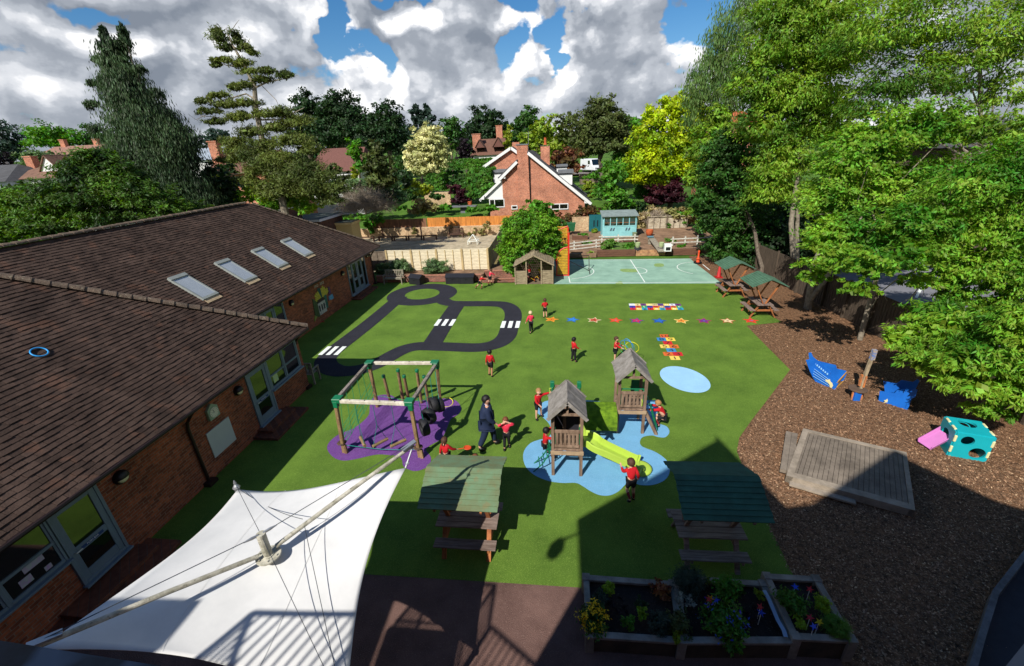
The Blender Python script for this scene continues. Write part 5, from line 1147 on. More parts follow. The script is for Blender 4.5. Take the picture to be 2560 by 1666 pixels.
# glass lantern shape on fence / yard
p = G(1235, 607, .05); e = empty('garden_cloche', (AY(1183, 600, 41).x, 41, .05), 'small white framed pyramid cloche standing in the gravel yard', 'cloche'); x, y = e.location.x, 41
m = MB()
for s in ((-1, -1), (1, -1), (1, 1), (-1, 1)):
    m.beam((x+.45*s[0], y+.45*s[1], .05), (x+.45*s[0], y+.45*s[1], .4), .05); m.beam((x+.45*s[0], y+.45*s[1], .4), (x, y, .95), .05)
for a, b in (((-1, -1), (1, -1)), ((1, -1), (1, 1)), ((1, 1), (-1, 1)), ((-1, 1), (-1, -1))): m.beam((x+.45*a[0], y+.45*a[1], .4), (x+.45*b[0], y+.45*b[1], .4), .05)
m.build('frame', M_white, e)
# ------------------------------------------------------------ storage boxes
M_box = pm('black_box_plastic', '#1d1d22', .5, .25, 5, spec=.45)
def storage(x, y, w, d, rot, label):
    e = empty('storage_box', (0, 0, 0), label, 'storage box')
    m = MB(); m.box((0, 0, .24), (w, d, .48)); m.build('body', M_box, e, bevel=.02)
    m = MB(); m.add([(-w/2-.03, -d/2-.04, .47), (w/2+.03, -d/2-.04, .47), (w/2+.03, -.0, .68), (-w/2-.03, -.0, .68), (w/2+.03, d/2+.04, .49), (-w/2-.03, d/2+.04, .49)], [(0, 1, 2, 3), (3, 2, 4, 5), (0, 3, 5), (1, 4, 2), (0, 5, 4, 1)]); lid = m.build('lid', M_box, e)
    m = MB(); m.bx(-.06, .06, -d/2-.02, -d/2-.001, .3, .38); m.build('latch', M_black, e)
    e.location = (x, y, 0); e.rotation_euler.z = rot
g = G(1041, 712); storage(g.x, g.y+.25, .95, .65, -.35, 'single black plastic storage box set askew beside the grey bench')
g = G(1133, 710); storage(g.x, g.y+.22, .98, .62, 0, 'black storage box, left one of the joined pair by the low wall')
g = G(1167, 710); storage(g.x-.0, g.y+.22, .98, .62, 0, 'black storage box, right one of the joined pair by the low wall')
# ------------------------------------------------------------ timber hut
M_hut = pm('hut_timber', '#9a8b72', .85, .3, 4, two='#6e604c', bump=.4, stretch=(1, 1, 5))
hx0, hx1 = G(1290, 709).x, G(1382, 711).x; hy = G(1336, 711).y; hx = (hx0+hx1)/2
e = empty('timber_hut', (hx, hy+.7, 0), 'open fronted timber hut with a pitched slatted roof sheltering tricycles', 'hut')
hw = (hx1-hx0)/2; dep = 1.6
for (a, b) in ((hx0, hx0+.72), (hx1-.72, hx1)):
    m = MB()
    for k in range(9): m.bx(a+.03, b, hy, hy+.03, .03+k*.1, .12+k*.1)
    m.build('front_boards', M_hut, e)
m = MB()
for k in range(16): m.bx(hx0, hx1, hy+dep, hy+dep+.025, .03+k*.12, .1+k*.12) if k < 12 else m.bx(hx-hw*(1-(k-11)/5), hx+hw*(1-(k-11)/5), hy+dep, hy+dep+.025, .03+k*.12, .1+k*.12)
m.build('back_boards', M_hut, e)
for s, x in ((-1, hx0), (1, hx1)):
    m = MB()
    for k in range(11): m.bx(x-.012, x+.012, hy+.05, hy+dep-.03, .03+k*.12, .12+k*.12)
    m.build('side_boards', M_hut, e)
for x, h_ in ((hx0, 1.32), (hx1, 1.32), (hx0+.74, 1.68), (hx1-.74, 1.68)): m = MB(); m.bx(x-.04, x+.04, hy-.05, hy-.005, 0, h_); m.build('post', M_hut, e)
ez, rz = 1.33, 2.0
for s in (-1, 1):
    m = MB(); x_e = hx+s*(hw+.1)
    for k in range(12):
        a, b = k/12, (k+.86)/12; q = [Vector((hx+s*(hw+.1)*a, hy-.15, rz-(rz-ez)*a)), Vector((hx+s*(hw+.1)*a, hy+dep+.1, rz-(rz-ez)*a)), Vector((hx+s*(hw+.1)*b, hy+dep+.1, rz-(rz-ez)*b)), Vector((hx+s*(hw+.1)*b, hy-.15, rz-(rz-ez)*b))]
        if s > 0: q = [q[0], q[3], q[2], q[1]]
        m.slab(q, .02)
    m.build('roof_slope', M_hut, e)
m = MB()
for s in (-1, 1): m.beam((hx, hy-.13, rz-.05), (hx+s*(hw+.1), hy-.13, ez-.05), .03, .09)
m.build('barge_board', M_hut, e)
m = MB(); m.bx(hx0, hx1, hy, hy+dep, .002, .02); m.build('floor', pm('hut_floor', '#6d5f4c', .9, .2), e)
# ------------------------------------------------------------ red and yellow goal end
M_goalr = pm('goal_red', '#c8281a', .5, .1, spec=.4); M_goaly = pm('goal_yellow', '#c29a2a', .7, .25, 5, two='#94721c')
ga, gb = G(1392, 688), G(1421, 690); gy0 = gb.y; e = empty('goal_end', (gb.x, gy0, 0), 'red framed sports goal end with yellow slats at the left side of the court', 'goal')
x0, x1 = ga.x, gb.x+.0; gz = 2.98; yb = gy0+3.4
m = MB(); m.bx(x1-.05, x1+.05, gy0-.05, gy0+.05, 0, gz); m.build('post', M_goalr, e); m = MB(); m.bx(x1-.05, x1+.05, yb-.05, yb+.05, 0, gz-.2); m.build('post', M_goalr, e)
def arc(t): return Vector((x0+(x1-x0)*(1-math.cos(t)), gy0, 1.25+.75*math.sin(t)))
m = MB(); m.tube([(x0, gy0, 0), (x0, gy0, 1.2)]+[tuple(arc(PI/2*k/8)) for k in range(9)], .045, 6); m.tube([(x0, gy0, .04), (x1, gy0, .04)], .04, 6); m.build('red_frame', M_goalr, e)
m = MB()
for k in range(17):
    zz = .12+k*.112; xa = x0 if zz < 1.25 else x1-(x1-x0)*math.sqrt(max(0, 1-((zz-1.25)/.75)**2)); m.bx(xa+.04 if zz < 1.25 else x0+(x1-x0)*(1-math.sqrt(max(0, 1-((zz-1.25)/.75)**2))), x1-.06, gy0-.02, gy0+.02, zz, zz+.085)
m.build('yellow_slats', M_goaly, e)
m = MB()
for k in range(22): m.bx(x1-.02, x1+.02, gy0+.1, yb-.1, .3+k*.112, .385+k*.112) if k < 20 else None
m.build('back_slats', M_goaly, e)
m = MB()
for k in range(14):
    zz = 1.3+k*.112; m.bx(x0-.1, x1-.05, yb-.02, yb+.02, zz, zz+.085)
m.build('yellow_slats', M_goaly, e); m = MB(); m.tube([(x0-.1, yb, 0), (x0-.1, yb, 2.2), (x0+.1, yb, 2.6), (x1, yb, 2.85)], .045, 6); m.build('red_frame', M_goalr, e)
m = MB(); m.beam((x1+.05, gy0+.2, 1.0), (x1+1.5, gy0+1.2, .02), .04); m.beam((x1+1.5, gy0+1.2, 0), (x1+1.5, gy0+1.9, .95), .05); m.beam((x1+.05, gy0+1.9, .95), (x1+1.5, gy0+1.9, .95), .05); m.beam((x1+1.5, gy0+.3, .0), (x1+1.5, gy0+1.9, .0), .05); m.build('brace', M_dkbrown, e)
# ------------------------------------------------------------ garden beds, rails, pots, shed
M_sleep = pm('sleeper_timber', '#6b4a38', .85, .35, 3, two='#4a3228', stretch=(.5, 4, 6), bump=.5)
yb0 = 35.0
def xat(px, y, z=.3): return (AY(px, 640, y)).x
def sleeper(x0, x1, y, z0, z1, label, n=3):
    e = empty('sleeper_wall', ((x0+x1)/2, y, z0), label, 'retaining wall'); hgt = (z1-z0)/n
    m = MB()
    for k in range(n): m.bx(x0+.004*k, x1-.004*k, y-.1+.004*(k % 2), y+.1, z0+k*hgt, z0+(k+1)*hgt-.012)
    m.build('sleepers', M_sleep, e)
sleeper(xat(1492, yb0), xat(1587, yb0), yb0, 0, .52, 'dark stacked sleeper edging left of the small lawn step')
sleeper(xat(1665, yb0), xat(1748, yb0), yb0, 0, .5, 'dark stacked sleeper edging right of the small lawn step')
m = MB(); m.bx(xat(1589, yb0), xat(1662, yb0), yb0-.1, yb0+.12, 0, .22); m.bx(xat(1590, yb0), xat(1661, yb0), yb0+.13, yb0+.3, 0, .40); tag(m.build('lawn_step', pm('pale_sleeper', '#b08a60', .85, .3, 3, two='#6b4a38')), 'pale timber step leading up to the small lawn', 'step')
m = MB(); m.bx(xat(1420, yb0), xat(1490, yb0), yb0-.3, yb0+.2, 0, .30); struct('bed_soil', m, M_soil)
def railf(a, b, z, n, label, rails=(.35, .62), postn=4, sag=0):
    e = empty('rail_fence', (a[0], a[1], z), label, 'fence'); A = Vector((a[0], a[1], z)); B = Vector((b[0], b[1], z))
    for i in range(postn): p = A.lerp(B, (i+.2)/(postn-.6)); m = MB(); m.beam(p, p+Vector((0, 0, .78)), .1, .1); m.build('post', M_rp, e)
    for r_ in rails:
        m = MB(); m.beam(A+Vector((0, -.07, r_)), B+Vector((0, -.07, r_+sag)), .03, .085); m.build('rail', M_rp, e)
M_rp = pm('white_rail_paint', '#c9c7bd', .8, .2, 6, two='#9c988a')
railf((xat(1424, 36.0), 36.0), (xat(1500, 36.6), 36.6), .3, 3, 'white painted rail fence beside the goal end, left of the big bushes', rails=(.1, .36, .62), postn=2, sag=.12)
railf((xat(1495, 38.4), 38.4), (xat(1592, 38.2), 38.2), .33, 3, 'white rail fence behind the green bushes below the shed', postn=3)
railf((xat(1672, 36.6), 36.6), (xat(1775, 37), 37), .35, 3, 'white rail fence right of the small lawn', rails=(.3, .6), postn=4)
# shed
sy0 = 42.9; xa, xb = G(1505, 594, .38).x, G(1591, 594, .38).x; sy0 = G(1548, 594, .38).y; shz = .38
e = empty('garden_shed', ((xa+xb)/2, sy0+.8, shz), 'turquoise boarded shed with a row of five windows', 'shed'); M_turq = pm('turquoise_paint', '#86c0c2', .7, .12, 3, two='#76afb2'); M_teal = pm('teal_paint', '#0f5a60', .6, .15, 3)
tz = 2.35
m = MB()
for k in range(9): m.bx(xa+.02, xb-.02, sy0, sy0+.03+.004*(k % 2), shz+.02+k*.115, shz+.13+k*.115)
m.build('front_boards', M_turq, e); m = MB(); m.bx(xa, xb, sy0+.06, sy0+1.9, shz, tz-.05); m.build('body', M_turq, e)
m = MB()
for i in range(6): x = xa+.12+(xb-xa-.24)*i/5; m.bx(x-.035, x+.035, sy0-.02, sy0+.055, shz+1.08, tz-.1)
m.bx(xa+.1, xb-.1, sy0-.02, sy0+.05, shz+1.0, shz+1.08); m.bx(xa+.1, xb-.1, sy0-.019, sy0+.05, tz-.14, tz-.05); f = m.build('window_frame', M_turq, e)
for i in range(5):
    a = xa+.12+(xb-xa-.24)*i/5+.035; b = xa+.12+(xb-xa-.24)*(i+1)/5-.035; m = MB(); m.bx(a, b, sy0+.03, sy0+.058, shz+1.08, tz-.14); m.build('pane', M_glass, f)
m = MB(); m.bx(xa+.15, xb-.15, sy0+.02, sy0+.029, shz+1.32, shz+1.36); m.build('shelf', pm('shelf_wood', '#8a5a3a', .8), f)
m = MB(); q = [Vector((xa-.12, sy0-.2, tz)), Vector((xb+.12, sy0-.2, tz)), Vector((xb+.12, sy0+2.1, tz+.22)), Vector((xa-.12, sy0+2.1, tz+.22))]; m.slab(q, .07); m.build('roof', pm('shed_roof_felt', '#7d8a88', .9, .3, 3), e)
for j, (cx) in enumerate((xa+(xb-xa)*.25, xa+(xb-xa)*.33, xa+(xb-xa)*.70, xa+(xb-xa)*.78)):
    m = MB(); m.ball((cx, sy0-.025, shz+.74), (.07, .02, .1), 8); m.ball((cx+.05, sy0-.03, shz+.84), (.05, .02, .06), 8); m.ball((cx-.05, sy0-.03, shz+.66), (.06, .02, .03), 8); m.build('painted_bird', pm('bird_grey', '#4a5a68', .7, .3, 20), e)
# teal cupboard
ca = AY(1472, 570, 44.3).x; cb2 = AY(1505, 570, 44.3).x; e = empty('tool_cupboard', ((ca+cb2)/2, 44.3, .38), 'dark teal double door cupboard left of the turquoise shed', 'cupboard')
m = MB(); m.bx(ca, cb2, 44.0, 44.55, .38, 1.95); m.build('body', M_teal, e)
for s in (0, 1): x0_ = ca+.02+s*(cb2-ca)/2; m = MB(); m.bx(x0_, x0_+(cb2-ca)/2-.04, 43.96, 43.995, .42, 1.9); d_ = m.build('door', M_teal, e); m = MB(); m.bx(x0_+(.1 if s else (cb2-ca)/2-.25), x0_+(.2 if s else (cb2-ca)/2-.15), 43.93, 43.955, .9, 1.5); m.build('strap_hinge', M_black, d_)
# wheeled bin
g = AY(1428, 590, 43); e = empty('garden_bin', (g.x, 43, .38), 'green garden compost bin on legs beside the yellow wall', 'bin'); m = MB(); m.box((g.x, 43, 1.05), (.62, .55, .7), taper=1.25); m.build('body', pm('bin_green', '#1f5c38', .6, .2), e); m = MB(); m.box((g.x, 43, 1.43), (.82, .72, .06)); m.build('lid', MATS['bin_green'], e)
for s in (-1, 1): m = MB(); m.bx(g.x+s*.16-.04, g.x+s*.16+.04, 42.95, 43.05, .38, .69); m.build('leg', M_sleep, e)
# pots
M_terra = pm('terracotta', '#b0562e', .8, .2, 6); M_potd = pm('dark_pot', '#33343a', .7, .2); M_potc = pm('pale_green_pot', '#9aa87a', .7, .2)
def pot(x, y, z, r, h, mat, label, plant=None):
    e = empty('plant_pot', (x, y, z), label, 'plant pot'); m = MB(); m.lathe((x, y, z), [(r*.65, 0), (r*.9, h*.45), (r, h*.8), (r*.92, h*.93), (r*1.02, h), (r*.85, h), (r*.8, h*.8)], 18); m.build('pot', mat, e, smooth=True)
    return e
g = G(1623, 590, .38); pot(g.x, g.y, .38, .34, .55, M_terra, 'round orange terracotta pot in front of the pale low fence'); g = G(1585, 594, .38); pot(g.x, g.y-.25, .38, .22, .5, pm('grey_green_pot', '#6f7d5e', .8, .2), 'grey green pot at the right corner of the turquoise shed')
for i, px in enumerate((1593, 1652)):
    g = G(px, 638); pot(g.x, g.y+.1, .2, .26, .4, M_potd, ['dark pot left of the lawn step', 'dark pot right of the lawn step'][i]); pot(g.x+(.06 if i else .05), g.y+.35, .42, .2, .52, M_potc, ['pale green pot standing above the left dark pot', 'pale green pot standing above the right dark pot'][i])
for i, (px, py, w) in enumerate(((1450, 600, 1.4), (1575, 606, 1.1))):
    g = G(px, py, .38); e = empty('sleeper_planter', (g.x, g.y, .38), ['small timber planter below the green bin', 'small low timber planter in front of the turquoise shed'][i], 'planter'); m = MB(); m.bx(g.x-w/2, g.x+w/2, g.y, g.y+.9, .38, .72 if i == 0 else .55); m.build('sides', M_sleep, e); m = MB(); m.bx(g.x-w/2+.08, g.x+w/2-.08, g.y+.08, g.y+.82, .7 if i == 0 else .53, .74 if i == 0 else .57); m.build('soil', M_soil, e)
# bird table and white bird box rail, wheelbarrow
g = G(1652, 632, .4); e = empty('slanted_trough', (g.x, g.y+1, .4), 'grey slanted timber ramp right of the small lawn', 'ramp'); m = MB(); m.slab([Vector((g.x-.15, g.y+.2, .45)), Vector((g.x+.35, g.y+.2, .45)), Vector((g.x+.1, g.y+3.2, .95)), Vector((g.x-.4, g.y+3.2, .95))], .06); m.build('board', M_bench, e); m = MB(); m.bx(g.x-.4, g.x-.1, g.y+3.1, g.y+3.3, .4, 1.0); m.build('end_post', M_bench, e); m = MB(); m.bx(g.x-.5, g.x+.0, g.y+3.0, g.y+3.4, 1.0, 1.06); m.build('blue_cap', pm('slate_cap', '#5f8590', .6), e)
g = G(1668, 630, .4); e = empty('white_hatch', (g.x, g.y, .4), 'small white box with a dark opening on the rail fence', 'box'); m = MB(); m.box((g.x, g.y, .75), (.5, .4, .55)); m.build('body', M_white, e); m = MB(); m.box((g.x, g.y-.21, .68), (.34, .015, .25)); m.build('opening', M_black, e)
g = G(1745, 590, .38); e = empty('wheelbarrow', (g.x, g.y, .38), 'dark tipped wheelbarrow at the edge of the trees', 'wheelbarrow'); m = MB(); m.box((g.x, g.y, .95), (.7, 1.0, .4), taper=1.35); m.build('tray', M_black, e); m = MB(); m.ring((g.x, g.y-.4, .56), .15, .04, axis=(1, 0, 0)); m.build('wheel', MATS['tyre_rubber'], e)
for s in (-1, 1): m = MB(); m.beam((g.x+s*.1, g.y-.45, .55), (g.x+s*.3, g.y+.9, .95), .04); m.build('handle', M_bench2, e)
# ------------------------------------------------------------ cones
def cone(x, y, col, label, h=.75, extra=False):
    e = empty('traffic_cone', (x, y, 0), label, 'cone'); mt = pm('cone_'+col, col, .6, .1)
    m = MB(); m.box((x, y, .03), (.42, .42, .05)); m.build('base', M_black if extra else mt, e); m = MB(); m.lathe((x, y, .055), [(.17, 0), (.12, .03), (.035, h)], 16); m.build('cone_body', mt, e, smooth=True)
    if extra:
        m = MB(); m.lathe((x, y, .3), [(.13, 0), (.14, .06), (.06, .12), (.05, .5), (.065, .62), (.03, .66)], 12); m.build('stacked_top', mt, e, smooth=True); m = MB(); m.lathe((x, y, .055), [(.3, 0), (.3, .06)], 8); m.build('weight', M_black, e)
g = G(1744, 659); cone(g.x, g.y, '#d8481c', 'bright orange stacked cone on a dark base at the court corner', .5, True); g = G(1796, 694); cone(g.x, g.y, '#a81c1e', 'dark red cone beside the farther orange propped picnic table', .95)
# ============================================================ BARK AREA TOYS
M_ship = pm('ship_blue', '#1667c4', .5, .1, 2, spec=.4, two='#1259b0'); M_line = pm('ship_line', '#8cc4ee', .6, .05); M_crm = pm('cream_paint', '#d8cf9c', .7, .1)
def plank(e, name, pts3, th, mat):           # outline given as world points in one plane
    m = MB(); q = [Vector(p) for p in pts3]; n = Vector((0, 0, 0))
    for i in range(len(q)): n += q[i].cross(q[(i+1) % len(q)])
    n = n.normalized()*th; k = len(q); m.add(q+[p+n for p in q], [tuple(range(k))[::-1], tuple(range(k, 2*k))]+[(i, (i+1) % k, k+(i+1) % k, k+i) for i in range(k)]); return m.build(name, mat, e)
cs = lambda x, y, z=0: G(1960+x/5.95, 900+y/5.95, z)
prow, st = cs(455, 320), cs(760, 445); back = cs(890, 330)
e = empty('ship_bow', (prow.x, prow.y, 0), 'blue wooden play ship bow with pale plank lines and a dolphin shape', 'play boat')
d = (st-prow); d.z = 0; L_ = d.length; dn = d.normalized()
def S(u, z, o=None, dd=None): 
    o = prow if o is None else o; dd = d if dd is None else dd; return Vector((o.x, o.y, 0))+dd*u+Vector((0, 0, z))
outl = [(0.02, 0), (-.30, .42), (-.55, .82), (-.62, .98), (-.52, 1.02), (-.38, .88), (.50, .62), (.60, .56), (.60, .47), (.66, .42), (.98, .33), (1.04, .26), (1.0, 0)]
near = plank(e, 'near_side', [S(u, z) for u, z in outl], .03, M_ship)
d2_ = Vector((back.x-prow.x, back.y-prow.y, 0)); out2 = [(0.0, 0), (-.26, .42), (-.46, .82), (-.30, .86), (.60, .64), (.66, .5), (1.0, .42), (1.04, .3), (1.0, 0)]
plank(e, 'far_side', [S(u, z, prow+Vector((.02, .06, 0)), d2_) for u, z in out2], .03, M_ship)
m = MB(); nr = Vector((dn.y, -dn.x, 0))*.035
for k in range(8):
    u = -.30+.11*k; z0 = .80-.035*k*.95
    a = S(u, z0-.12)+nr; m.slab([a, a+dn*.045, a+dn*.045+Vector((0, 0, .07)), a+Vector((0, 0, .07))], .004)
m.build('slots', M_line, near)
for k in range(4):
    zz = .52-.11*k; u0 = -.34+.08*k; a = S(u0, zz)+nr; b = S(.62+.06*k, zz-.22+.03*k)+nr; m = MB(); m.beam(a, b, .01, .012); m.build('plank_line', M_line, near)
m = MB(); c = S(.72, .16)+nr*1.1; Mx = Matrix.Translation(c) @ Matrix((( dn.x, 0, dn.y, 0), (dn.y, 0, -dn.x, 0), (0, 1, 0, 0), (0, 0, 0, 1)))
m.prism([(-.16, .10), (-.08, .12), (-.03, .17), (.0, .10), (.08, .05), (.12, -.02), (.10, -.12), (.04, -.13), (.02, -.05), (-.06, .02), (-.14, .04)], 0, .01, mat=Mx); m.build('dolphin_shape', M_crm, near)
m = MB(); m.beam(S(1.0, .04), back+Vector((-.02, 0, .04)), .03, .03); m.beam(S(1.0, .28), back+Vector((0, 0, .40)), .03, .05); m.build('stern_bar', pm('ochre_timber', '#b08440', .8, .3), e)
# stern half
a = cs(1405, 610); b = cs(1830, 745); c = cs(1500, 430); e = empty('ship_stern', (a.x, a.y, 0), 'blue wooden play ship stern with stepped sides, partly under the branches', 'play boat')
d3 = Vector((b.x-a.x, b.y-a.y, 0)); off = Vector((.15, .62, 0))
o3 = [(0, 0), (0.0, .62), (.06, .58), (.45, .55), (.55, .72), (.85, .72), (1.0, .92), (1.13, .96), (1.12, .62), (1.0, .55), (1.0, 0)]
def onplane(px, py, o, dd):
    n = Vector((dd.y, -dd.x, 0)); r_ = ray(1960+px/5.95, 900+py/5.95); return CAMP + r_*((o-CAMP).dot(n)/r_.dot(n))
a0_ = Vector((a.x, a.y, 0)); near_px = [(1405, 610), (1425, 465), (1640, 500), (1680, 455), (1860, 480), (1950, 430), (1985, 455), (1950, 560), (1900, 580), (1830, 745)]; far_px = [(1500, 480), (1480, 320), (1670, 355), (1745, 303), (1915, 332), (1985, 290), (2015, 320), (1955, 440), (1900, 600)]
plank(e, 'near_side', [onplane(x, y, a0_, d3) for x, y in near_px], .03, M_ship); plank(e, 'far_side', [onplane(x, y, a0_+off, d3) for x, y in far_px], .03, M_ship)
m = MB(); m.beam(b+Vector((0, 0, .02)), b+off+Vector((0, 0, .02)), .03, .04); m.beam(b+Vector((0, 0, .2)), b+off+Vector((0, 0, .2)), .03, .3, ); m.build('end_board', M_ship, e)
p = Vector((a.x, a.y, 0))+d3*.22+Vector((.01, -.03, .04)); m = MB(); m.prism(star(5, .09, .045), 0, .008, mat=Matrix.Translation(p+Vector((0, -.005, .05))) @ Matrix.Rotation(PI/2, 4, 'X')); m.build('starfish_shape', M_crm, e)
# mast with round table
g = cs(1085, 510); t = G(2193, 860, 1.9) ; e = empty('play_mast', (g.x, g.y, 0), 'leaning weathered mast post rising through a small round table on the bark', 'play post')
m = MB(); base = G(2148, 975, .32); m.beam((base.x, base.y, 0), (base.x+.12, base.y+.05, 1.72), .085, .085); m.build('mast_post', pm('split_timber', '#a8977c', .8, .3, 6, two='#75664f', stretch=(3, 3, .6)), e)
m = MB(); m.lathe((base.x-.05, base.y, .34), [(.27, 0), (.27, .035), (.25, .045)], 22); m.build('round_top', pm('brown_rubber', '#5c4a3e', .85, .2), e)
m = MB(); m.box((base.x-.12, base.y-.12, .17), (.2, .16, .33)); m.build('blue_foot', M_ship, e)
for dx in (-.24, .06): m = MB(); m.beam((base.x+dx, base.y-.12, 0), (base.x+dx, base.y-.1, .33), .04); m.build('side_leg', pm('orange_paint', '#d0782c', .7, .3, 8, two='#8a6a58'), e)
for dx, z0 in ((.07, .45), (-.06, .5)): m = MB(); m.box((base.x+dx, base.y-.02, z0+.2), (.035, .08, .42)); m.build('orange_side', MATS['orange_paint'], e)
m = MB(); m.box((base.x+.12, base.y+.04, 1.62), (.12, .11, .36)); m.build('painted_head', pm('mast_head', '#3a5f9c', .7, .6, 14, two='#b8a070'), e)
# timber stage
ca_, cb3, cc, cd = G(1965, 1190, .22), G(2008, 1072, .22), G(2266, 1132, .22), G(2288, 1278, .22)
M_deck = pm('deck_boards', '#7b7063', .85, .3, 2.5, two='#5d544a', bump=.5, bscale=40, speck=(9, .4, '#9a9184', .66)); M_deckf = pm('deck_frame', '#95897a', .85, .25, 3, two='#746a5c', bump=.4)
e = empty('timber_stage', (ca_.x, ca_.y, 0), 'low weathered timber stage with a side step lying on the bark mulch', 'stage')
n = 24
for i in range(n):
    a = ca_.lerp(cd, (i+.04)/n); b = ca_.lerp(cd, (i+.96)/n); c = cb3.lerp(cc, (i+.96)/n); d_ = cb3.lerp(cc, (i+.04)/n); m = MB(); m.slab([a.lerp(d_, .09), b.lerp(c, .09), c.lerp(b, .06), d_.lerp(a, .06)], .03); m.build('deck_board', M_deck, e)
up = Vector((0, 0, .012))
def edge(p, q, r_, s_, nm):
    m = MB(); m.slab([p+up, q+up, r_+up, s_+up], .20); m.build(nm, M_deckf, e)
edge(ca_, cd, cd.lerp(cc, .085), ca_.lerp(cb3, .085), 'front_border'); edge(cc, cb3, cb3.lerp(ca_, .055), cc.lerp(cd, .055), 'back_border')
u1 = up*1.15; m = MB(); m.slab([cb3+u1, ca_+u1, ca_.lerp(cd, .06)+u1, cb3.lerp(cc, .06)+u1], .20); m.build('side_border', M_deckf, e); m = MB(); m.slab([cd+u1, cc+u1, cc.lerp(cb3, .04)+u1, cd.lerp(ca_, .04)+u1], .2); m.build('side_border', M_deckf, e)
m = MB(); s0_, s1_ = G(1960, 1183, .11), G(1974, 1087, .11); w_ = (ca_-cd).normalized()*.30
for k in (0, 1): m.slab([s0_-w_*(.5*k)+w_*.35, s0_-w_*(.5*k)-w_*.13, s1_-w_*(.5*k)-w_*.13, s1_-w_*(.5*k)+w_*.35][::-1], .1)
m.build('side_step', M_deck, e)
m = MB(); a, b = ca_+Vector((.05, -.12, -.13)), cd.lerp(ca_, .45)+Vector((0, -.14, -.13)); m.beam(a, b, .16, .05); m.build('front_step', M_deckf, e)
# turquoise cube climber with pink slide
cc_ = lambda x, y, z=0: G(1900+x/3.442, 1000+y/3.442, z)
M_tq = pm('cube_turquoise', '#13a0aa', .4, .08, 2, spec=.5); M_pk = pm('slide_pink', '#c476b4', .45, .1, 2, spec=.5); M_yl = pm('pale_yellow_plastic', '#d8d2a0', .5, .1)
e = empty('play_cube', (*cc_(1750, 500)[:2], 0), 'turquoise plastic climbing cube with round holes and a small pink slide', 'play cube')
cx, cy_ = cc_(1760, 470).x+.02, cc_(1760, 470).y+.2; s = .76; ang = math.radians(-18); Rm = Matrix.Translation((cx, cy_, 0)) @ Matrix.Rotation(ang, 4, 'Z')
def holed(name, M4, holes, sz=s, th=.06):
    """square panel with round holes cut by ring strips"""
    m = MB(); seg = 24
    bm = bmesh.new(); outer = [bm.verts.new((x*sz/2, y*sz/2, 0)) for x, y in ((-1, -1), (1, -1), (1, 1), (-1, 1))]; ed = [bm.edges.new((outer[i], outer[(i+1) % 4])) for i in range(4)]
    for (hx_, hy_, r) in holes:
        vs = [bm.verts.new((hx_+r*math.cos(2*PI*i/seg), hy_+r*math.sin(2*PI*i/seg), 0)) for i in range(seg)]; ed += [bm.edges.new((vs[i], vs[(i+1) % seg])) for i in range(seg)]
    bmesh.ops.triangle_fill(bm, edges=ed, use_beauty=True)
    me = D.meshes.new(name); bm.to_mesh(me); bm.free(); me.transform(Matrix.Translation(-wloc(e)) @ Rm @ M4); me.materials.append(M_tq); o = D.objects.new(name, me); COL.objects.link(o); o.parent = e
    md = o.modifiers.new('t', 'SOLIDIFY'); md.thickness = th; md.offset = 0; return o
holed('top_panel', Matrix.Translation((0, 0, s)), [(0, .13, .19)])
for k, (hs_) in enumerate(([(-.12, .18, .14), (.16, -.16, .17)], [(0, .1, .2)], [(0, .1, .2)], [(-.02, .02, .2)])):
    holed('side_panel', Matrix.Rotation(PI/2*k, 4, 'Z') @ Matrix.Translation((0, -s/2, s/2)) @ Matrix.Rotation(PI/2, 4, 'X'), hs_)
for (x, y, z) in ((-.38, -.40, .57), (-.38, -.40, .23), (.38, -.40, .57), (.38, -.40, .23), (-.38, .18, .78), (.38, .18, .78), (-.38, -.18, .78), (.38, -.2, .78)):
    m = MB(); q = Rm @ Vector((x, y, z)); m.box(q, (.06, .05 if z < .7 else .2, .2 if z < .7 else .05), Matrix.Rotation(ang, 3, 'Z')); m.build('corner_clip', M_yl, e, bevel=.015)
m = MB(); a = Rm @ Vector((-.37, .05, .40)); b = cc_(1410, 395, .06); dd = (b-a); sd = dd.cross(Vector((0, 0, 1))).normalized()*.17
m.slab([a-sd, b-sd, b+sd, a+sd], .03); m.slab([a-sd, b-sd, b-sd*1.15+Vector((0, 0, .1)), a-sd*1.15+Vector((0, 0, .12))], .02); m.slab([a+sd, b+sd, b+sd*1.15+Vector((0, 0, .1)), a+sd*1.15+Vector((0, 0, .12))][::-1], .02); m.build('slide', M_pk, e)
# edging at the far right and dark path beyond
a, b, c, d_ = G(2560, 1390, .3), G(2490, 1480, .3), G(2455, 1590, .3), G(2430, 1680, .3)
e = empty('timber_kerb', (b.x, b.y, 0), 'tall timber edging curving along the bottom right corner of the bark', 'edging')
for p, q in ((a+(a-b)*2, a), (a, b), (b, c), (c, d_)): m = MB(); m.beam(p-Vector((0, 0, .14)), q-Vector((0, 0, .14)), .09, .29); m.build('board', pm('edge_board', '#5f6468', .85, .3, 4, two='#3f4448', bump=.4), e)
m = MB(); q = [a+(a-b)*2, a, b, c, d_]; m.add([(p.x+.05, p.y-.02, .03) for p in q]+[(16, -2, .03), (16, 9, .03)], [(0, 1, 2, 3, 4, 5, 6)]); struct('dark_path', m, pm('dark_asphalt', '#33363c', .9, .2, 4, bump=.4))
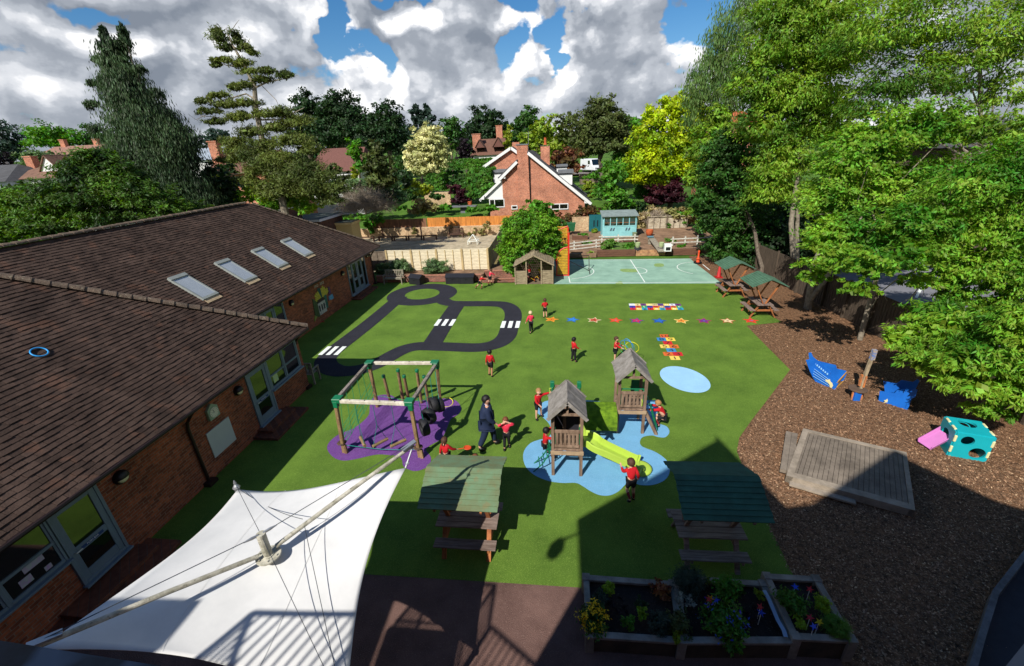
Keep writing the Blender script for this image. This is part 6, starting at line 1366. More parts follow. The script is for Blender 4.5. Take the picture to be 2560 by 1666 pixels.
# ============================================================ HOUSES BEYOND
M_rbrick = brickmat('house_red_brick', '#b5694a', '#96503a', '#c8ae98'); M_wht = pm('white_board', '#d9dad8', .6, .06, 3); M_slate = pm('grey_slate', '#4c4c4e', .85, .3, 1.5, bump=.5, bscale=20, stretch=(1, 1, 6)); M_broof = pm('brown_far_roof', '#6b4c3f', .9, .3, 2, bump=.5, bscale=20, stretch=(1, 1, 5)); M_rroof = pm('red_far_roof', '#6c4840', .9, .3, 3, bump=.6, bscale=20, stretch=(3, 1, 5)); M_lead = pm('flat_lead', '#6b6e72', .8, .2)
YH = 50.0
def h3(x, y, Y=YH): p = AY(1200+x/7.04, 340+y/7.04, Y); return (p.x, p.z)
HB = empty('brick_house', (h3(900, 1290)[0], YH, .3), 'large red brick gabled house with white bargeboards and tall chimneys beyond the orange fence', 'house')
base = .2
L = h3(415, 1290)[0]; R = h3(1840, 1290)[0]
m = MB(); m.yprism([(L, base), (R, base), (R, h3(1840, 1120)[1]), h3(850, 300), h3(720, 330), h3(430, 700), (L, h3(430, 740)[1])], YH, YH+9); m.build('wall', M_rbrick, HB)
m = MB(); m.yprism([(h3(640, 0)[0], base), (h3(860, 0)[0], base), (h3(835, 0)[0], h3(0, 200)[1]), (h3(640, 0)[0], h3(0, 200)[1])], YH-.25, YH+.4); o = m.build('chimney_breast', M_rbrick, HB); m = MB(); m.bx(h3(625, 0)[0], h3(850, 0)[0], YH-.3, YH+.5, h3(0, 200)[1]+.001, h3(0, 190)[1]+.05); m.build('cap', M_lead, o)
m = MB(); m.bx(h3(850, 0)[0], h3(872, 0)[0], YH-.06, YH-.003, base, h3(0, 330)[1]); m.build('downpipe', M_dkbrown, HB)
# right slope
def slope(pts, y0, y1, t, mat, name):     # pts two (x,z)
    (xa, za), (xb, zb) = pts; q = [Vector((xa, y0, za)), Vector((xb, y0, zb)), Vector((xb, y1, zb)), Vector((xa, y1, za))]
    n = (q[1]-q[0]).cross(q[3]-q[0]); q = q if n.z > 0 else q[::-1]; m = MB(); m.slab(q, t); return m.build(name, mat, HB)
slope([h3(845, 262), h3(1960, 1165)], YH-.35, YH+9.3, .18, M_slate, 'roof'); slope([h3(845, 262), h3(330, 760)], YH+.5, YH+9.3, .18, M_slate, 'roof'); slope([h3(660, 408), h3(318, 735)], YH-.35, YH+3.5, .12, M_slate, 'roof'); slope([h3(385, 745), h3(-5, 1118)], YH-.1, YH+4.5, .14, M_slate, 'roof')
def barge(pts, y, w=.26):
    m = MB(); 
    for a, b in zip(pts[:-1], pts[1:]): A = h3(*a); B = h3(*b); m.beam((A[0], y, A[1]-.15), (B[0], y, B[1]-.15), .06, w, up=(0, 0, 1))
    m.build('bargeboard', M_wht, HB)
barge([(845, 275), (1955, 1170)], YH-.38, .30); barge([(655, 430), (350, 740)], YH-.38, .28); barge([(380, 750), (0, 1115)], YH-.18, .26)
for pts in ([(1830, 1100), (1960, 1165), (1950, 1185), (1835, 1180)], [(330, 745), (450, 640), (450, 750)], [(0, 1118), (80, 1045), (80, 1115)]):
    q = [h3(*p) for p in pts]; q = q if area(q) < 0 else q[::-1]; m = MB(); m.yprism(q[::-1], YH-.33, YH-.02); m.build('box_soffit', M_wht, HB)
q = [h3(90, 1110), h3(424, 1110), h3(412, 760), h3(385, 765)]; m = MB(); m.yprism(q, YH+.05, YH+2.5); m.build('weatherboard', pm('weatherboard', '#d9dad8', .6, .05, 1, stretch=(.1, .1, 1)), HB)
m = MB(); m.bx(h3(95, 0)[0], h3(424, 0)[0], YH+.06, YH+3, base, h3(0, 1111)[1]); m.build('wall', M_rbrick, HB)
# rear gable left
Y2 = YH+4.6
def h4(x, y): return h3(x, y, Y2)
m = MB(); m.yprism([(h4(180, 0)[0], base), (h4(900, 0)[0], base), h4(900, 500), h4(640, 290), h4(545, 215), h4(180, 505)], Y2, Y2+6); m.build('wall', M_rbrick, HB)
for a, b in (((545, 190), (65, 525)), ((545, 190), (900, 440))):
    A, B = h4(*a), h4(*b); q = [Vector((A[0], Y2-.3, A[1])), Vector((B[0], Y2-.3, B[1])), Vector((B[0], Y2+6.2, B[1])), Vector((A[0], Y2+6.2, A[1]))]; n = (q[1]-q[0]).cross(q[3]-q[0]); q = q if n.z > 0 else q[::-1]; m = MB(); m.slab(q, .12); m.build('roof', M_slate, HB)
    m = MB(); m.beam((A[0], Y2-.33, A[1]-.15), (B[0], Y2-.33, B[1]-.15), .06, .3); m.build('bargeboard', M_wht, HB)
m = MB(); q = [h4(65, 525), h4(170, 470), h4(168, 530)]; m.yprism(q[::-1], Y2-.25, Y2-.02); m.build('box_soffit', M_wht, HB)
def boxh(x0, x1, y0, y1, Y, dep, mat, name, par=HB): A = h3(x0, y1, Y); B = h3(x1, y0, Y); m = MB(); m.bx(A[0], B[0], Y, Y+dep, A[1], B[1]); return m.build(name, mat, par)
boxh(245, 470, 655, 830, YH+1.5, 3.5, M_wht, 'dormer'); boxh(222, 475, 600, 652, YH+1.3, 3.8, M_lead, 'dormer_roof')
boxh(1385, 1625, 668, 870, YH+.9, 2.2, M_wht, 'dormer'); boxh(1370, 1648, 600, 665, YH+.7, 2.6, M_lead, 'dormer_roof'); boxh(1350, 1530, 552, 700, YH+5, 2, M_wht, 'dormer'); boxh(1340, 1545, 505, 548, YH+4.8, 2.4, M_lead, 'dormer_roof')
boxh(570, 690, 110, 260, Y2+3, 1, M_rbrick, 'chimney'); c_ = boxh(1070, 1225, 175, 520, YH+4.5, 1.0, M_rbrick, 'chimney'); boxh(1060, 1235, 160, 173, YH+4.4, 1.2, M_lead, 'cap', c_)
p = h3(1150, 158, YH+5); m = MB(); m.lathe((p[0], YH+5, p[1]), [(.2, 0), (.15, .2), (.14, .75), (.17, .8)], 10); m.build('chimney_pot', M_terra, c_)
m = MB(); p = h3(857, 262, YH+.6); m.tube([(p[0], YH+.6, p[1]-.2), (p[0], YH+.6, p[1]+1.9)], .02, 5); m.beam((p[0]-.4, YH+.6, p[1]+1.7), (p[0]+.3, YH+.6, p[1]+1.75), .02); m.build('aerial', M_steel, HB)
def hwin(x0, x1, y0, y1, split, name='window'):
    A = h3(x0, y1); B = h3(x1, y0); y = YH-.04 if x0 > 430 else YH+.02; m = MB(); w = .09
    m.bx(A[0], B[0], y-.06, y, A[1], A[1]+w); m.bx(A[0], B[0], y-.06, y, B[1]-w, B[1]); m.bx(A[0], A[0]+w, y-.06, y, A[1]+w, B[1]-w); m.bx(B[0]-w, B[0], y-.06, y, A[1]+w, B[1]-w)
    for s in split: x = A[0]+(B[0]-A[0])*s; m.bx(x-.04, x+.04, y-.06, y, A[1]+w, B[1]-w)
    f = m.build(name, M_wht, HB); m = MB(); m.bx(A[0]+w, B[0]-w, y-.03, y-.01, A[1]+w, B[1]-w); m.build('pane', M_glass, f)
hwin(170, 428, 1105, 1265, (.35,)); hwin(555, 660, 1220, 1295, ()); hwin(1245, 1555, 1185, 1300, (.5,))
def house(x, y, w, d, z0, eave, ridge, wallm, roofm, label, hip=.5, chim=(), wins=(), gable=None, rot=0, name='house'):
    e = empty(name, (0, 0, 0), label, 'house')
    m = MB(); m.bx(-w/2, w/2, -d/2, d/2, min(0, terr(x, y)-z0-.3), eave); m.build('wall', wallm, e)
    k = hip*d/2; o = .35; hw_, hd = w/2+o, d/2+o; rh = w/2-k
    m = MB(); m.add([(-hw_, -hd, eave-.1), (hw_, -hd, eave-.1), (hw_, hd, eave-.1), (-hw_, hd, eave-.1), (-rh, 0, ridge), (rh, 0, ridge)], [(0, 1, 5, 4), (1, 2, 5), (2, 3, 4, 5), (3, 0, 4), (3, 2, 1, 0)]); m.build('roof', roofm, e)
    for (cx, cy, cw, cz) in chim: m = MB(); m.box((cx, cy, cz/2+eave/2), (cw, cw*.7, cz-eave)); m.box((cx, cy, cz+.06), (cw*1.15, cw*.8, .1)); m.build('chimney', M_rbrick, e)
    for (cx, cz, ww, wh) in wins: m = MB(); m.bx(cx-ww/2, cx+ww/2, -d/2-.05, -d/2-.003, cz-wh/2, cz+wh/2); f = m.build('window', M_wht, e); m = MB(); m.bx(cx-ww/2+.08, cx+ww/2-.08, -d/2-.07, -d/2-.051, cz-wh/2+.08, cz+wh/2-.08); m.build('pane', M_glass, f)
    if gable:
        for (gx, gy, gw, gh, gz, gm) in gable:
            m = MB(); m.yprism([(gx-gw/2, gz), (gx+gw/2, gz), (gx, gz+gh)], gy, gy+2.0); m.build('gable', gm, e); 
            for s in (-1, 1): q = [Vector((gx, gy-.15, gz+gh+.1)), Vector((gx+s*(gw/2+.15), gy-.15, gz-.02)), Vector((gx+s*(gw/2+.15), gy+2.2, gz-.02)), Vector((gx, gy+2.2, gz+gh+.1))]; q = q if ((q[1]-q[0]).cross(q[3]-q[0])).z > 0 else q[::-1]; m = MB(); m.slab(q, .08); m.build('gable_roof', roofm, e)
    e.location = (x, y, z0); e.rotation_euler.z = rot; return e
def Z(px, py, Y): return AY(px, py, Y)
a = Z(1190, 388, 85); b = Z(1266, 347, 85); w_ = b.x-a.x; house((a.x+b.x)/2-.3, 89, w_+.8, 8, a.z-3.0, 3.0, b.z-a.z+3.2, M_wht, M_broof, 'distant house with brown roof, small tiled dormers and two brick chimneys', hip=.2, chim=((-w_/2+.3, -2.0, 1.5, b.z-a.z+4.0), (1.2, 2, 1.2, b.z-a.z+5.4)), wins=((-1.5, 1.5, 1.2, 1.2),), gable=((1.6, -4.2, 1.9, 1.5, 4.2, M_rroof), (-1.8, -4.2, 1.6, 1.3, 4.2, M_rroof)))
a = Z(782, 430, 58); b = Z(880, 378, 58); house((a.x+b.x)/2, 62, (b.x-a.x)+1, 8, a.z-2.4, 2.4, 2.4+(b.z-a.z)+.5, M_wht, M_rroof, 'red tiled roof showing between the pine and the dark conifers', hip=.1)
a = Z(519, 436, 46); b = Z(650, 391, 46); house((a.x+b.x)/2, 50, (b.x-a.x)+1, 8, a.z-3, 3.0, 3+(b.z-a.z)+.6, M_rbrick, M_broof, 'brown roofed brick house half hidden behind the pine', hip=.1, chim=((-(b.x-a.x)/2+.2, -2, 1.0, 6.2),))
a = Z(488, 400, 62); house(a.x, 66, 5, 5, a.z-3, 3, 4.6, M_wht, pm('pale_slate', '#8d97a2', .7, .3, 4), 'far pale slate roof between the tall conifer and the pine', hip=.1)
a = Z(22, 447, 40); b = Z(190, 405, 40); house((a.x+b.x)/2, 43.5, (b.x-a.x), 8.5, a.z-4.2, 4.2, 4.2+(b.z-a.z)+.4, M_wht, pm('mottled_roof', '#7a5c4c', .9, .4, 3, bump=.5), 'white walled house with a mottled brown hipped roof and white gable at the far left', hip=.8, chim=((-(b.x-a.x)/2+.9, -1.5, .9, 6.1),), wins=((-2.6, 3.3, 1.3, .9), (-.4, 3.3, 1.3, .9), (1.8, 3.3, 1.3, .9)), gable=((.35, -3.0, 2.4, 1.5, 4.6, M_wht),))
a = Z(0, 452, 38); house(a.x-2.4, 41, 6, 6, a.z-3, 3, 4.4, pm('lilac_wall', '#b4b6cc', .8, .1), M_slate, 'pale lilac walled house cut by the left edge of the picture', hip=.6)
a = Z(150, 390, 70); house(a.x, 74, 11, 7, a.z-3, 3, 4.6, M_rbrick, pm('pinkish_roof', '#8d6a5c', .9, .3, 3), 'distant pinkish brown roof behind the far left white house', hip=.1, chim=((-3, 0, .9, 5.6), (3.5, 0, .9, 5.4)))
a = Z(2390, 365, 32); b = Z(2600, 280, 32); house((a.x+b.x)/2+.6, 36, (b.x-a.x)+2, 8, a.z-3.4, 3.4, 3.4+(b.z-a.z), pm('dull_wall', '#5a4a42', .9, .3), M_slate, 'grey slate roofed house with a white edged gable behind the trees at right', hip=.15, gable=((-1.5, -3.9, 1.3, 1.0, 3.9, M_wht),))
a = Z(1838, 305, 58); house(a.x, 61, 5, 5, a.z-3, 3, 4.3, M_rbrick, pm('orange_roof', '#a85a38', .9, .3, 3), 'orange tiled roof tip peeping between the yellow maple and the right trees', hip=.3)
# vehicles on the drive
def vehicle(x, y, z, rot, mat, label, van, cat):
    e = empty('parked_'+cat, (0, 0, 0), label, cat); Lg, Wd_, Hh = (5.2, 1.95, 2.3) if van else (4.3, 1.8, 1.45)
    pr = [(-Lg/2, .35), (Lg/2, .35), (Lg/2, .95 if van else .75), (Lg/2-.9 if van else Lg/2-1.2, 1.15 if van else .9), (Lg/2-1.6 if van else Lg/2-1.8, Hh), (-Lg/2+.1 if van else -Lg/2+.8, Hh), (-Lg/2, Hh-.1 if van else .9)]
    M4 = Matrix(((1, 0, 0, 0), (0, 0, -1, Wd_/2), (0, 1, 0, 0), (0, 0, 0, 1))); m = MB(); m.prism(pr, 0, Wd_, mat=M4); m.build('body', mat, e, bevel=.07)
    m = MB(); a_ = pr[3]; b_ = pr[4]
    m.slab([Vector((a_[0]-.05, -Wd_/2+.15, a_[1]+.06)), Vector((a_[0]-.05, Wd_/2-.15, a_[1]+.06)), Vector((b_[0]+.12, Wd_/2-.2, b_[1]-.12)), Vector((b_[0]+.12, -Wd_/2+.2, b_[1]-.12))], -.03); m.build('windscreen', M_glass, e)
    m = MB(); m.bx(Lg/2-.03, Lg/2+.03, -.5, .5, .5, .75); m.build('grille', M_black, e)
    for s in (-1, 1):
        m = MB(); m.bx(Lg/2-.1, Lg/2+.04, s*.72-.15, s*.72+.15, .62, .82); m.build('headlight', M_steel, e)
        m = MB(); m.bx(.2, Lg/2-1.7, s*Wd_/2-.01, s*Wd_/2+.012, Hh*.6, Hh*.88); m.build('side_window', M_glass, e)
        for xx in (-Lg*.3, Lg*.3): m = MB(); m.ring((xx, s*(Wd_/2-.1), .33), .23, .1, axis=(0, 1, 0), n=20); w_ = m.build('wheel', MATS['tyre_rubber'], e, smooth=True); m = MB(); m.lathe((xx, s*(Wd_/2-.1), .33), [(.2, -.05), (.2, .05)], 14, rot=Matrix.Rotation(PI/2, 3, 'X')); m.build('rim', M_steel, w_)
    e.location = (x, y, z); e.rotation_euler.z = rot
M_car = pm('dark_car_paint', '#2c3038', .3, .1, 1, spec=.6); M_van = pm('white_van_paint', '#d8dcde', .35, .04, 1, spec=.5)
vy = 88; a = AY(1479, 430, vy); vehicle(a.x, vy, a.z, math.radians(-62), M_van, 'white panel van parked on the drive beyond the brick house', True, 'van')
a = AY(1508, 433, vy); vehicle(a.x+.4, vy, a.z, math.radians(-55), M_car, 'dark car parked beside the white van beyond the brick house', False, 'car')
m = MB(); a = AY(1440, 434, 86); b = AY(1570, 430, 86); m.add([(a.x-2, 84, a.z-.02), (b.x+3, 84, a.z-.02), (b.x+3, 96, a.z+.02), (a.x-2, 96, a.z+.02)], [(0, 1, 2, 3)]); struct('drive', m, pm('drive_tar', '#77706c', .9, .2))
m = MB(); a = AY(1447, 437, 82); b = AY(1478, 452, 82); m.bx(a.x, b.x, 82, 82.3, b.z, a.z+.1); tag(m.build('garden_wall', M_oldbrick), 'small sandy wall below the white van', 'wall')
panelfence('rail_fence', (AY(1450, 455, 74).x, 74), (AY(1515, 455, 74).x, 74), AY(1450, 462, 74).z, .8, 3, M_df, M_df, 'dark low rail fence right of the brick house dormers', battens=0, slat=.4)
# brick wall, parasol and table in the neighbour's garden
m = MB(); a = AY(1062, 502, 56); b = AY(1125, 480, 56); m.bx(a.x, b.x, 56, 56.3, a.z-.6, b.z); tag(m.build('garden_wall', M_oldbrick), 'low sandy brick wall in the garden left of the red maple', 'wall')
a = AY(1148, 505, 53); e = empty('parasol', (a.x, 53, a.z), 'closed lilac parasol standing in the garden beside the red maple', 'parasol'); m = MB(); m.tube([(a.x, 53, a.z-.5), (a.x, 53, a.z+.4)], .03, 6); m.build('pole', M_steel, e); m = MB(); m.lathe((a.x, 53, a.z+.1), [(.16, 0), (.14, .6), (.06, 1.4), (.02, 1.6)], 8); m.build('folded_canopy', pm('lilac_cloth', '#7d74a4', .8, .2, 6), e)
a = AY(1160, 517, 51); e = empty('garden_table', (a.x, 51, a.z), 'flat grey garden table below the closed parasol', 'table'); m = MB(); m.box((a.x, 51, a.z+.05), (3.0, 1.4, .08)); m.build('top', M_lead, e); m = MB(); m.box((a.x, 51, a.z-.35), (.8, .5, .7)); m.build('base', M_lead, e)
a = AY(1175, 512, 52); pot(a.x, 52, a.z-.4, .28, .8, M_terra, 'tall terracotta urn beside the garden table')
# right boundary fence
M_rf = pm('dark_fence_boards', '#54483c', .9, .3, 4, two='#3c332a', stretch=(4, 4, .6), bump=.4)
pts = [(13.0, 30), (13.6, 23), (13.9, 18), (13.9, 12.5), (13.9, 6), (13.9, 0)]
for i, (a, b) in enumerate(zip(pts[:-1], pts[1:])):
    e = empty('boundary_fence', (a[0], a[1], 0), 'dark board fence behind the bark, bay '+['farthest, in the deep tree shade', 'behind the big leaning trunks', 'behind the play mast', 'behind the blue ship stern', 'beside the turquoise cube, nearest'][i], 'fence')
    A = Vector((*a, 0)); B = Vector((*b, 0)); m = MB(); n_ = int((B-A).length/.16)
    for k in range(n_): c = A.lerp(B, (k+.5)/n_); m.box((c.x, c.y, .9), (.03, .15, 1.75))
    m.build('boards', M_rf, e)
    for k in range(3): c = A.lerp(B, k/3+.02); m = MB(); m.box((c.x-.08, c.y, .95), (.1, .1, 1.9)); m.build('post', M_rf, e)
m = MB(); m.add([(14.2, -5, .02), (60, -5, .02), (60, 34, .02), (14.2, 34, .02)], [(0, 1, 2, 3)]); struct('car_park', m, pm('car_park_tar', '#74747a', .9, .15, 2, bump=.3))
for i, (px, py) in enumerate(((2340, 690), (2290, 745))):
    g = G(px, py, .02); a, b = g, g+Vector((2.2, 2.6, 0)); polyline([(a.x, a.y), (b.x, b.y)], .12, .03, 'parking_line', M_white)
# ============================================================ VEGETATION
def mesh_quads(name, V, mat, parent):
    n = V.shape[0]//4; me = D.meshes.new(name); off = wloc(parent); V = (V-np.array([off.x, off.y, off.z])).astype(np.float32)
    me.vertices.add(n*4); me.vertices.foreach_set('co', V.ravel()); me.loops.add(n*4); me.loops.foreach_set('vertex_index', np.arange(n*4, dtype=np.int32))
    me.polygons.add(n); me.polygons.foreach_set('loop_start', np.arange(0, n*4, 4, dtype=np.int32)); me.polygons.foreach_set('loop_total', np.full(n, 4, dtype=np.int32))
    me.materials.append(mat); me.update(calc_edges=True); o = D.objects.new(name, me); COL.objects.link(o); o.parent = parent; return o
def nrm(a): return a/np.maximum(np.linalg.norm(a, axis=1, keepdims=True), 1e-9)
def leafcloud(ells, n, ls, kind='broad', aspect=.5, seed=0, clump=.22, per=45, core=.12, flat=.6):
    """leaf sized faces gathered in clumps over the shells of several ellipsoids"""
    r = np.random.default_rng(seed); out = []; cl = []
    wts = np.array([e[3]*e[5]+e[4]*e[5] for e in ells]); wts = wts/wts.sum()
    for (cx, cy, cz, rx, ry, rz), w in zip(ells, wts):
        k = max(9, int(n*w/per)); d = nrm(r.normal(size=(k, 3))); d[:, 2] = np.where(d[:, 2] < -.5, d[:, 2]*.5, d[:, 2]); rad = r.uniform(.35, 1, k)**.45*(1+.10*r.normal(size=k))
        c = d*rad[:, None]*np.array([rx, ry, rz])+np.array([cx, cy, cz]); cr = clump*min((rx+ry)/2, rz*1.3)*r.uniform(.6, 1.3, k); cl.append(c)
        p = np.repeat(c, per, 0)+r.normal(size=(k*per, 3))*np.repeat(cr, per)[:, None]*np.array([1, 1, flat])*.62; dd = np.repeat(d, per, 0)
        if kind == 'weep': p[:, 2] -= np.abs(r.normal(size=k*per))*np.repeat(cr, per)*1.0
        nn = nrm(dd*.55+np.array([0, 0, .5])+r.normal(size=p.shape)*.55)
        if kind == 'weep': t = nrm(np.array([0, 0, -1.0])+dd*.15+r.normal(size=p.shape)*.16)
        elif kind == 'droop': t = nrm(dd*.6+np.array([0, 0, -.75])+r.normal(size=p.shape)*.55)
        elif kind == 'needle': t = nrm(dd*.5+np.array([0, 0, .45])+r.normal(size=p.shape)*.6)
        elif kind == 'fan': t = nrm(dd*np.array([1, 1, .1])+r.normal(size=p.shape)*.4)
        else: t = r.normal(size=p.shape)
        b = nrm(np.cross(nn, t)); t = nrm(np.cross(b, nn)) if kind not in ('weep',) else t
        L = ls*r.uniform(.6, 1.35, len(p))[:, None]; w_ = L*aspect
        out.append(np.stack([p+t*L*.5, p+b*w_*.5, p-t*L*.5, p-b*w_*.5], 1).reshape(-1, 3))
        if core:
            kc = int(k*per*core*1.6); pc = nrm(r.normal(size=(kc, 3)))*(r.uniform(0, 1, kc)**.4*.68)[:, None]*np.array([rx, ry, rz])+np.array([cx, cy, cz]); tc_ = nrm(r.normal(size=pc.shape)); bc = nrm(np.cross(tc_, r.normal(size=pc.shape))); Lc = ls*r.uniform(1.1, 1.7, kc)[:, None]
            out.append(np.stack([pc+tc_*Lc*.5, pc+bc*Lc*.3, pc-tc_*Lc*.5, pc-bc*Lc*.3], 1).reshape(-1, 3))
    return np.concatenate(out), np.concatenate(cl)
def ell(px, py, rx, ry, Y, dk=1.0):
    c = AY(px, py, Y); d = (c-CAMP).dot(FWD)*(1.0); s = d/F; ob = 1/math.cos(math.atan2(math.hypot(px-1280, py-833), F))**.0
    return (c.x, c.y, c.z, rx*s, (rx+ry)/2*s*dk, ry*s)
BARK = pm('tree_bark', '#6d6256', .9, .4, 6, two='#3c342c', bump=.8, bscale=20, stretch=(3, 3, .6)); BARK2 = pm('pale_bark', '#8f8676', .9, .3, 6, two='#665d50', bump=.6, bscale=20)
LM = dict(
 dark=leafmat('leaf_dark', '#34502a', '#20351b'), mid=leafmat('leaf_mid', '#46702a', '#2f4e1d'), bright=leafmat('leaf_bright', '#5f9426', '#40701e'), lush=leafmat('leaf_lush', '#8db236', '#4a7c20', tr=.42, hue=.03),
 ash=leafmat('leaf_ash', '#8aaa34', '#4c7022', tr=.4, hue=.03), lime=leafmat('leaf_lime', '#96aa34', '#6c8a2a'), yellow=leafmat('leaf_yellow', '#bccc1e', '#7c9e1a', tr=.4, hue=.02), cream=leafmat('leaf_cream', '#d8d49a', '#a8b070', tr=.25, hue=.015), purple=leafmat('leaf_purple', '#4a1e28', '#331420', hue=.02),
 black=leafmat('leaf_blackred', '#2c2028', '#1c161c'), olive=leafmat('leaf_olive', '#64703a', '#434e28'), conifer=leafmat('leaf_conifer', '#46583a', '#2e4026'), blueg=leafmat('leaf_bluegreen', '#42584a', '#2c4034'), weepc=leafmat('leaf_weeping', '#4e6440', '#2c3e28', val=.6), pine=leafmat('leaf_pine', '#74803c', '#48562a', val=.55), gold=leafmat('leaf_gold', '#9aa62a', '#6e8424'),
 yew=leafmat('leaf_yew', '#587a22', '#263f1a', val=.6), willow=leafmat('leaf_willow', '#6c8644', '#4e6e36', tr=.4), hedge=leafmat('leaf_hedge', '#568428', '#3e6820', val=.5), bighedge=leafmat('leaf_big_hedge', '#76a024', '#4c7e1e', val=.6), lav=leafmat('leaf_lavender', '#6a8450', '#526c44'), tan=leafmat('leaf_tan', '#a8926a', '#8a8a50'), twig=pm('twig', '#8c8070', .9, .3), russet=leafmat('leaf_russet', '#7c4a34', '#4f4a28', hue=.04), grass=leafmat('leaf_grass', '#6a9434', '#50782a', val=.35))
SEED = [100]
def veg(name, label, cat, ells, mat, ls, dens=1.0, kind='broad', aspect=.5, base=None, trunk=None, group=None, per=45, clump=.22, limbs=6, bark=None, flat=.6, nmax=60000, crown='crown'):
    SEED[0] += 1; sd = SEED[0]; big = max(ells, key=lambda e: e[3]*e[5]); lowz = min(e[2]-e[5] for e in ells)
    if base is None: base = (big[0], big[1], min(terr(big[0], big[1]), lowz) if not trunk else terr(big[0], big[1]))
    e = empty(name, base, label, cat, group)
    tot = sum((e_[3]+e_[4])*.5*e_[5]*PI for e_ in ells); n = int(min(nmax*2.2, max(60, dens*tot*4.6/(ls*ls*aspect*.5)))); trunk = trunk*.62 if trunk else trunk
    V, C = leafcloud(ells, n, ls, kind, aspect, sd, clump*1.0, per, flat=flat, core=(.10 if dens > .75 else 0)); mesh_quads(crown, V, LM[mat], e)
    if trunk:
        r_ = random.Random(sd); m = MB(); b = Vector(base); top = Vector((big[0], big[1], big[2])); bk = b.lerp(top, .5)+Vector((r_.uniform(-.3, .3), r_.uniform(-.3, .3), 0))
        m.tube([b-Vector((0, 0, .3)), b+Vector((0, 0, .5)), b.lerp(bk, .5), bk, top, top+Vector((0, 0, big[5]*.5))], [trunk*1.5, trunk*1.1, trunk*.95, trunk*.85, trunk*.5, trunk*.15], 9)
        for i in range(limbs):
            q = Vector(C[r_.randrange(len(C))]); s = b.lerp(top, r_.uniform(.4, 1.0)); md = s.lerp(q, .5)+Vector((0, 0, -.05*(q-s).length))
            m.tube([s, md, q], [trunk*.38, trunk*.22, trunk*.06], 6)
        m.build('trunk', bark or BARK, e)
    return e
def V_(name, label, cat, Y, px, mat, lp, **k):
    """ellipses given in photo pixels at depth Y; lp is the leaf length in photo pixels"""
    es = [ell(*p[:4], p[4] if len(p) > 4 else Y) for p in px]; ls = lp*(AY(px[0][0], px[0][1], Y)-CAMP).dot(FWD)/F
    if 'bpx' in k:
        b = k.pop('bpx'); q = AY(b[0], b[1], b[2] if len(b) > 2 else Y); k['base'] = (q.x, q.y, max(q.z, 0) if len(b) < 4 else b[3])
    return veg(name, label, cat, es, mat, ls, **k)
TR = 'trees on the skyline'
V_('deciduous_tree', 'blue green tree cut by the left edge on the skyline', 'tree', 90, [(10, 350, 48, 42), (25, 380, 35, 30)], 'blueg', 8, trunk=.4)
V_('deciduous_tree', 'rounded bright green tree standing alone on the left skyline', 'tree', 80, [(130, 342, 58, 36), (100, 350, 35, 26), (160, 352, 32, 26)], 'bright', 7, trunk=.4)
V_('deciduous_tree', 'darker tree just right of the rounded bright one on the left skyline', 'tree', 85, [(235, 348, 42, 34), (285, 360, 35, 35)], 'mid', 7, trunk=.4)
V_('shrub', 'pale olive tall shrub above the far left roofs', 'shrub', 58, [(75, 395, 38, 22), (115, 390, 28, 20), (60, 412, 20, 14)], 'lav', 7)
V_('deciduous_tree', 'dark red leaved shrub behind the chimney at the far left', 'tree', 50, [(12, 412, 28, 26)], 'black', 7, trunk=.15)
V_('conifer', 'tall weeping conifer with hanging grey green foliage, tallest tree at left', 'tree', 28,
   [(258, 80, 8, 18), (266, 104, 15, 18), (306, 76, 8, 16), (308, 100, 16, 20), (290, 112, 20, 16), (285, 130, 34, 34), (295, 175, 46, 42), (262, 205, 26, 18), (318, 225, 58, 48), (345, 285, 68, 52), (355, 345, 82, 55), (385, 300, 50, 55), (395, 400, 78, 52), (440, 350, 38, 60), (425, 445, 72, 48), (470, 480, 62, 50), (500, 500, 42, 40), (330, 390, 50, 40), (230, 207, 18, 8), (228, 262, 20, 10), (238, 322, 22, 10), (262, 380, 22, 12), (392, 232, 16, 12), (412, 282, 18, 14), (448, 322, 16, 18), (350, 172, 12, 10), (240, 150, 14, 8), (474, 400, 20, 20)], 'weepc', 10, dens=1.35, kind='weep', aspect=.24, trunk=.28, bpx=(520, 640, 28, 0), per=44, clump=.36, limbs=10, nmax=110000)
pine = [(545, 88, 20, 22), (592, 96, 14, 20), (566, 118, 24, 13), (612, 118, 24, 10), (630, 132, 16, 8), (556, 150, 34, 8), (600, 158, 34, 12), (536, 162, 16, 7), (622, 178, 32, 8), (668, 177, 36, 9), (712, 188, 28, 11), (652, 200, 38, 9), (590, 218, 34, 10), (622, 212, 28, 8), (545, 238, 36, 9), (508, 252, 28, 9), (560, 262, 38, 11), (610, 258, 44, 12), (522, 278, 38, 9), (540, 304, 32, 10), (598, 292, 42, 13), (655, 285, 38, 12), (705, 282, 40, 14), (735, 305, 44, 16), (690, 318, 40, 14), (630, 330, 44, 14), (590, 352, 44, 12), (662, 360, 50, 15), (735, 350, 54, 18), (770, 375, 40, 16), (620, 385, 50, 14), (700, 395, 54, 18), (575, 400, 44, 10), (650, 425, 50, 16), (760, 415, 50, 18), (800, 440, 44, 18), (720, 445, 54, 18), (620, 450, 40, 12), (840, 470, 34, 16), (780, 475, 50, 18), (700, 480, 44, 16), (820, 500, 40, 14), (660, 395, 60, 34), (730, 430, 66, 34), (780, 465, 50, 28), (600, 375, 40, 24), (690, 470, 60, 30)]
e = V_('pine_tree', 'ragged old pine with layered branches and open top right of the tall conifer', 'tree', 30, pine, 'pine', 9, dens=1.15, kind='needle', aspect=.22, per=34, clump=.5, flat=.6, nmax=90000)
m = MB(); pt = lambda x, y, Y=30: AY(x, y, Y)
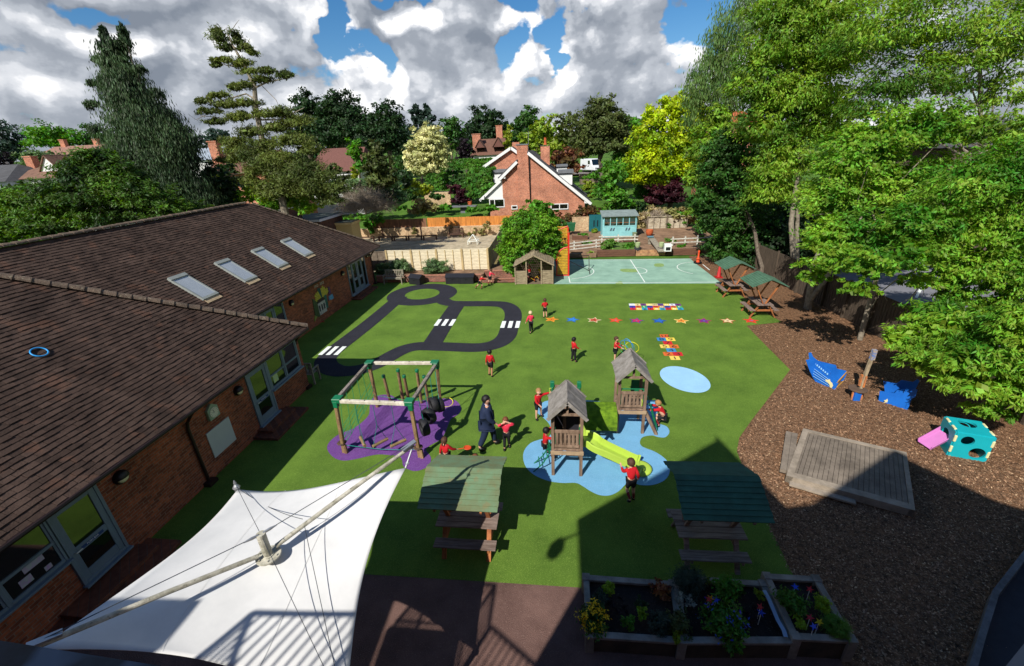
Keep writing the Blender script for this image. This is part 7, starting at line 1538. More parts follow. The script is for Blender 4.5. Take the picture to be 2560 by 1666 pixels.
m.tube([pt(735, 620), pt(700, 480), pt(655, 350), pt(640, 270), pt(636, 215), pt(612, 165), pt(580, 110), pt(565, 70)], [.27, .24, .19, .16, .13, .09, .05, .02], 9)
for a, b, c, r in (((640, 250), (615, 235), (520, 262), .1), ((645, 290), (600, 300), (500, 290), .09), ((637, 220), (670, 205), (725, 195), .09), ((612, 165), (570, 165), (530, 150), .06), ((660, 350), (590, 400), (530, 400), .1), ((690, 440), (620, 430), (545, 445), .1), ((700, 400), (760, 410), (830, 480), .12), ((650, 300), (700, 300), (760, 270), .09), ((590, 120), (545, 95), (540, 60), .04), ((570, 90), (590, 60), (598, 50), .03), ((655, 215), (690, 250), (700, 272), .035), ((520, 285), (490, 300), (470, 285), .03)):
    m.tube([pt(*a), pt(*b), pt(*c)], [r*.7, r*.5, r*.2], 6)
m.build('trunk', BARK2, e)
V_('yew_tree', 'broad dark green yew with yellow green top behind the school roof at left', 'tree', 21, [(240, 415, 75, 42), (190, 445, 60, 40), (300, 440, 60, 40), (230, 480, 110, 50), (340, 490, 90, 45), (150, 500, 90, 50), (60, 520, 80, 45), (20, 560, 90, 45), (120, 555, 120, 40), (260, 545, 110, 34), (400, 525, 80, 34), (470, 525, 60, 24, 24), (30, 600, 120, 26), (170, 590, 100, 24), (240, 390, 40, 20), (300, 470, 70, 44), (200, 415, 40, 26)], 'yew', 9, dens=1.3, kind='fan', aspect=.35, trunk=.3, bpx=(250, 700, 21, 0), per=50, clump=.19, nmax=110000)
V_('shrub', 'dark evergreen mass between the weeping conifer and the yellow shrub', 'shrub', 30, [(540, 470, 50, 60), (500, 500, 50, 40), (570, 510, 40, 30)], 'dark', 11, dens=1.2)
V_('shrub', 'yellow green shrub just above the school roof ridge end', 'shrub', 33, [(560, 470, 34, 28), (585, 490, 24, 24)], 'gold', 9)
V_('shrub', 'glossy bright green laurel directly behind the roof ridge end', 'shrub', 31, [(640, 485, 42, 32), (700, 500, 50, 34), (760, 515, 40, 28), (660, 525, 50, 20)], 'lush', 9, dens=1.3)
V_('deciduous_tree', 'leftmost tall dark tree of the group behind the pine', 'tree', 78, [(765, 262, 38, 36), (790, 300, 50, 40), (760, 330, 50, 40)], 'dark', 8, trunk=.5)
V_('deciduous_tree', 'widest dark tree of the group right of the pine', 'tree', 75, [(845, 268, 52, 40), (880, 310, 50, 48), (830, 330, 60, 50)], 'dark', 8, trunk=.5, dens=1.2)
V_('deciduous_tree', 'dark rounded tree left of the two dark skyline conifers', 'tree', 72, [(965, 298, 42, 46), (970, 345, 45, 45), (925, 350, 40, 45)], 'dark', 8, trunk=.5, dens=1.2)
V_('conifer', 'pointed dark conifer, left one of the skyline pair', 'tree', 82, [(1040, 272, 10, 16), (1040, 295, 19, 22), (1040, 325, 26, 28)], 'blueg', 8, kind='droop', trunk=.3)
V_('conifer', 'pointed dark conifer, right one of the skyline pair', 'tree', 82, [(1068, 275, 9, 14), (1070, 297, 19, 20), (1072, 325, 27, 28)], 'blueg', 8, kind='droop', trunk=.3)
V_('deciduous_tree', 'mid green rounded tree behind the cream tree on its right', 'tree', 78, [(1130, 322, 34, 30), (1128, 355, 36, 32)], 'mid', 8, trunk=.4)
V_('deciduous_tree', 'broad dark oak on the centre skyline', 'tree', 98, [(1210, 292, 38, 26), (1185, 318, 36, 26), (1235, 312, 34, 26), (1210, 345, 50, 30)], 'dark', 7, trunk=.5)
V_('deciduous_tree', 'dark round tree with a pale shoulder, just right of the centre skyline oak', 'tree', 96, [(1322, 300, 32, 34), (1300, 330, 32, 34), (1340, 335, 34, 34)], 'mid', 7, trunk=.5)
V_('conifer', 'narrow golden conifer behind the brick house chimney', 'tree', 86, [(1272, 335, 13, 22), (1272, 370, 14, 24)], 'gold', 7, trunk=.2)
V_('deciduous_tree', 'light lime coloured tree behind the brick house roof', 'tree', 74, [(1365, 318, 34, 28), (1330, 345, 34, 30), (1395, 350, 42, 40), (1360, 385, 50, 34)], 'lime', 8, trunk=.4, dens=.8)
V_('deciduous_tree', 'thin topped olive tree between the lime tree and the big dark tree', 'tree', 72, [(1420, 305, 30, 26), (1430, 340, 38, 34), (1455, 375, 34, 34)], 'olive', 8, trunk=.3, dens=.8)
V_('deciduous_tree', 'big dark bronze green tree with a bare stem above the parked car', 'tree', 66, [(1505, 275, 42, 34), (1490, 310, 52, 42), (1530, 320, 48, 44), (1500, 355, 62, 40), (1550, 360, 36, 34), (1465, 370, 36, 30)], 'olive', 8, trunk=.45, dens=1.3, bpx=(1506, 440, 66))
V_('deciduous_tree', 'fresh green tree between the dark bronze tree and the yellow maple', 'tree', 70, [(1580, 325, 34, 40), (1600, 380, 36, 50), (1560, 400, 34, 34)], 'bright', 8, trunk=.4)
V_('maple_tree', 'huge bright yellow maple right of the centre', 'tree', 50, [(1700, 262, 50, 36), (1650, 292, 50, 40), (1740, 290, 50, 44), (1615, 345, 48, 46), (1690, 340, 80, 50), (1630, 405, 72, 50), (1750, 370, 56, 50), (1700, 420, 76, 44), (1600, 440, 38, 34), (1650, 455, 50, 22)], 'yellow', 9, dens=1.15, trunk=.45, nmax=60000, clump=.17)
V_('variegated_tree', 'cream leaved variegated tree left of the brick house', 'tree', 60, [(1068, 345, 40, 36), (1045, 385, 34, 42), (1098, 380, 34, 42), (1068, 405, 58, 38), (1068, 430, 50, 18)], 'cream', 8, dens=1.2, trunk=.3, nmax=50000, clump=.17)
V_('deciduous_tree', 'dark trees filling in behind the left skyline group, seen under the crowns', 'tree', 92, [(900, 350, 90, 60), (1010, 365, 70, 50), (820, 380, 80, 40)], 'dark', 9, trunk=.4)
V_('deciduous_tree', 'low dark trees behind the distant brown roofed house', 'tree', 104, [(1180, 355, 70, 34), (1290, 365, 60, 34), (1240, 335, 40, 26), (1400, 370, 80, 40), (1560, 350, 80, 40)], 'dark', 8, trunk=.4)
V_('deciduous_tree', 'small far trees low on the skyline left of the pine', 'tree', 110, [(495, 360, 34, 20), (540, 345, 30, 30), (450, 370, 30, 20), (400, 370, 50, 20)], 'blueg', 7, trunk=.4)
V_('shrub', 'bright green rounded tree above the red tiled roof', 'tree', 50, [(888, 375, 26, 30), (900, 410, 22, 28)], 'bright', 8, trunk=.2)
V_('conifer', 'broad olive cypress beside the narrow yellow column', 'tree', 43, [(940, 375, 20, 26), (945, 410, 34, 36), (940, 450, 44, 40), (975, 440, 22, 44), (955, 480, 44, 24)], 'olive', 9, kind='needle', dens=1.4, clump=.16)
V_('conifer', 'tiny golden column shaped conifer', 'shrub', 46, [(887, 432, 7, 20), (884, 448, 6, 12)], 'gold', 6, dens=1.4)
V_('shrub', 'grey green bush below the olive cypress', 'shrub', 42, [(900, 460, 34, 20), (880, 480, 36, 22)], 'lav', 8)
V_('shrub', 'dark green shrubs under the pine beside the bare thicket', 'shrub', 40, [(820, 475, 50, 24), (990, 490, 34, 24), (1010, 450, 20, 34)], 'dark', 9)
V_('shrub', 'yellow flowering shrub right of the olive cypress', 'shrub', 47, [(1025, 462, 28, 18), (1060, 475, 22, 20)], 'gold', 7)
V_('shrub', 'rough brown green shrub above the left end of the orange fence', 'shrub', 47, [(1055, 512, 30, 22), (1080, 520, 26, 14), (1040, 530, 24, 12)], 'tan', 8)
V_('shrub', 'purple black leaved small tree beside the distant brown roof', 'tree', 76, [(1165, 372, 24, 22), (1160, 390, 26, 14)], 'black', 7, trunk=.2)
V_('red_maple', 'dark red maple bush behind the closed parasol', 'shrub', 52, [(1145, 475, 24, 18), (1150, 497, 26, 16)], 'purple', 7, dens=1.3)
V_('red_maple', 'large dark purple maple above the turquoise shed on its right', 'shrub', 49, [(1660, 478, 46, 24), (1640, 500, 36, 20), (1690, 465, 26, 24), (1685, 495, 34, 18)], 'purple', 7, dens=1.4, nmax=30000)
V_('shrub', 'reddish tree right of the brick house chimney', 'tree', 62, [(1420, 392, 34, 24), (1430, 418, 30, 22), (1400, 410, 24, 20)], 'russet', 8, dens=1.2, trunk=.2)
V_('deciduous_tree', 'feathery green tree directly behind the turquoise shed', 'tree', 47, [(1535, 440, 30, 28), (1520, 475, 40, 30), (1550, 500, 40, 30), (1530, 525, 44, 18)], 'bright', 8, dens=1.0, trunk=.15)
V_('shrub', 'small yellow green bushes on the lawn right of the house roof', 'shrub', 54, [(1468, 465, 14, 20), (1480, 488, 16, 10)], 'gold', 6)
V_('bramble', 'tangled dry creeper over the wall behind the green bin', 'creeper', 46, [(1440, 540, 60, 14), (1390, 545, 40, 12), (1470, 525, 34, 14), (1400, 562, 40, 12), (1370, 575, 30, 16)], 'russet', 7, dens=1.0)
V_('bramble', 'dark green creeper below the big house window', 'creeper', 45.2, [(1400, 560, 36, 14), (1375, 580, 30, 18), (1430, 565, 24, 10)], 'mid', 8, dens=1.1)
V_('bramble', 'tan and green overgrown bank right of the turquoise shed', 'creeper', 46, [(1640, 540, 40, 24), (1680, 545, 36, 28), (1610, 560, 22, 28), (1720, 540, 30, 30), (1650, 565, 40, 14)], 'tan', 8, dens=1.2)
V_('bramble', 'green shrubs growing through the tan bank', 'creeper', 45.4, [(1690, 560, 34, 16), (1715, 530, 22, 20), (1660, 575, 30, 12)], 'bright', 7, dens=.6)
V_('shrub', 'dark shrubs under the feathery tree and purple maple', 'shrub', 48.5, [(1580, 540, 36, 20), (1560, 515, 30, 16), (1600, 520, 30, 18)], 'dark', 8)
V_('ivy', 'ivy hanging over the reed fence and old wall at its left end', 'creeper', 45.1, [(905, 545, 28, 12), (940, 548, 26, 16), (920, 560, 16, 12), (870, 555, 24, 12), (928, 575, 8, 14)], 'bright', 7, dens=1.2)
V_('climber', 'sparse climbing plant on the old wall behind the brown bench', 'creeper', 45.1, [(1120, 568, 14, 6), (1190, 580, 22, 12), (1215, 570, 18, 16), (1165, 590, 18, 10), (1038, 580, 10, 10)], 'tan', 6, dens=.7)
V_('shrub', 'dark evergreen screen in front of the brown roofed brick house', 'shrub', 38, [(530, 445, 40, 20), (600, 455, 44, 20), (570, 425, 24, 18), (660, 465, 44, 20)], 'dark', 9)
V_('shrub', 'shrub screen below the red tiled roof', 'shrub', 50, [(800, 440, 50, 18), (860, 450, 40, 18), (840, 425, 26, 16)], 'olive', 8)
V_('shrub', 'tall bushes along the left garden below the far left houses', 'shrub', 32, [(40, 480, 60, 24), (130, 470, 50, 22), (0, 500, 50, 30)], 'yew', 9)
V_('shrub', 'mixed bushes at the back of the garden lawn left of the parasol', 'shrub', 54, [(990, 470, 44, 22), (1030, 490, 34, 16), (960, 505, 40, 16), (1090, 492, 18, 10)], 'mid', 8)
V_('shrub', 'low bright bushes along the garden side of the reed fence', 'shrub', 47.5, [(985, 520, 34, 10), (1110, 520, 34, 9), (1180, 525, 26, 8), (1225, 520, 20, 12)], 'bright', 7)
V_('shrub', 'bushes filling the slope right of the brick house', 'shrub', 60, [(1540, 410, 34, 20), (1580, 440, 30, 20), (1480, 440, 22, 12), (1515, 425, 20, 14)], 'bright', 7)
V_('shrub', 'dark hedge line behind the domed hedge of the brick house', 'hedge', 72, [(1120, 430, 50, 12), (1200, 420, 50, 12), (1260, 415, 40, 12), (1020, 430, 40, 14)], 'mid', 7)
# clipped hedges: box volumes of leaves
def hedge(name, label, x0, x1, y0, y1, z0, z1, mat, ls, n, rnd=.25, cat='hedge'):
    SEED[0] += 1; r = np.random.default_rng(SEED[0]); e = empty(name, ((x0+x1)/2, (y0+y1)/2, z0), label, cat)
    u = r.uniform(-1, 1, (n, 3)); ax = r.choice(3, n, p=[.25, .4, .35]); s = np.where(r.random(n) < .75, 1, -1); s = np.where(ax == 1, -1, s); s = np.where(ax == 2, 1, s); d = np.zeros((n, 3))
    for a in range(3): k = ax == a; u[k, a] = s[k]; d[k, a] = s[k]
    q = u/np.maximum(1, (np.abs(u)**6).sum(1)**(1/6))[:, None]; lump = 1+.05*np.sin(q[:, 0]*9+q[:, 2]*7)+.05*np.sin(q[:, 2]*13-q[:, 0]*5)+.04*r.normal(size=n); q = q*lump[:, None]
    c = np.array([(x0+x1)/2, (y0+y1)/2, (z0+z1)/2]); h = np.array([(x1-x0)/2, (y1-y0)/2, (z1-z0)/2]); p = c+q*h
    nn = nrm(d+r.normal(size=d.shape)*.6+np.array([0, 0, .3])); t = nrm(np.cross(nn, r.normal(size=d.shape))+np.array([0, 0, -.6])); b = nrm(np.cross(nn, t)); L = ls*r.uniform(.6, 1.4, n)[:, None]
    mesh_quads('foliage', np.stack([p+t*L*.5, p+b*L*.28, p-t*L*.5, p-b*L*.28], 1).reshape(-1, 3), LM[mat], e)
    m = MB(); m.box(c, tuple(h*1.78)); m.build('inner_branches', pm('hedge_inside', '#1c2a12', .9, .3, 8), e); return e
def hpx(name, label, px0, px1, py0, py1, Y, dep, mat, lp, n):
    a = AY(px0, py1, Y); b = AY(px1, py0, Y); return hedge(name, label, a.x, b.x, Y, Y+dep, a.z, b.z, mat, lp*Y/F, n)
hpx('clipped_hedge', 'clipped square hedge left of the two garden lawns', 1068, 1106, 435, 478, 58, 3, 'hedge', 7, 2600)
hpx('clipped_hedge', 'domed clipped hedge touching the white dormer of the brick house', 1170, 1230, 425, 498, 51, 3.5, 'hedge', 7, 6000)
hpx('clipped_hedge', 'long low hedge behind the cream tree', 1100, 1225, 398, 425, 68, 2, 'hedge', 7, 4500)
hpx('clipped_hedge', 'clipped hedge between yellow maple and dark purple maple', 1592, 1650, 448, 500, 52, 3, 'hedge', 7, 3500)
hpx('clipped_hedge', 'dark hedge behind the olive cypress', 985, 1050, 392, 440, 66, 3, 'mid', 8, 3000)
hpx('clipped_hedge', 'hedge edge below the reddish tree', 1130, 1180, 440, 470, 60, 2, 'mid', 8, 1500)
# huge hedge tree in the playground
V_('cypress_hedge', 'huge rounded bright green hedge tree behind the timber hut', 'hedge', 30.2, [(1325, 580, 70, 54), (1300, 632, 56, 54), (1362, 628, 46, 48), (1282, 650, 28, 60), (1325, 556, 42, 26), (1385, 610, 20, 44), (1292, 690, 26, 26), (1340, 670, 40, 30), (1278, 600, 26, 40)], 'bighedge', 6.5, dens=2.3, kind='fan', aspect=.45, nmax=60000, clump=.13, per=40)
V_('shrub', 'tall green bush between the orange fence and the huge hedge tree', 'shrub', 40, [(1345, 520, 36, 24), (1320, 540, 30, 22), (1370, 550, 30, 30), (1385, 580, 24, 30)], 'bright', 8, dens=1.4, clump=.15)
V_('shrub', 'leafy shrub at the top end of the panel fence', 'shrub', 41, [(1272, 560, 20, 18), (1268, 580, 14, 12)], 'bright', 8)
for i, (px, py, rx, ry, lb) in enumerate(((1000, 668, 32, 20, 'round lavender bush behind the grey bench'), (1088, 668, 34, 24, 'round lavender bush between the storage boxes'), (958, 672, 22, 18, 'shaded lavender bush beside the far corner of the school'))):
    V_('lavender_bush', lb, 'shrub', 29.3, [(px, py, rx, ry), (px-rx*.3, py+ry*.3, rx*.6, ry*.6)], 'lav', 7, kind='needle', aspect=.18, dens=1.1, clump=.16)
for i, (px, py, rx, ry, mt, Y, lb) in enumerate(((1522, 618, 22, 20, 'grass', 36.2, 'big leafy bush on the sleeper bed left of the lawn'), (1568, 620, 20, 14, 'bright', 36.2, 'bright green bush right of the big leafy one'), (1478, 636, 14, 9, 'lime', 35.2, 'low yellow green plant beside the goal end'), (1700, 620, 16, 9, 'bright', 36.2, 'green bush behind the right sleeper wall'), (1723, 624, 14, 7, 'lime', 36.2, 'yellow green plant behind the right sleeper wall'), (1460, 588, 14, 6, 'bright', 40.5, 'low herbs in the small planter below the green bin'), (1468, 608, 16, 6, 'grass', 38, 'low green plants behind the left rail fence'), (1758, 600, 22, 9, 'grass', 38.5, 'grassy clump at the edge of the right trees'), (1672, 603, 18, 6, 'grass', 38.5, 'low plants behind the slanted timber ramp'), (1487, 577, 8, 6, 'lime', 43.5, 'small potted plant in front of the teal cupboard'))):
    V_('garden_plant', lb, 'plant', Y, [(px, py, rx, ry)], mt, 6, dens=1.3)
# bare thicket
def twigs(name, label, cat, cx, cy, cz, rx, ry, rz, n, L, mat, seed=3, w=.012):
    r = np.random.default_rng(seed); e = empty(name, (cx, cy, cz-rz), label, cat); d = nrm(r.normal(size=(n, 3))); d[:, 2] = np.abs(d[:, 2])*.9; p0 = np.array([cx, cy, cz-rz*.7])+r.normal(size=(n, 3))*np.array([rx*.25, ry*.25, .1]); p1 = np.array([cx, cy, cz-rz*.7])+d*np.array([rx, ry, rz*1.7])*r.uniform(.5, 1.05, n)[:, None]
    out = []; mid = (p0+p1)/2+r.normal(size=p0.shape)*.35+np.array([0, 0, .4]); 
    for a, b in ((p0*.3+mid*.7, mid), (mid, p1)):
        t = b-a; s = nrm(np.cross(t, r.normal(size=t.shape)))*w; out.append(np.stack([a-s, a+s, b+s*.5, b-s*.5], 1).reshape(-1, 3))
    k = n*5; idx = r.integers(0, n, k); f = r.uniform(.2, 1, k)[:, None]; a = mid[idx]*(1-f)+p1[idx]*f; b = a+nrm(d[idx]*.8+r.normal(size=(k, 3))*.7)*L*r.uniform(.4, 1, k)[:, None]; s = nrm(np.cross(b-a, r.normal(size=a.shape)))*w*.6
    out.append(np.stack([a-s, a+s, b+s*.4, b-s*.4], 1).reshape(-1, 3)); mesh_quads('branches', np.concatenate(out), mat, e); return e
a = AY(912, 505, 39); s = 39/F; twigs('bare_thicket', 'bare grey brown thicket of twigs left of the olive cypress', 'shrub', a.x, 39, a.z, 85*s, 70*s, 34*s, 1300, 1.0, LM['twig'], w=.011)
a = AY(1600, 545, 45.5); s = 45/F; twigs('bare_thicket', 'pale dry twigs in front of the purple maple', 'shrub', a.x+1.5, 45.5, a.z, 34*s, 20*s, 14*s, 400, .6, pm('pale_twig', '#a89a88', .9, .2), 5, .01)
# ------------------------------------------------------------ trees along the right
V_('ivy_tree', 'dense dark green tree standing over the farther picnic table', 'tree', 32, [(1800, 420, 50, 70), (1850, 480, 70, 80), (1800, 540, 56, 70), (1870, 590, 60, 70), (1810, 620, 46, 50), (1880, 660, 46, 34), (1760, 500, 36, 50), (1830, 380, 60, 60), (1930, 560, 50, 70, 34)], 'mid', 8, dens=1.3, trunk=.2, bpx=(1900, 700, 29, 0), nmax=90000, clump=.17)
V_('deciduous_tree', 'loose olive green tree right of the yellow maple', 'tree', 42, [(1770, 360, 50, 60), (1790, 300, 40, 40), (1745, 440, 36, 50), (1760, 560, 24, 30, 38), (1745, 520, 34, 30)], 'ash', 9, dens=.9, trunk=.3, kind='droop')
V_('willow_tree', 'airy willow like tree with thin hanging leaves against the sky', 'tree', 44, [(1775, 200, 50, 70), (1740, 230, 34, 50), (1800, 120, 46, 60), (1850, 50, 70, 60), (1820, 230, 50, 70), (1900, 20, 60, 50), (1765, 290, 50, 40), (1840, 150, 60, 70)], 'willow', 9, dens=.55, kind='weep', aspect=.22, trunk=.25, clump=.3, nmax=40000, limbs=14)
V_('ash_tree', 'tall olive green ash tree reaching the top of the picture right of the willow', 'tree', 29, [(1960, 110, 100, 80), (1900, 210, 80, 70), (2000, 230, 110, 90), (1910, 310, 80, 70), (1960, 400, 90, 70), (2080, 120, 110, 90), (2060, 20, 110, 70), (2060, 300, 90, 80), (1930, 470, 70, 60), (1950, 30, 80, 60)], 'ash', 9.5, dens=.9, kind='droop', aspect=.34, trunk=.2, bpx=(1992, 672, 29, 0), bark=BARK2, clump=.17, per=40, nmax=110000, limbs=16)
V_('ash_tree', 'tall tree with sky showing through its crown at the top right corner', 'tree', 25, [(2200, 80, 110, 90), (2320, 60, 110, 90), (2450, 110, 120, 90), (2540, 60, 80, 90), (2250, 200, 110, 70), (2400, 200, 90, 60), (2520, 230, 70, 60), (2180, 260, 90, 60), (2480, 330, 90, 50, 21), (2400, 300, 70, 40, 22), (2545, 330, 60, 60, 20)], 'ash', 11, dens=.72, kind='droop', aspect=.32, trunk=.2, bpx=(2500, 700, 25, 0), bark=BARK2, clump=.2, per=34, nmax=60000, limbs=22)
V_('beech_tree', 'bright green leafy tree in the middle of the right hand trees', 'tree', 22, [(2130, 400, 100, 80), (2220, 340, 110, 70), (2320, 320, 100, 70), (2080, 500, 90, 70), (2200, 470, 110, 80), (2320, 440, 100, 60), (2130, 590, 110, 60, 19), (2060, 600, 60, 50, 19), (2260, 570, 90, 60, 18), (2090, 655, 90, 44, 16.5), (2200, 655, 90, 44, 15.5), (2030, 690, 44, 24, 17), (2150, 720, 50, 26, 15.5), (2290, 640, 70, 50, 16), (2300, 700, 60, 30, 17), (2390, 780, 50, 26, 15)], 'lush', 9.5, dens=.9, kind='fan', aspect=.42, trunk=.2, bpx=(2022, 765, 22.5, 0), bark=BARK2, clump=.15, per=40, nmax=120000, limbs=18)
V_('hazel_tree', 'leafy tree over the boundary fence at the right edge', 'tree', 17, [(2440, 470, 110, 80), (2540, 420, 90, 90), (2400, 570, 90, 70), (2520, 560, 110, 90), (2460, 660, 110, 70), (2380, 700, 50, 40), (2560, 700, 90, 80), (2330, 620, 70, 50), (2300, 560, 80, 60), (2400, 740, 60, 36), (2500, 770, 80, 40)], 'lush', 11, dens=.9, kind='droop', aspect=.36, trunk=.2, bpx=(2700, 950, 17, 0), clump=.16, per=36, nmax=90000, limbs=14)
V_('ash_tree', 'nearest feathery leaved branches hanging over bark above the blue ship stern', 'tree', 11.6, [(2330, 790, 70, 44, 14), (2270, 850, 60, 40, 13.6), (2400, 830, 80, 60, 13), (2330, 900, 80, 44, 12.8), (2450, 900, 90, 60), (2540, 820, 70, 80), (2420, 960, 90, 36), (2530, 980, 80, 50), (2480, 1030, 60, 26), (2560, 900, 60, 90)], 'lush', 17, dens=1.1, kind='droop', aspect=.24, trunk=.16, bpx=(2760, 1100, 11.6, 0), clump=.17, per=30, nmax=90000, limbs=10)
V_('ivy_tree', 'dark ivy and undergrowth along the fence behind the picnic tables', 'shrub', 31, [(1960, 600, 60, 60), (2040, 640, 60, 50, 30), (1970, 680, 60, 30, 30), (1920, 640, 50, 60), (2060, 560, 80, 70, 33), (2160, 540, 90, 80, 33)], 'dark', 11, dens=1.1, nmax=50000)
# long bare arching limbs and two clear stems
e = empty('dead_branch', tuple(AY(2420, 620, 19)), 'pale bare arching branch hanging in front of the bright green tree', 'branch'); m = MB()
b_ = lambda x, y, Y=19: AY(1900+x/3.442, 560+y/3.442, Y)
for pts_, r in (([(1800, 165), (1560, 220), (1400, 300), (1370, 380)], .035), ([(1710, 265), (1500, 360), (1370, 405), (1200, 460), (1050, 580), (970, 700), (900, 790)], .045), ([(1690, 300), (1500, 400), (1390, 520), (1290, 640), (1180, 700)], .035), ([(1370, 400), (1380, 480), (1340, 590), (1290, 680)], .02), ([(1400, 540), (1410, 600), (1390, 640)], .012), ([(1060, 580), (1080, 640), (1110, 690)], .012), ([(970, 700), (930, 740), (890, 800), (920, 830), (960, 800)], .012), ([(1590, 380), (1570, 450), (1510, 480)], .012)):
    m.tube([b_(*p) for p in pts_], [r*(1-.75*i/(len(pts_)-1)) for i in range(len(pts_))], 6)
m.build('limbs', pm('pale_branch', '#a8a088', .85, .2, 8), e)
for (lb, pts_, r, Y) in (('straight grey trunk standing clear in front of the dark tree', [(1992, 690), (1982, 620), (1978, 560), (1985, 500), (1995, 430)], .15, 27.8), ('leaning dark trunk beside the clear grey one', [(2020, 768), (2040, 660), (2062, 600), (2085, 500), (2100, 420)], .17, 22.6), ('short dark trunk against the board fence behind the play mast', [(2150, 848), (2165, 790), (2190, 700)], .09, 18.6)):
    p = [AY(x, y, Y) for x, y in pts_]; p[0].z = -.1; e = empty('tree_trunk', tuple(p[0]), lb, 'tree trunk'); m = MB(); m.tube([p[0]]+[q for q in p], [r*1.5]+[r*(1.15-.12*i) for i in range(len(p))], 10); m.build('trunk', BARK2, e)
# ============================================================ RAISED PLANTERS
M_plk = pm('planter_timber', '#8f897e', .85, .3, 3, two='#666057', bump=.5, bscale=40); M_pls = pm('planter_sides', '#4e4438', .9, .3, 3, two='#35302a', bump=.5); M_psoil = pm('planter_soil', '#2e241e', .95, .4, 8, bump=1, bscale=25, speck=(30, .6, '#7a6a58', .64))
def planter(c, z, label, posts=(0, 1, 2, 3)):      # corners bl, br, fr, fl in photo px at level z
    P = [G(*q, z) for q in c]; e = empty('raised_planter', ((P[0].x+P[2].x)/2, (P[0].y+P[2].y)/2, 0), label, 'planter', 'raised planters by the paving')
    for i in range(4):
        a, b = P[i], P[(i+1) % 4]; zz = (.002 if i % 2 else 0)
        m = MB(); m.beam(a+Vector((0, 0, -.03+zz)), b+Vector((0, 0, -.03+zz)), .115, .06); m.build('top_rail', M_plk, e, bevel=.006)
        m = MB(); m.beam(Vector((a.x, a.y, z/2-.04)), Vector((b.x, b.y, z/2-.04)), .07, z-.085); m.build('side', M_pls, e)
    for i in posts: m = MB(); m.box((P[i].x, P[i].y, z/2+.008), (.15, .15, z+.03)); m.build('corner_post', M_plk, e, bevel=.006)
    m = MB(); m.add([(p.x, p.y, z-.12) for p in (P[3], P[2], P[1], P[0])], [(0, 1, 2, 3)]); m.build('soil', M_psoil, e); return P
PA = planter([(1465, 1443), (1682, 1459), (1704, 1600), (1474, 1585)], .42, 'left raised timber planter with yellow flowers spilling over its front corner')
PB = planter([(1690, 1444), (1908, 1459), (1978, 1600), (1712, 1600)], .44, 'middle raised timber planter holding the big blue flowered geranium', posts=(1,))
PC = planter([(1918, 1440), (2041, 1447), (2128, 1597), (1988, 1590)], .50, 'right smallest raised timber planter with bright toy windmills')
LM['yflower'] = leafmat('flower_yellow', '#ecd21e', '#e0b818', val=.2, tr=.2, hue=.01); LM['white'] = leafmat('leaf_white', '#b8bab0', '#7c8470', tr=.2); LM['orangel'] = leafmat('leaf_copper', '#a0693c', '#7a4526', tr=.25); LM['bflower'] = leafmat('flower_blue', '#3a55c8', '#2a3aa0', val=.2, tr=.2); LM['limeb'] = leafmat('leaf_limebright', '#9cb82c', '#7a9a24')
def bed(px, py, rx, ry, mat, lp, label, dens=1.2, kind='broad', aspect=.45, z=.5, name='bedding_plant', per=24):
    c = G(px, py, z); d = (c-CAMP).dot(FWD); s = d/F; return veg(name, label, 'plant', [(c.x, c.y, c.z, rx*s, rx*s, min(ry*s, .25))], mat, lp*s, dens=dens, kind=kind, aspect=aspect, per=per, clump=.25, base=(c.x, c.y, z-.2), crown='foliage')
bed(1486, 1545, 34, 30, 'mid', 8, 'green bush under the yellow flowers at the corner of the left planter'); bed(1484, 1543, 38, 34, 'yflower', 7, 'mass of yellow flowers spilling over the left planter corner', .35, z=.56, name='flowers')
bed(1521, 1472, 14, 16, 'limeb', 7, 'upright lime green shrublet in the left planter', 1.6, 'needle', .3); bed(1502, 1496, 20, 17, 'blueg', 8, 'blue green clump behind the yellow flowers', 1.2, 'needle', .2)
bed(1657, 1474, 23, 19, 'orangel', 9, 'copper leaved heuchera in the back corner of the left planter'); bed(1571, 1556, 17, 17, 'bright', 8, 'mid green clump at the front of the left planter'); bed(1608, 1536, 14, 12, 'limeb', 8, 'pale yellow green plant in the middle of the left planter'); bed(1650, 1560, 30, 26, 'blueg', 9, 'dark spiky clump at the right front of the left planter', .8, 'needle', .15); bed(1600, 1505, 20, 12, 'dark', 8, 'small dark plant near the centre of the left planter', .6)
bed(1545, 1518, 22, 14, 'black', 8, 'dusky dark plant left of the pale yellow green one', .5); bed(1700, 1560, 34, 26, 'olive', 8, 'dull olive plant across the divider of the left and middle planters', .8); bed(1690, 1592, 18, 10, 'gold', 7, 'low golden plant by the front divider', .8)
bed(1725, 1450, 38, 32, 'blueg', 10, 'grey green lavender leaning over the back rail of the middle planter', 1.0, 'needle', .12, z=.6); bed(1712, 1500, 20, 20, 'white', 7, 'white flowered plant beside the divider', .7); bed(1768, 1453, 9, 11, 'gold', 6, 'tiny golden plant at the back rail', 1.3)
bed(1815, 1468, 32, 28, 'bright', 9, 'leafy green bush at the back of the middle planter', 1.5, z=.58); bed(1845, 1478, 16, 14, 'mid', 8, 'smaller leafy bush right of the big one', 1.2); bed(1810, 1550, 48, 44, 'hedge', 11, 'large geranium with blue flowers hanging over the front rail', 1.7, z=.58); bed(1812, 1552, 50, 46, 'bflower', 9, 'scattered blue geranium flowers', .05, z=.64, name='flowers', per=5); bed(1830, 1600, 34, 20, 'hedge', 11, 'trailing geranium stems in front of the middle planter', 1.2, z=.42)
bed(1897, 1488, 12, 12, 'gold', 7, 'yellowish plant near the right end of the middle planter', .9); bed(1875, 1530, 24, 18, 'black', 8, 'dark low plant right of the geranium', .5)
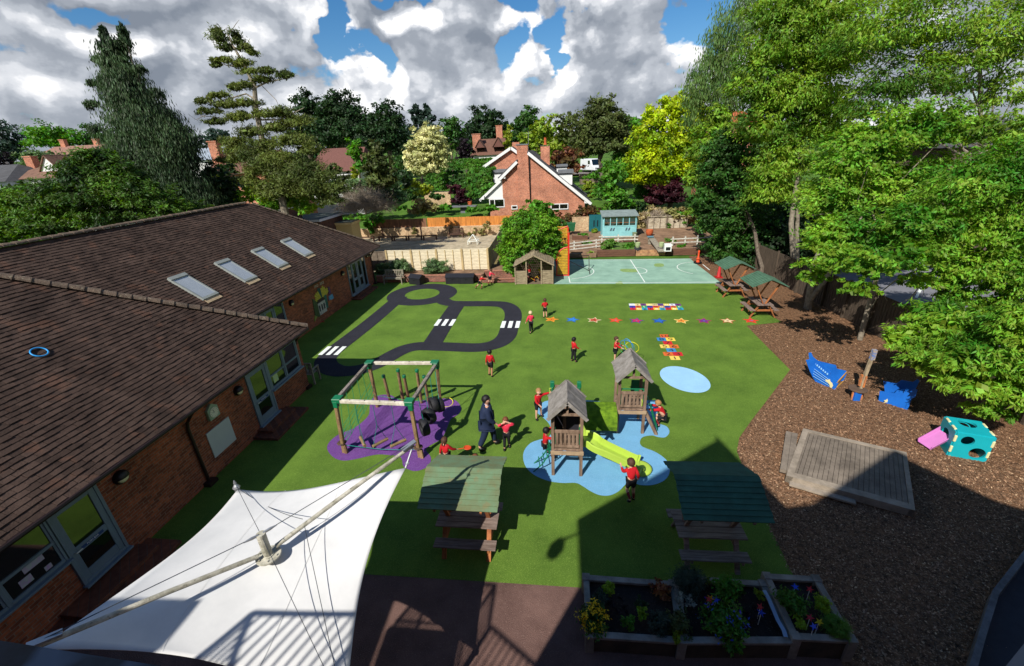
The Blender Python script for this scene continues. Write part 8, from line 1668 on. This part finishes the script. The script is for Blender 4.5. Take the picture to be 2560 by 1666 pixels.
bed(1985, 1508, 34, 28, 'hedge', 9, 'bushy green plant in the middle of the right planter', 1.5, z=.6); bed(2057, 1510, 18, 20, 'limeb', 7, 'lime green tuft by the right rail', 1.5, 'needle', .25, z=.6); bed(2090, 1565, 32, 24, 'grass', 11, 'green grassy tuft in the front corner of the right planter', 1.2, 'needle', .1, z=.58); bed(2000, 1557, 16, 14, 'limeb', 8, 'yellow leaved plant at the front of the right planter', .8, z=.58)
def windmill(px, py, col, label, z=.72, R=.07):
    c = G(px, py, z); e = empty('toy_windmill', (c.x, c.y, z-.3), label, 'windmill', 'plastic toy windmills'); m = MB(); m.tube([(c.x, c.y, z-.32), c], .006, 5); m.build('stick', M_white, e)
    m = MB(); Mx = Matrix.Translation(c) @ (CAMP-c).to_track_quat('Z', 'Y').to_matrix().to_4x4() @ Matrix.Rotation(px*.7, 4, 'Z') @ Matrix.Rotation(.5, 4, 'X'); m.prism(star(5, R, R*.35), 0, .012, mat=Mx); m.build('petals', pm('toy_'+col, col, .5, .1), e)
for px, py, col, lb in ((1777, 1496, '#c8961c', 'orange yellow toy windmill behind the geranium'), (1790, 1500, '#2a3ab4', 'small blue toy windmill behind the geranium'), (1772, 1499, '#a82818', 'red toy windmill just left of the orange yellow one'), (1901, 1518, '#a01c28', 'red toy windmill at the right end of the middle planter'), (1903, 1532, '#2448c0', 'blue toy windmill below the red one in the middle planter'), (1988, 1468, '#2446c4', 'blue toy windmill at the back of the right planter'), (2025, 1474, '#b41c20', 'red toy windmill at the back right of the right planter'), (2025, 1545, '#a8202c', 'large dark red toy windmill at the front of the right planter'), (2048, 1555, '#c8c02c', 'yellow toy windmill at the front of the right planter'), (2035, 1567, '#2c4cc0', 'blue toy windmill at the front of the right planter')): windmill(px, py, col, lb)
m = MB(); ps = [G(*q, .5) for q in ((1911, 1475), (1922, 1500), (1936, 1522), (1944, 1550), (1958, 1575), (1968, 1592))]; vs = []
for i, p in enumerate(ps): o_ = .02*math.sin(i*2.2); vs += [(p.x-.035+o_, p.y, .49), (p.x+.035+o_, p.y, .49), (p.x+.05+o_, p.y, .34)]
m.add(vs, [(3*i+j, 3*i+j+1, 3*i+j+4, 3*i+j+3) for i in range(len(ps)-1) for j in range(2)]); tag(m.build('blue_sheet', pm('pale_blue_sheet', '#8fa4bc', .6, .1)), 'strip of pale blue sheeting along the divider of the middle and right planters', 'sheet')
# ------------------------------------------------------------ loose bark chips, turf fibres, leaf litter
def scatter(name, poly, n, size, mat, zz, seed, label, cat, tilt=.5, dist=None):
    r = np.random.default_rng(seed); P = np.array(poly); lo, hi = P.min(0), P.max(0); pts = r.uniform(lo, hi, (n*3, 2)); ins = np.zeros(len(pts), bool); j = len(P)-1
    for i in range(len(P)):
        c = ((P[i, 1] > pts[:, 1]) != (P[j, 1] > pts[:, 1])) & (pts[:, 0] < (P[j, 0]-P[i, 0])*(pts[:, 1]-P[i, 1])/(P[j, 1]-P[i, 1]+1e-12)+P[i, 0]); ins ^= c; j = i
    pts = pts[ins]; 
    if dist: pts = pts[r.random(len(pts)) < np.minimum(1, (dist/np.maximum(pts[:, 1], 1))**1.6)]
    pts = pts[:n]; k = len(pts); p = np.stack([pts[:, 0], pts[:, 1], np.full(k, zz)+r.uniform(0, .012, k)], 1)
    a = r.uniform(0, 2*PI, k); t = np.stack([np.cos(a), np.sin(a), r.uniform(-tilt, tilt, k)], 1); b = np.stack([-np.sin(a), np.cos(a), r.uniform(-tilt, tilt, k)], 1); L = size*r.uniform(.4, 1.3, k)[:, None]; w_ = L*r.uniform(.3, .7, k)[:, None]
    V = np.stack([p+t*L*.5+b*w_*.1, p+b*w_*.5, p-t*L*.5, p-b*w_*.5], 1).reshape(-1, 3); e = D.objects.new(name, D.meshes.new(name+'_tmp')); D.meshes.remove(e.data) if False else None
    me = D.meshes.new(name); me.vertices.add(k*4); me.vertices.foreach_set('co', V.astype(np.float32).ravel()); me.loops.add(k*4); me.loops.foreach_set('vertex_index', np.arange(k*4, dtype=np.int32)); me.polygons.add(k); me.polygons.foreach_set('loop_start', np.arange(0, k*4, 4, dtype=np.int32)); me.polygons.foreach_set('loop_total', np.full(k, 4, dtype=np.int32)); me.materials.append(mat); me.update(calc_edges=True); e.data = me; COL.objects.link(e); tag(e, label, cat, kind='stuff'); return e
M_chip = pm('bark_chip', '#8c6c52', .9, .3, 5, two='#54402f', island=.6); M_chip2 = pm('pale_chip', '#b89a78', .85, .3, 5, island=.35)
bark_in = [G2(1975, 930), G2(1842, 1120), G2(1865, 1200), G2(1975, 1440), (4.9, 5.2), (5.2, 2.5), (13, 2.5), (13.5, 22), (10.8, 20.4), (9.0, 20.1), (8.85, 15.8)]
scatter('bark_chips', bark_in, 60000, .055, M_chip, .004, 11, 'brown bark chips covering the play area at right', 'bark mulch', .6, dist=11)
scatter('pale_bark_chips', bark_in, 6500, .045, M_chip2, .010, 12, 'pale chips and dry leaves scattered over the bark', 'bark mulch', .5, dist=9)
M_fib = leafmat('turf_fibre', '#6c8c34', '#5a7a2a', val=.5, tr=.2)
def tufts(name, x0, x1, y0, y1, n, h, seed):
    r = np.random.default_rng(seed); p = np.stack([r.uniform(x0, x1, n), y0+(y1-y0)*r.random(n)**1.5, np.full(n, .008)], 1); d = nrm(np.stack([r.normal(size=n)*.5, r.normal(size=n)*.5, np.ones(n)], 1)); a = r.uniform(0, PI, n); s = np.stack([np.cos(a), np.sin(a), np.zeros(n)], 1)*.006; H_ = h*r.uniform(.6, 1.2, n)[:, None]
    e = D.objects.new(name, D.meshes.new(name)); COL.objects.link(e); V = np.stack([p-s, p+s, p+d*H_+s*.3, p+d*H_-s*.3], 1).reshape(-1, 3); me = e.data; me.vertices.add(n*4); me.vertices.foreach_set('co', V.astype(np.float32).ravel()); me.loops.add(n*4); me.loops.foreach_set('vertex_index', np.arange(n*4, dtype=np.int32)); me.polygons.add(n); me.polygons.foreach_set('loop_start', np.arange(0, n*4, 4, dtype=np.int32)); me.polygons.foreach_set('loop_total', np.full(n, 4, dtype=np.int32)); me.materials.append(M_fib); me.update(calc_edges=True); tag(e, 'short plastic grass fibres of the artificial turf', 'turf', kind='stuff')
#tufts('turf_fibres', -8, 4.6, 6.75, 9.3, 90000, .03, 21)
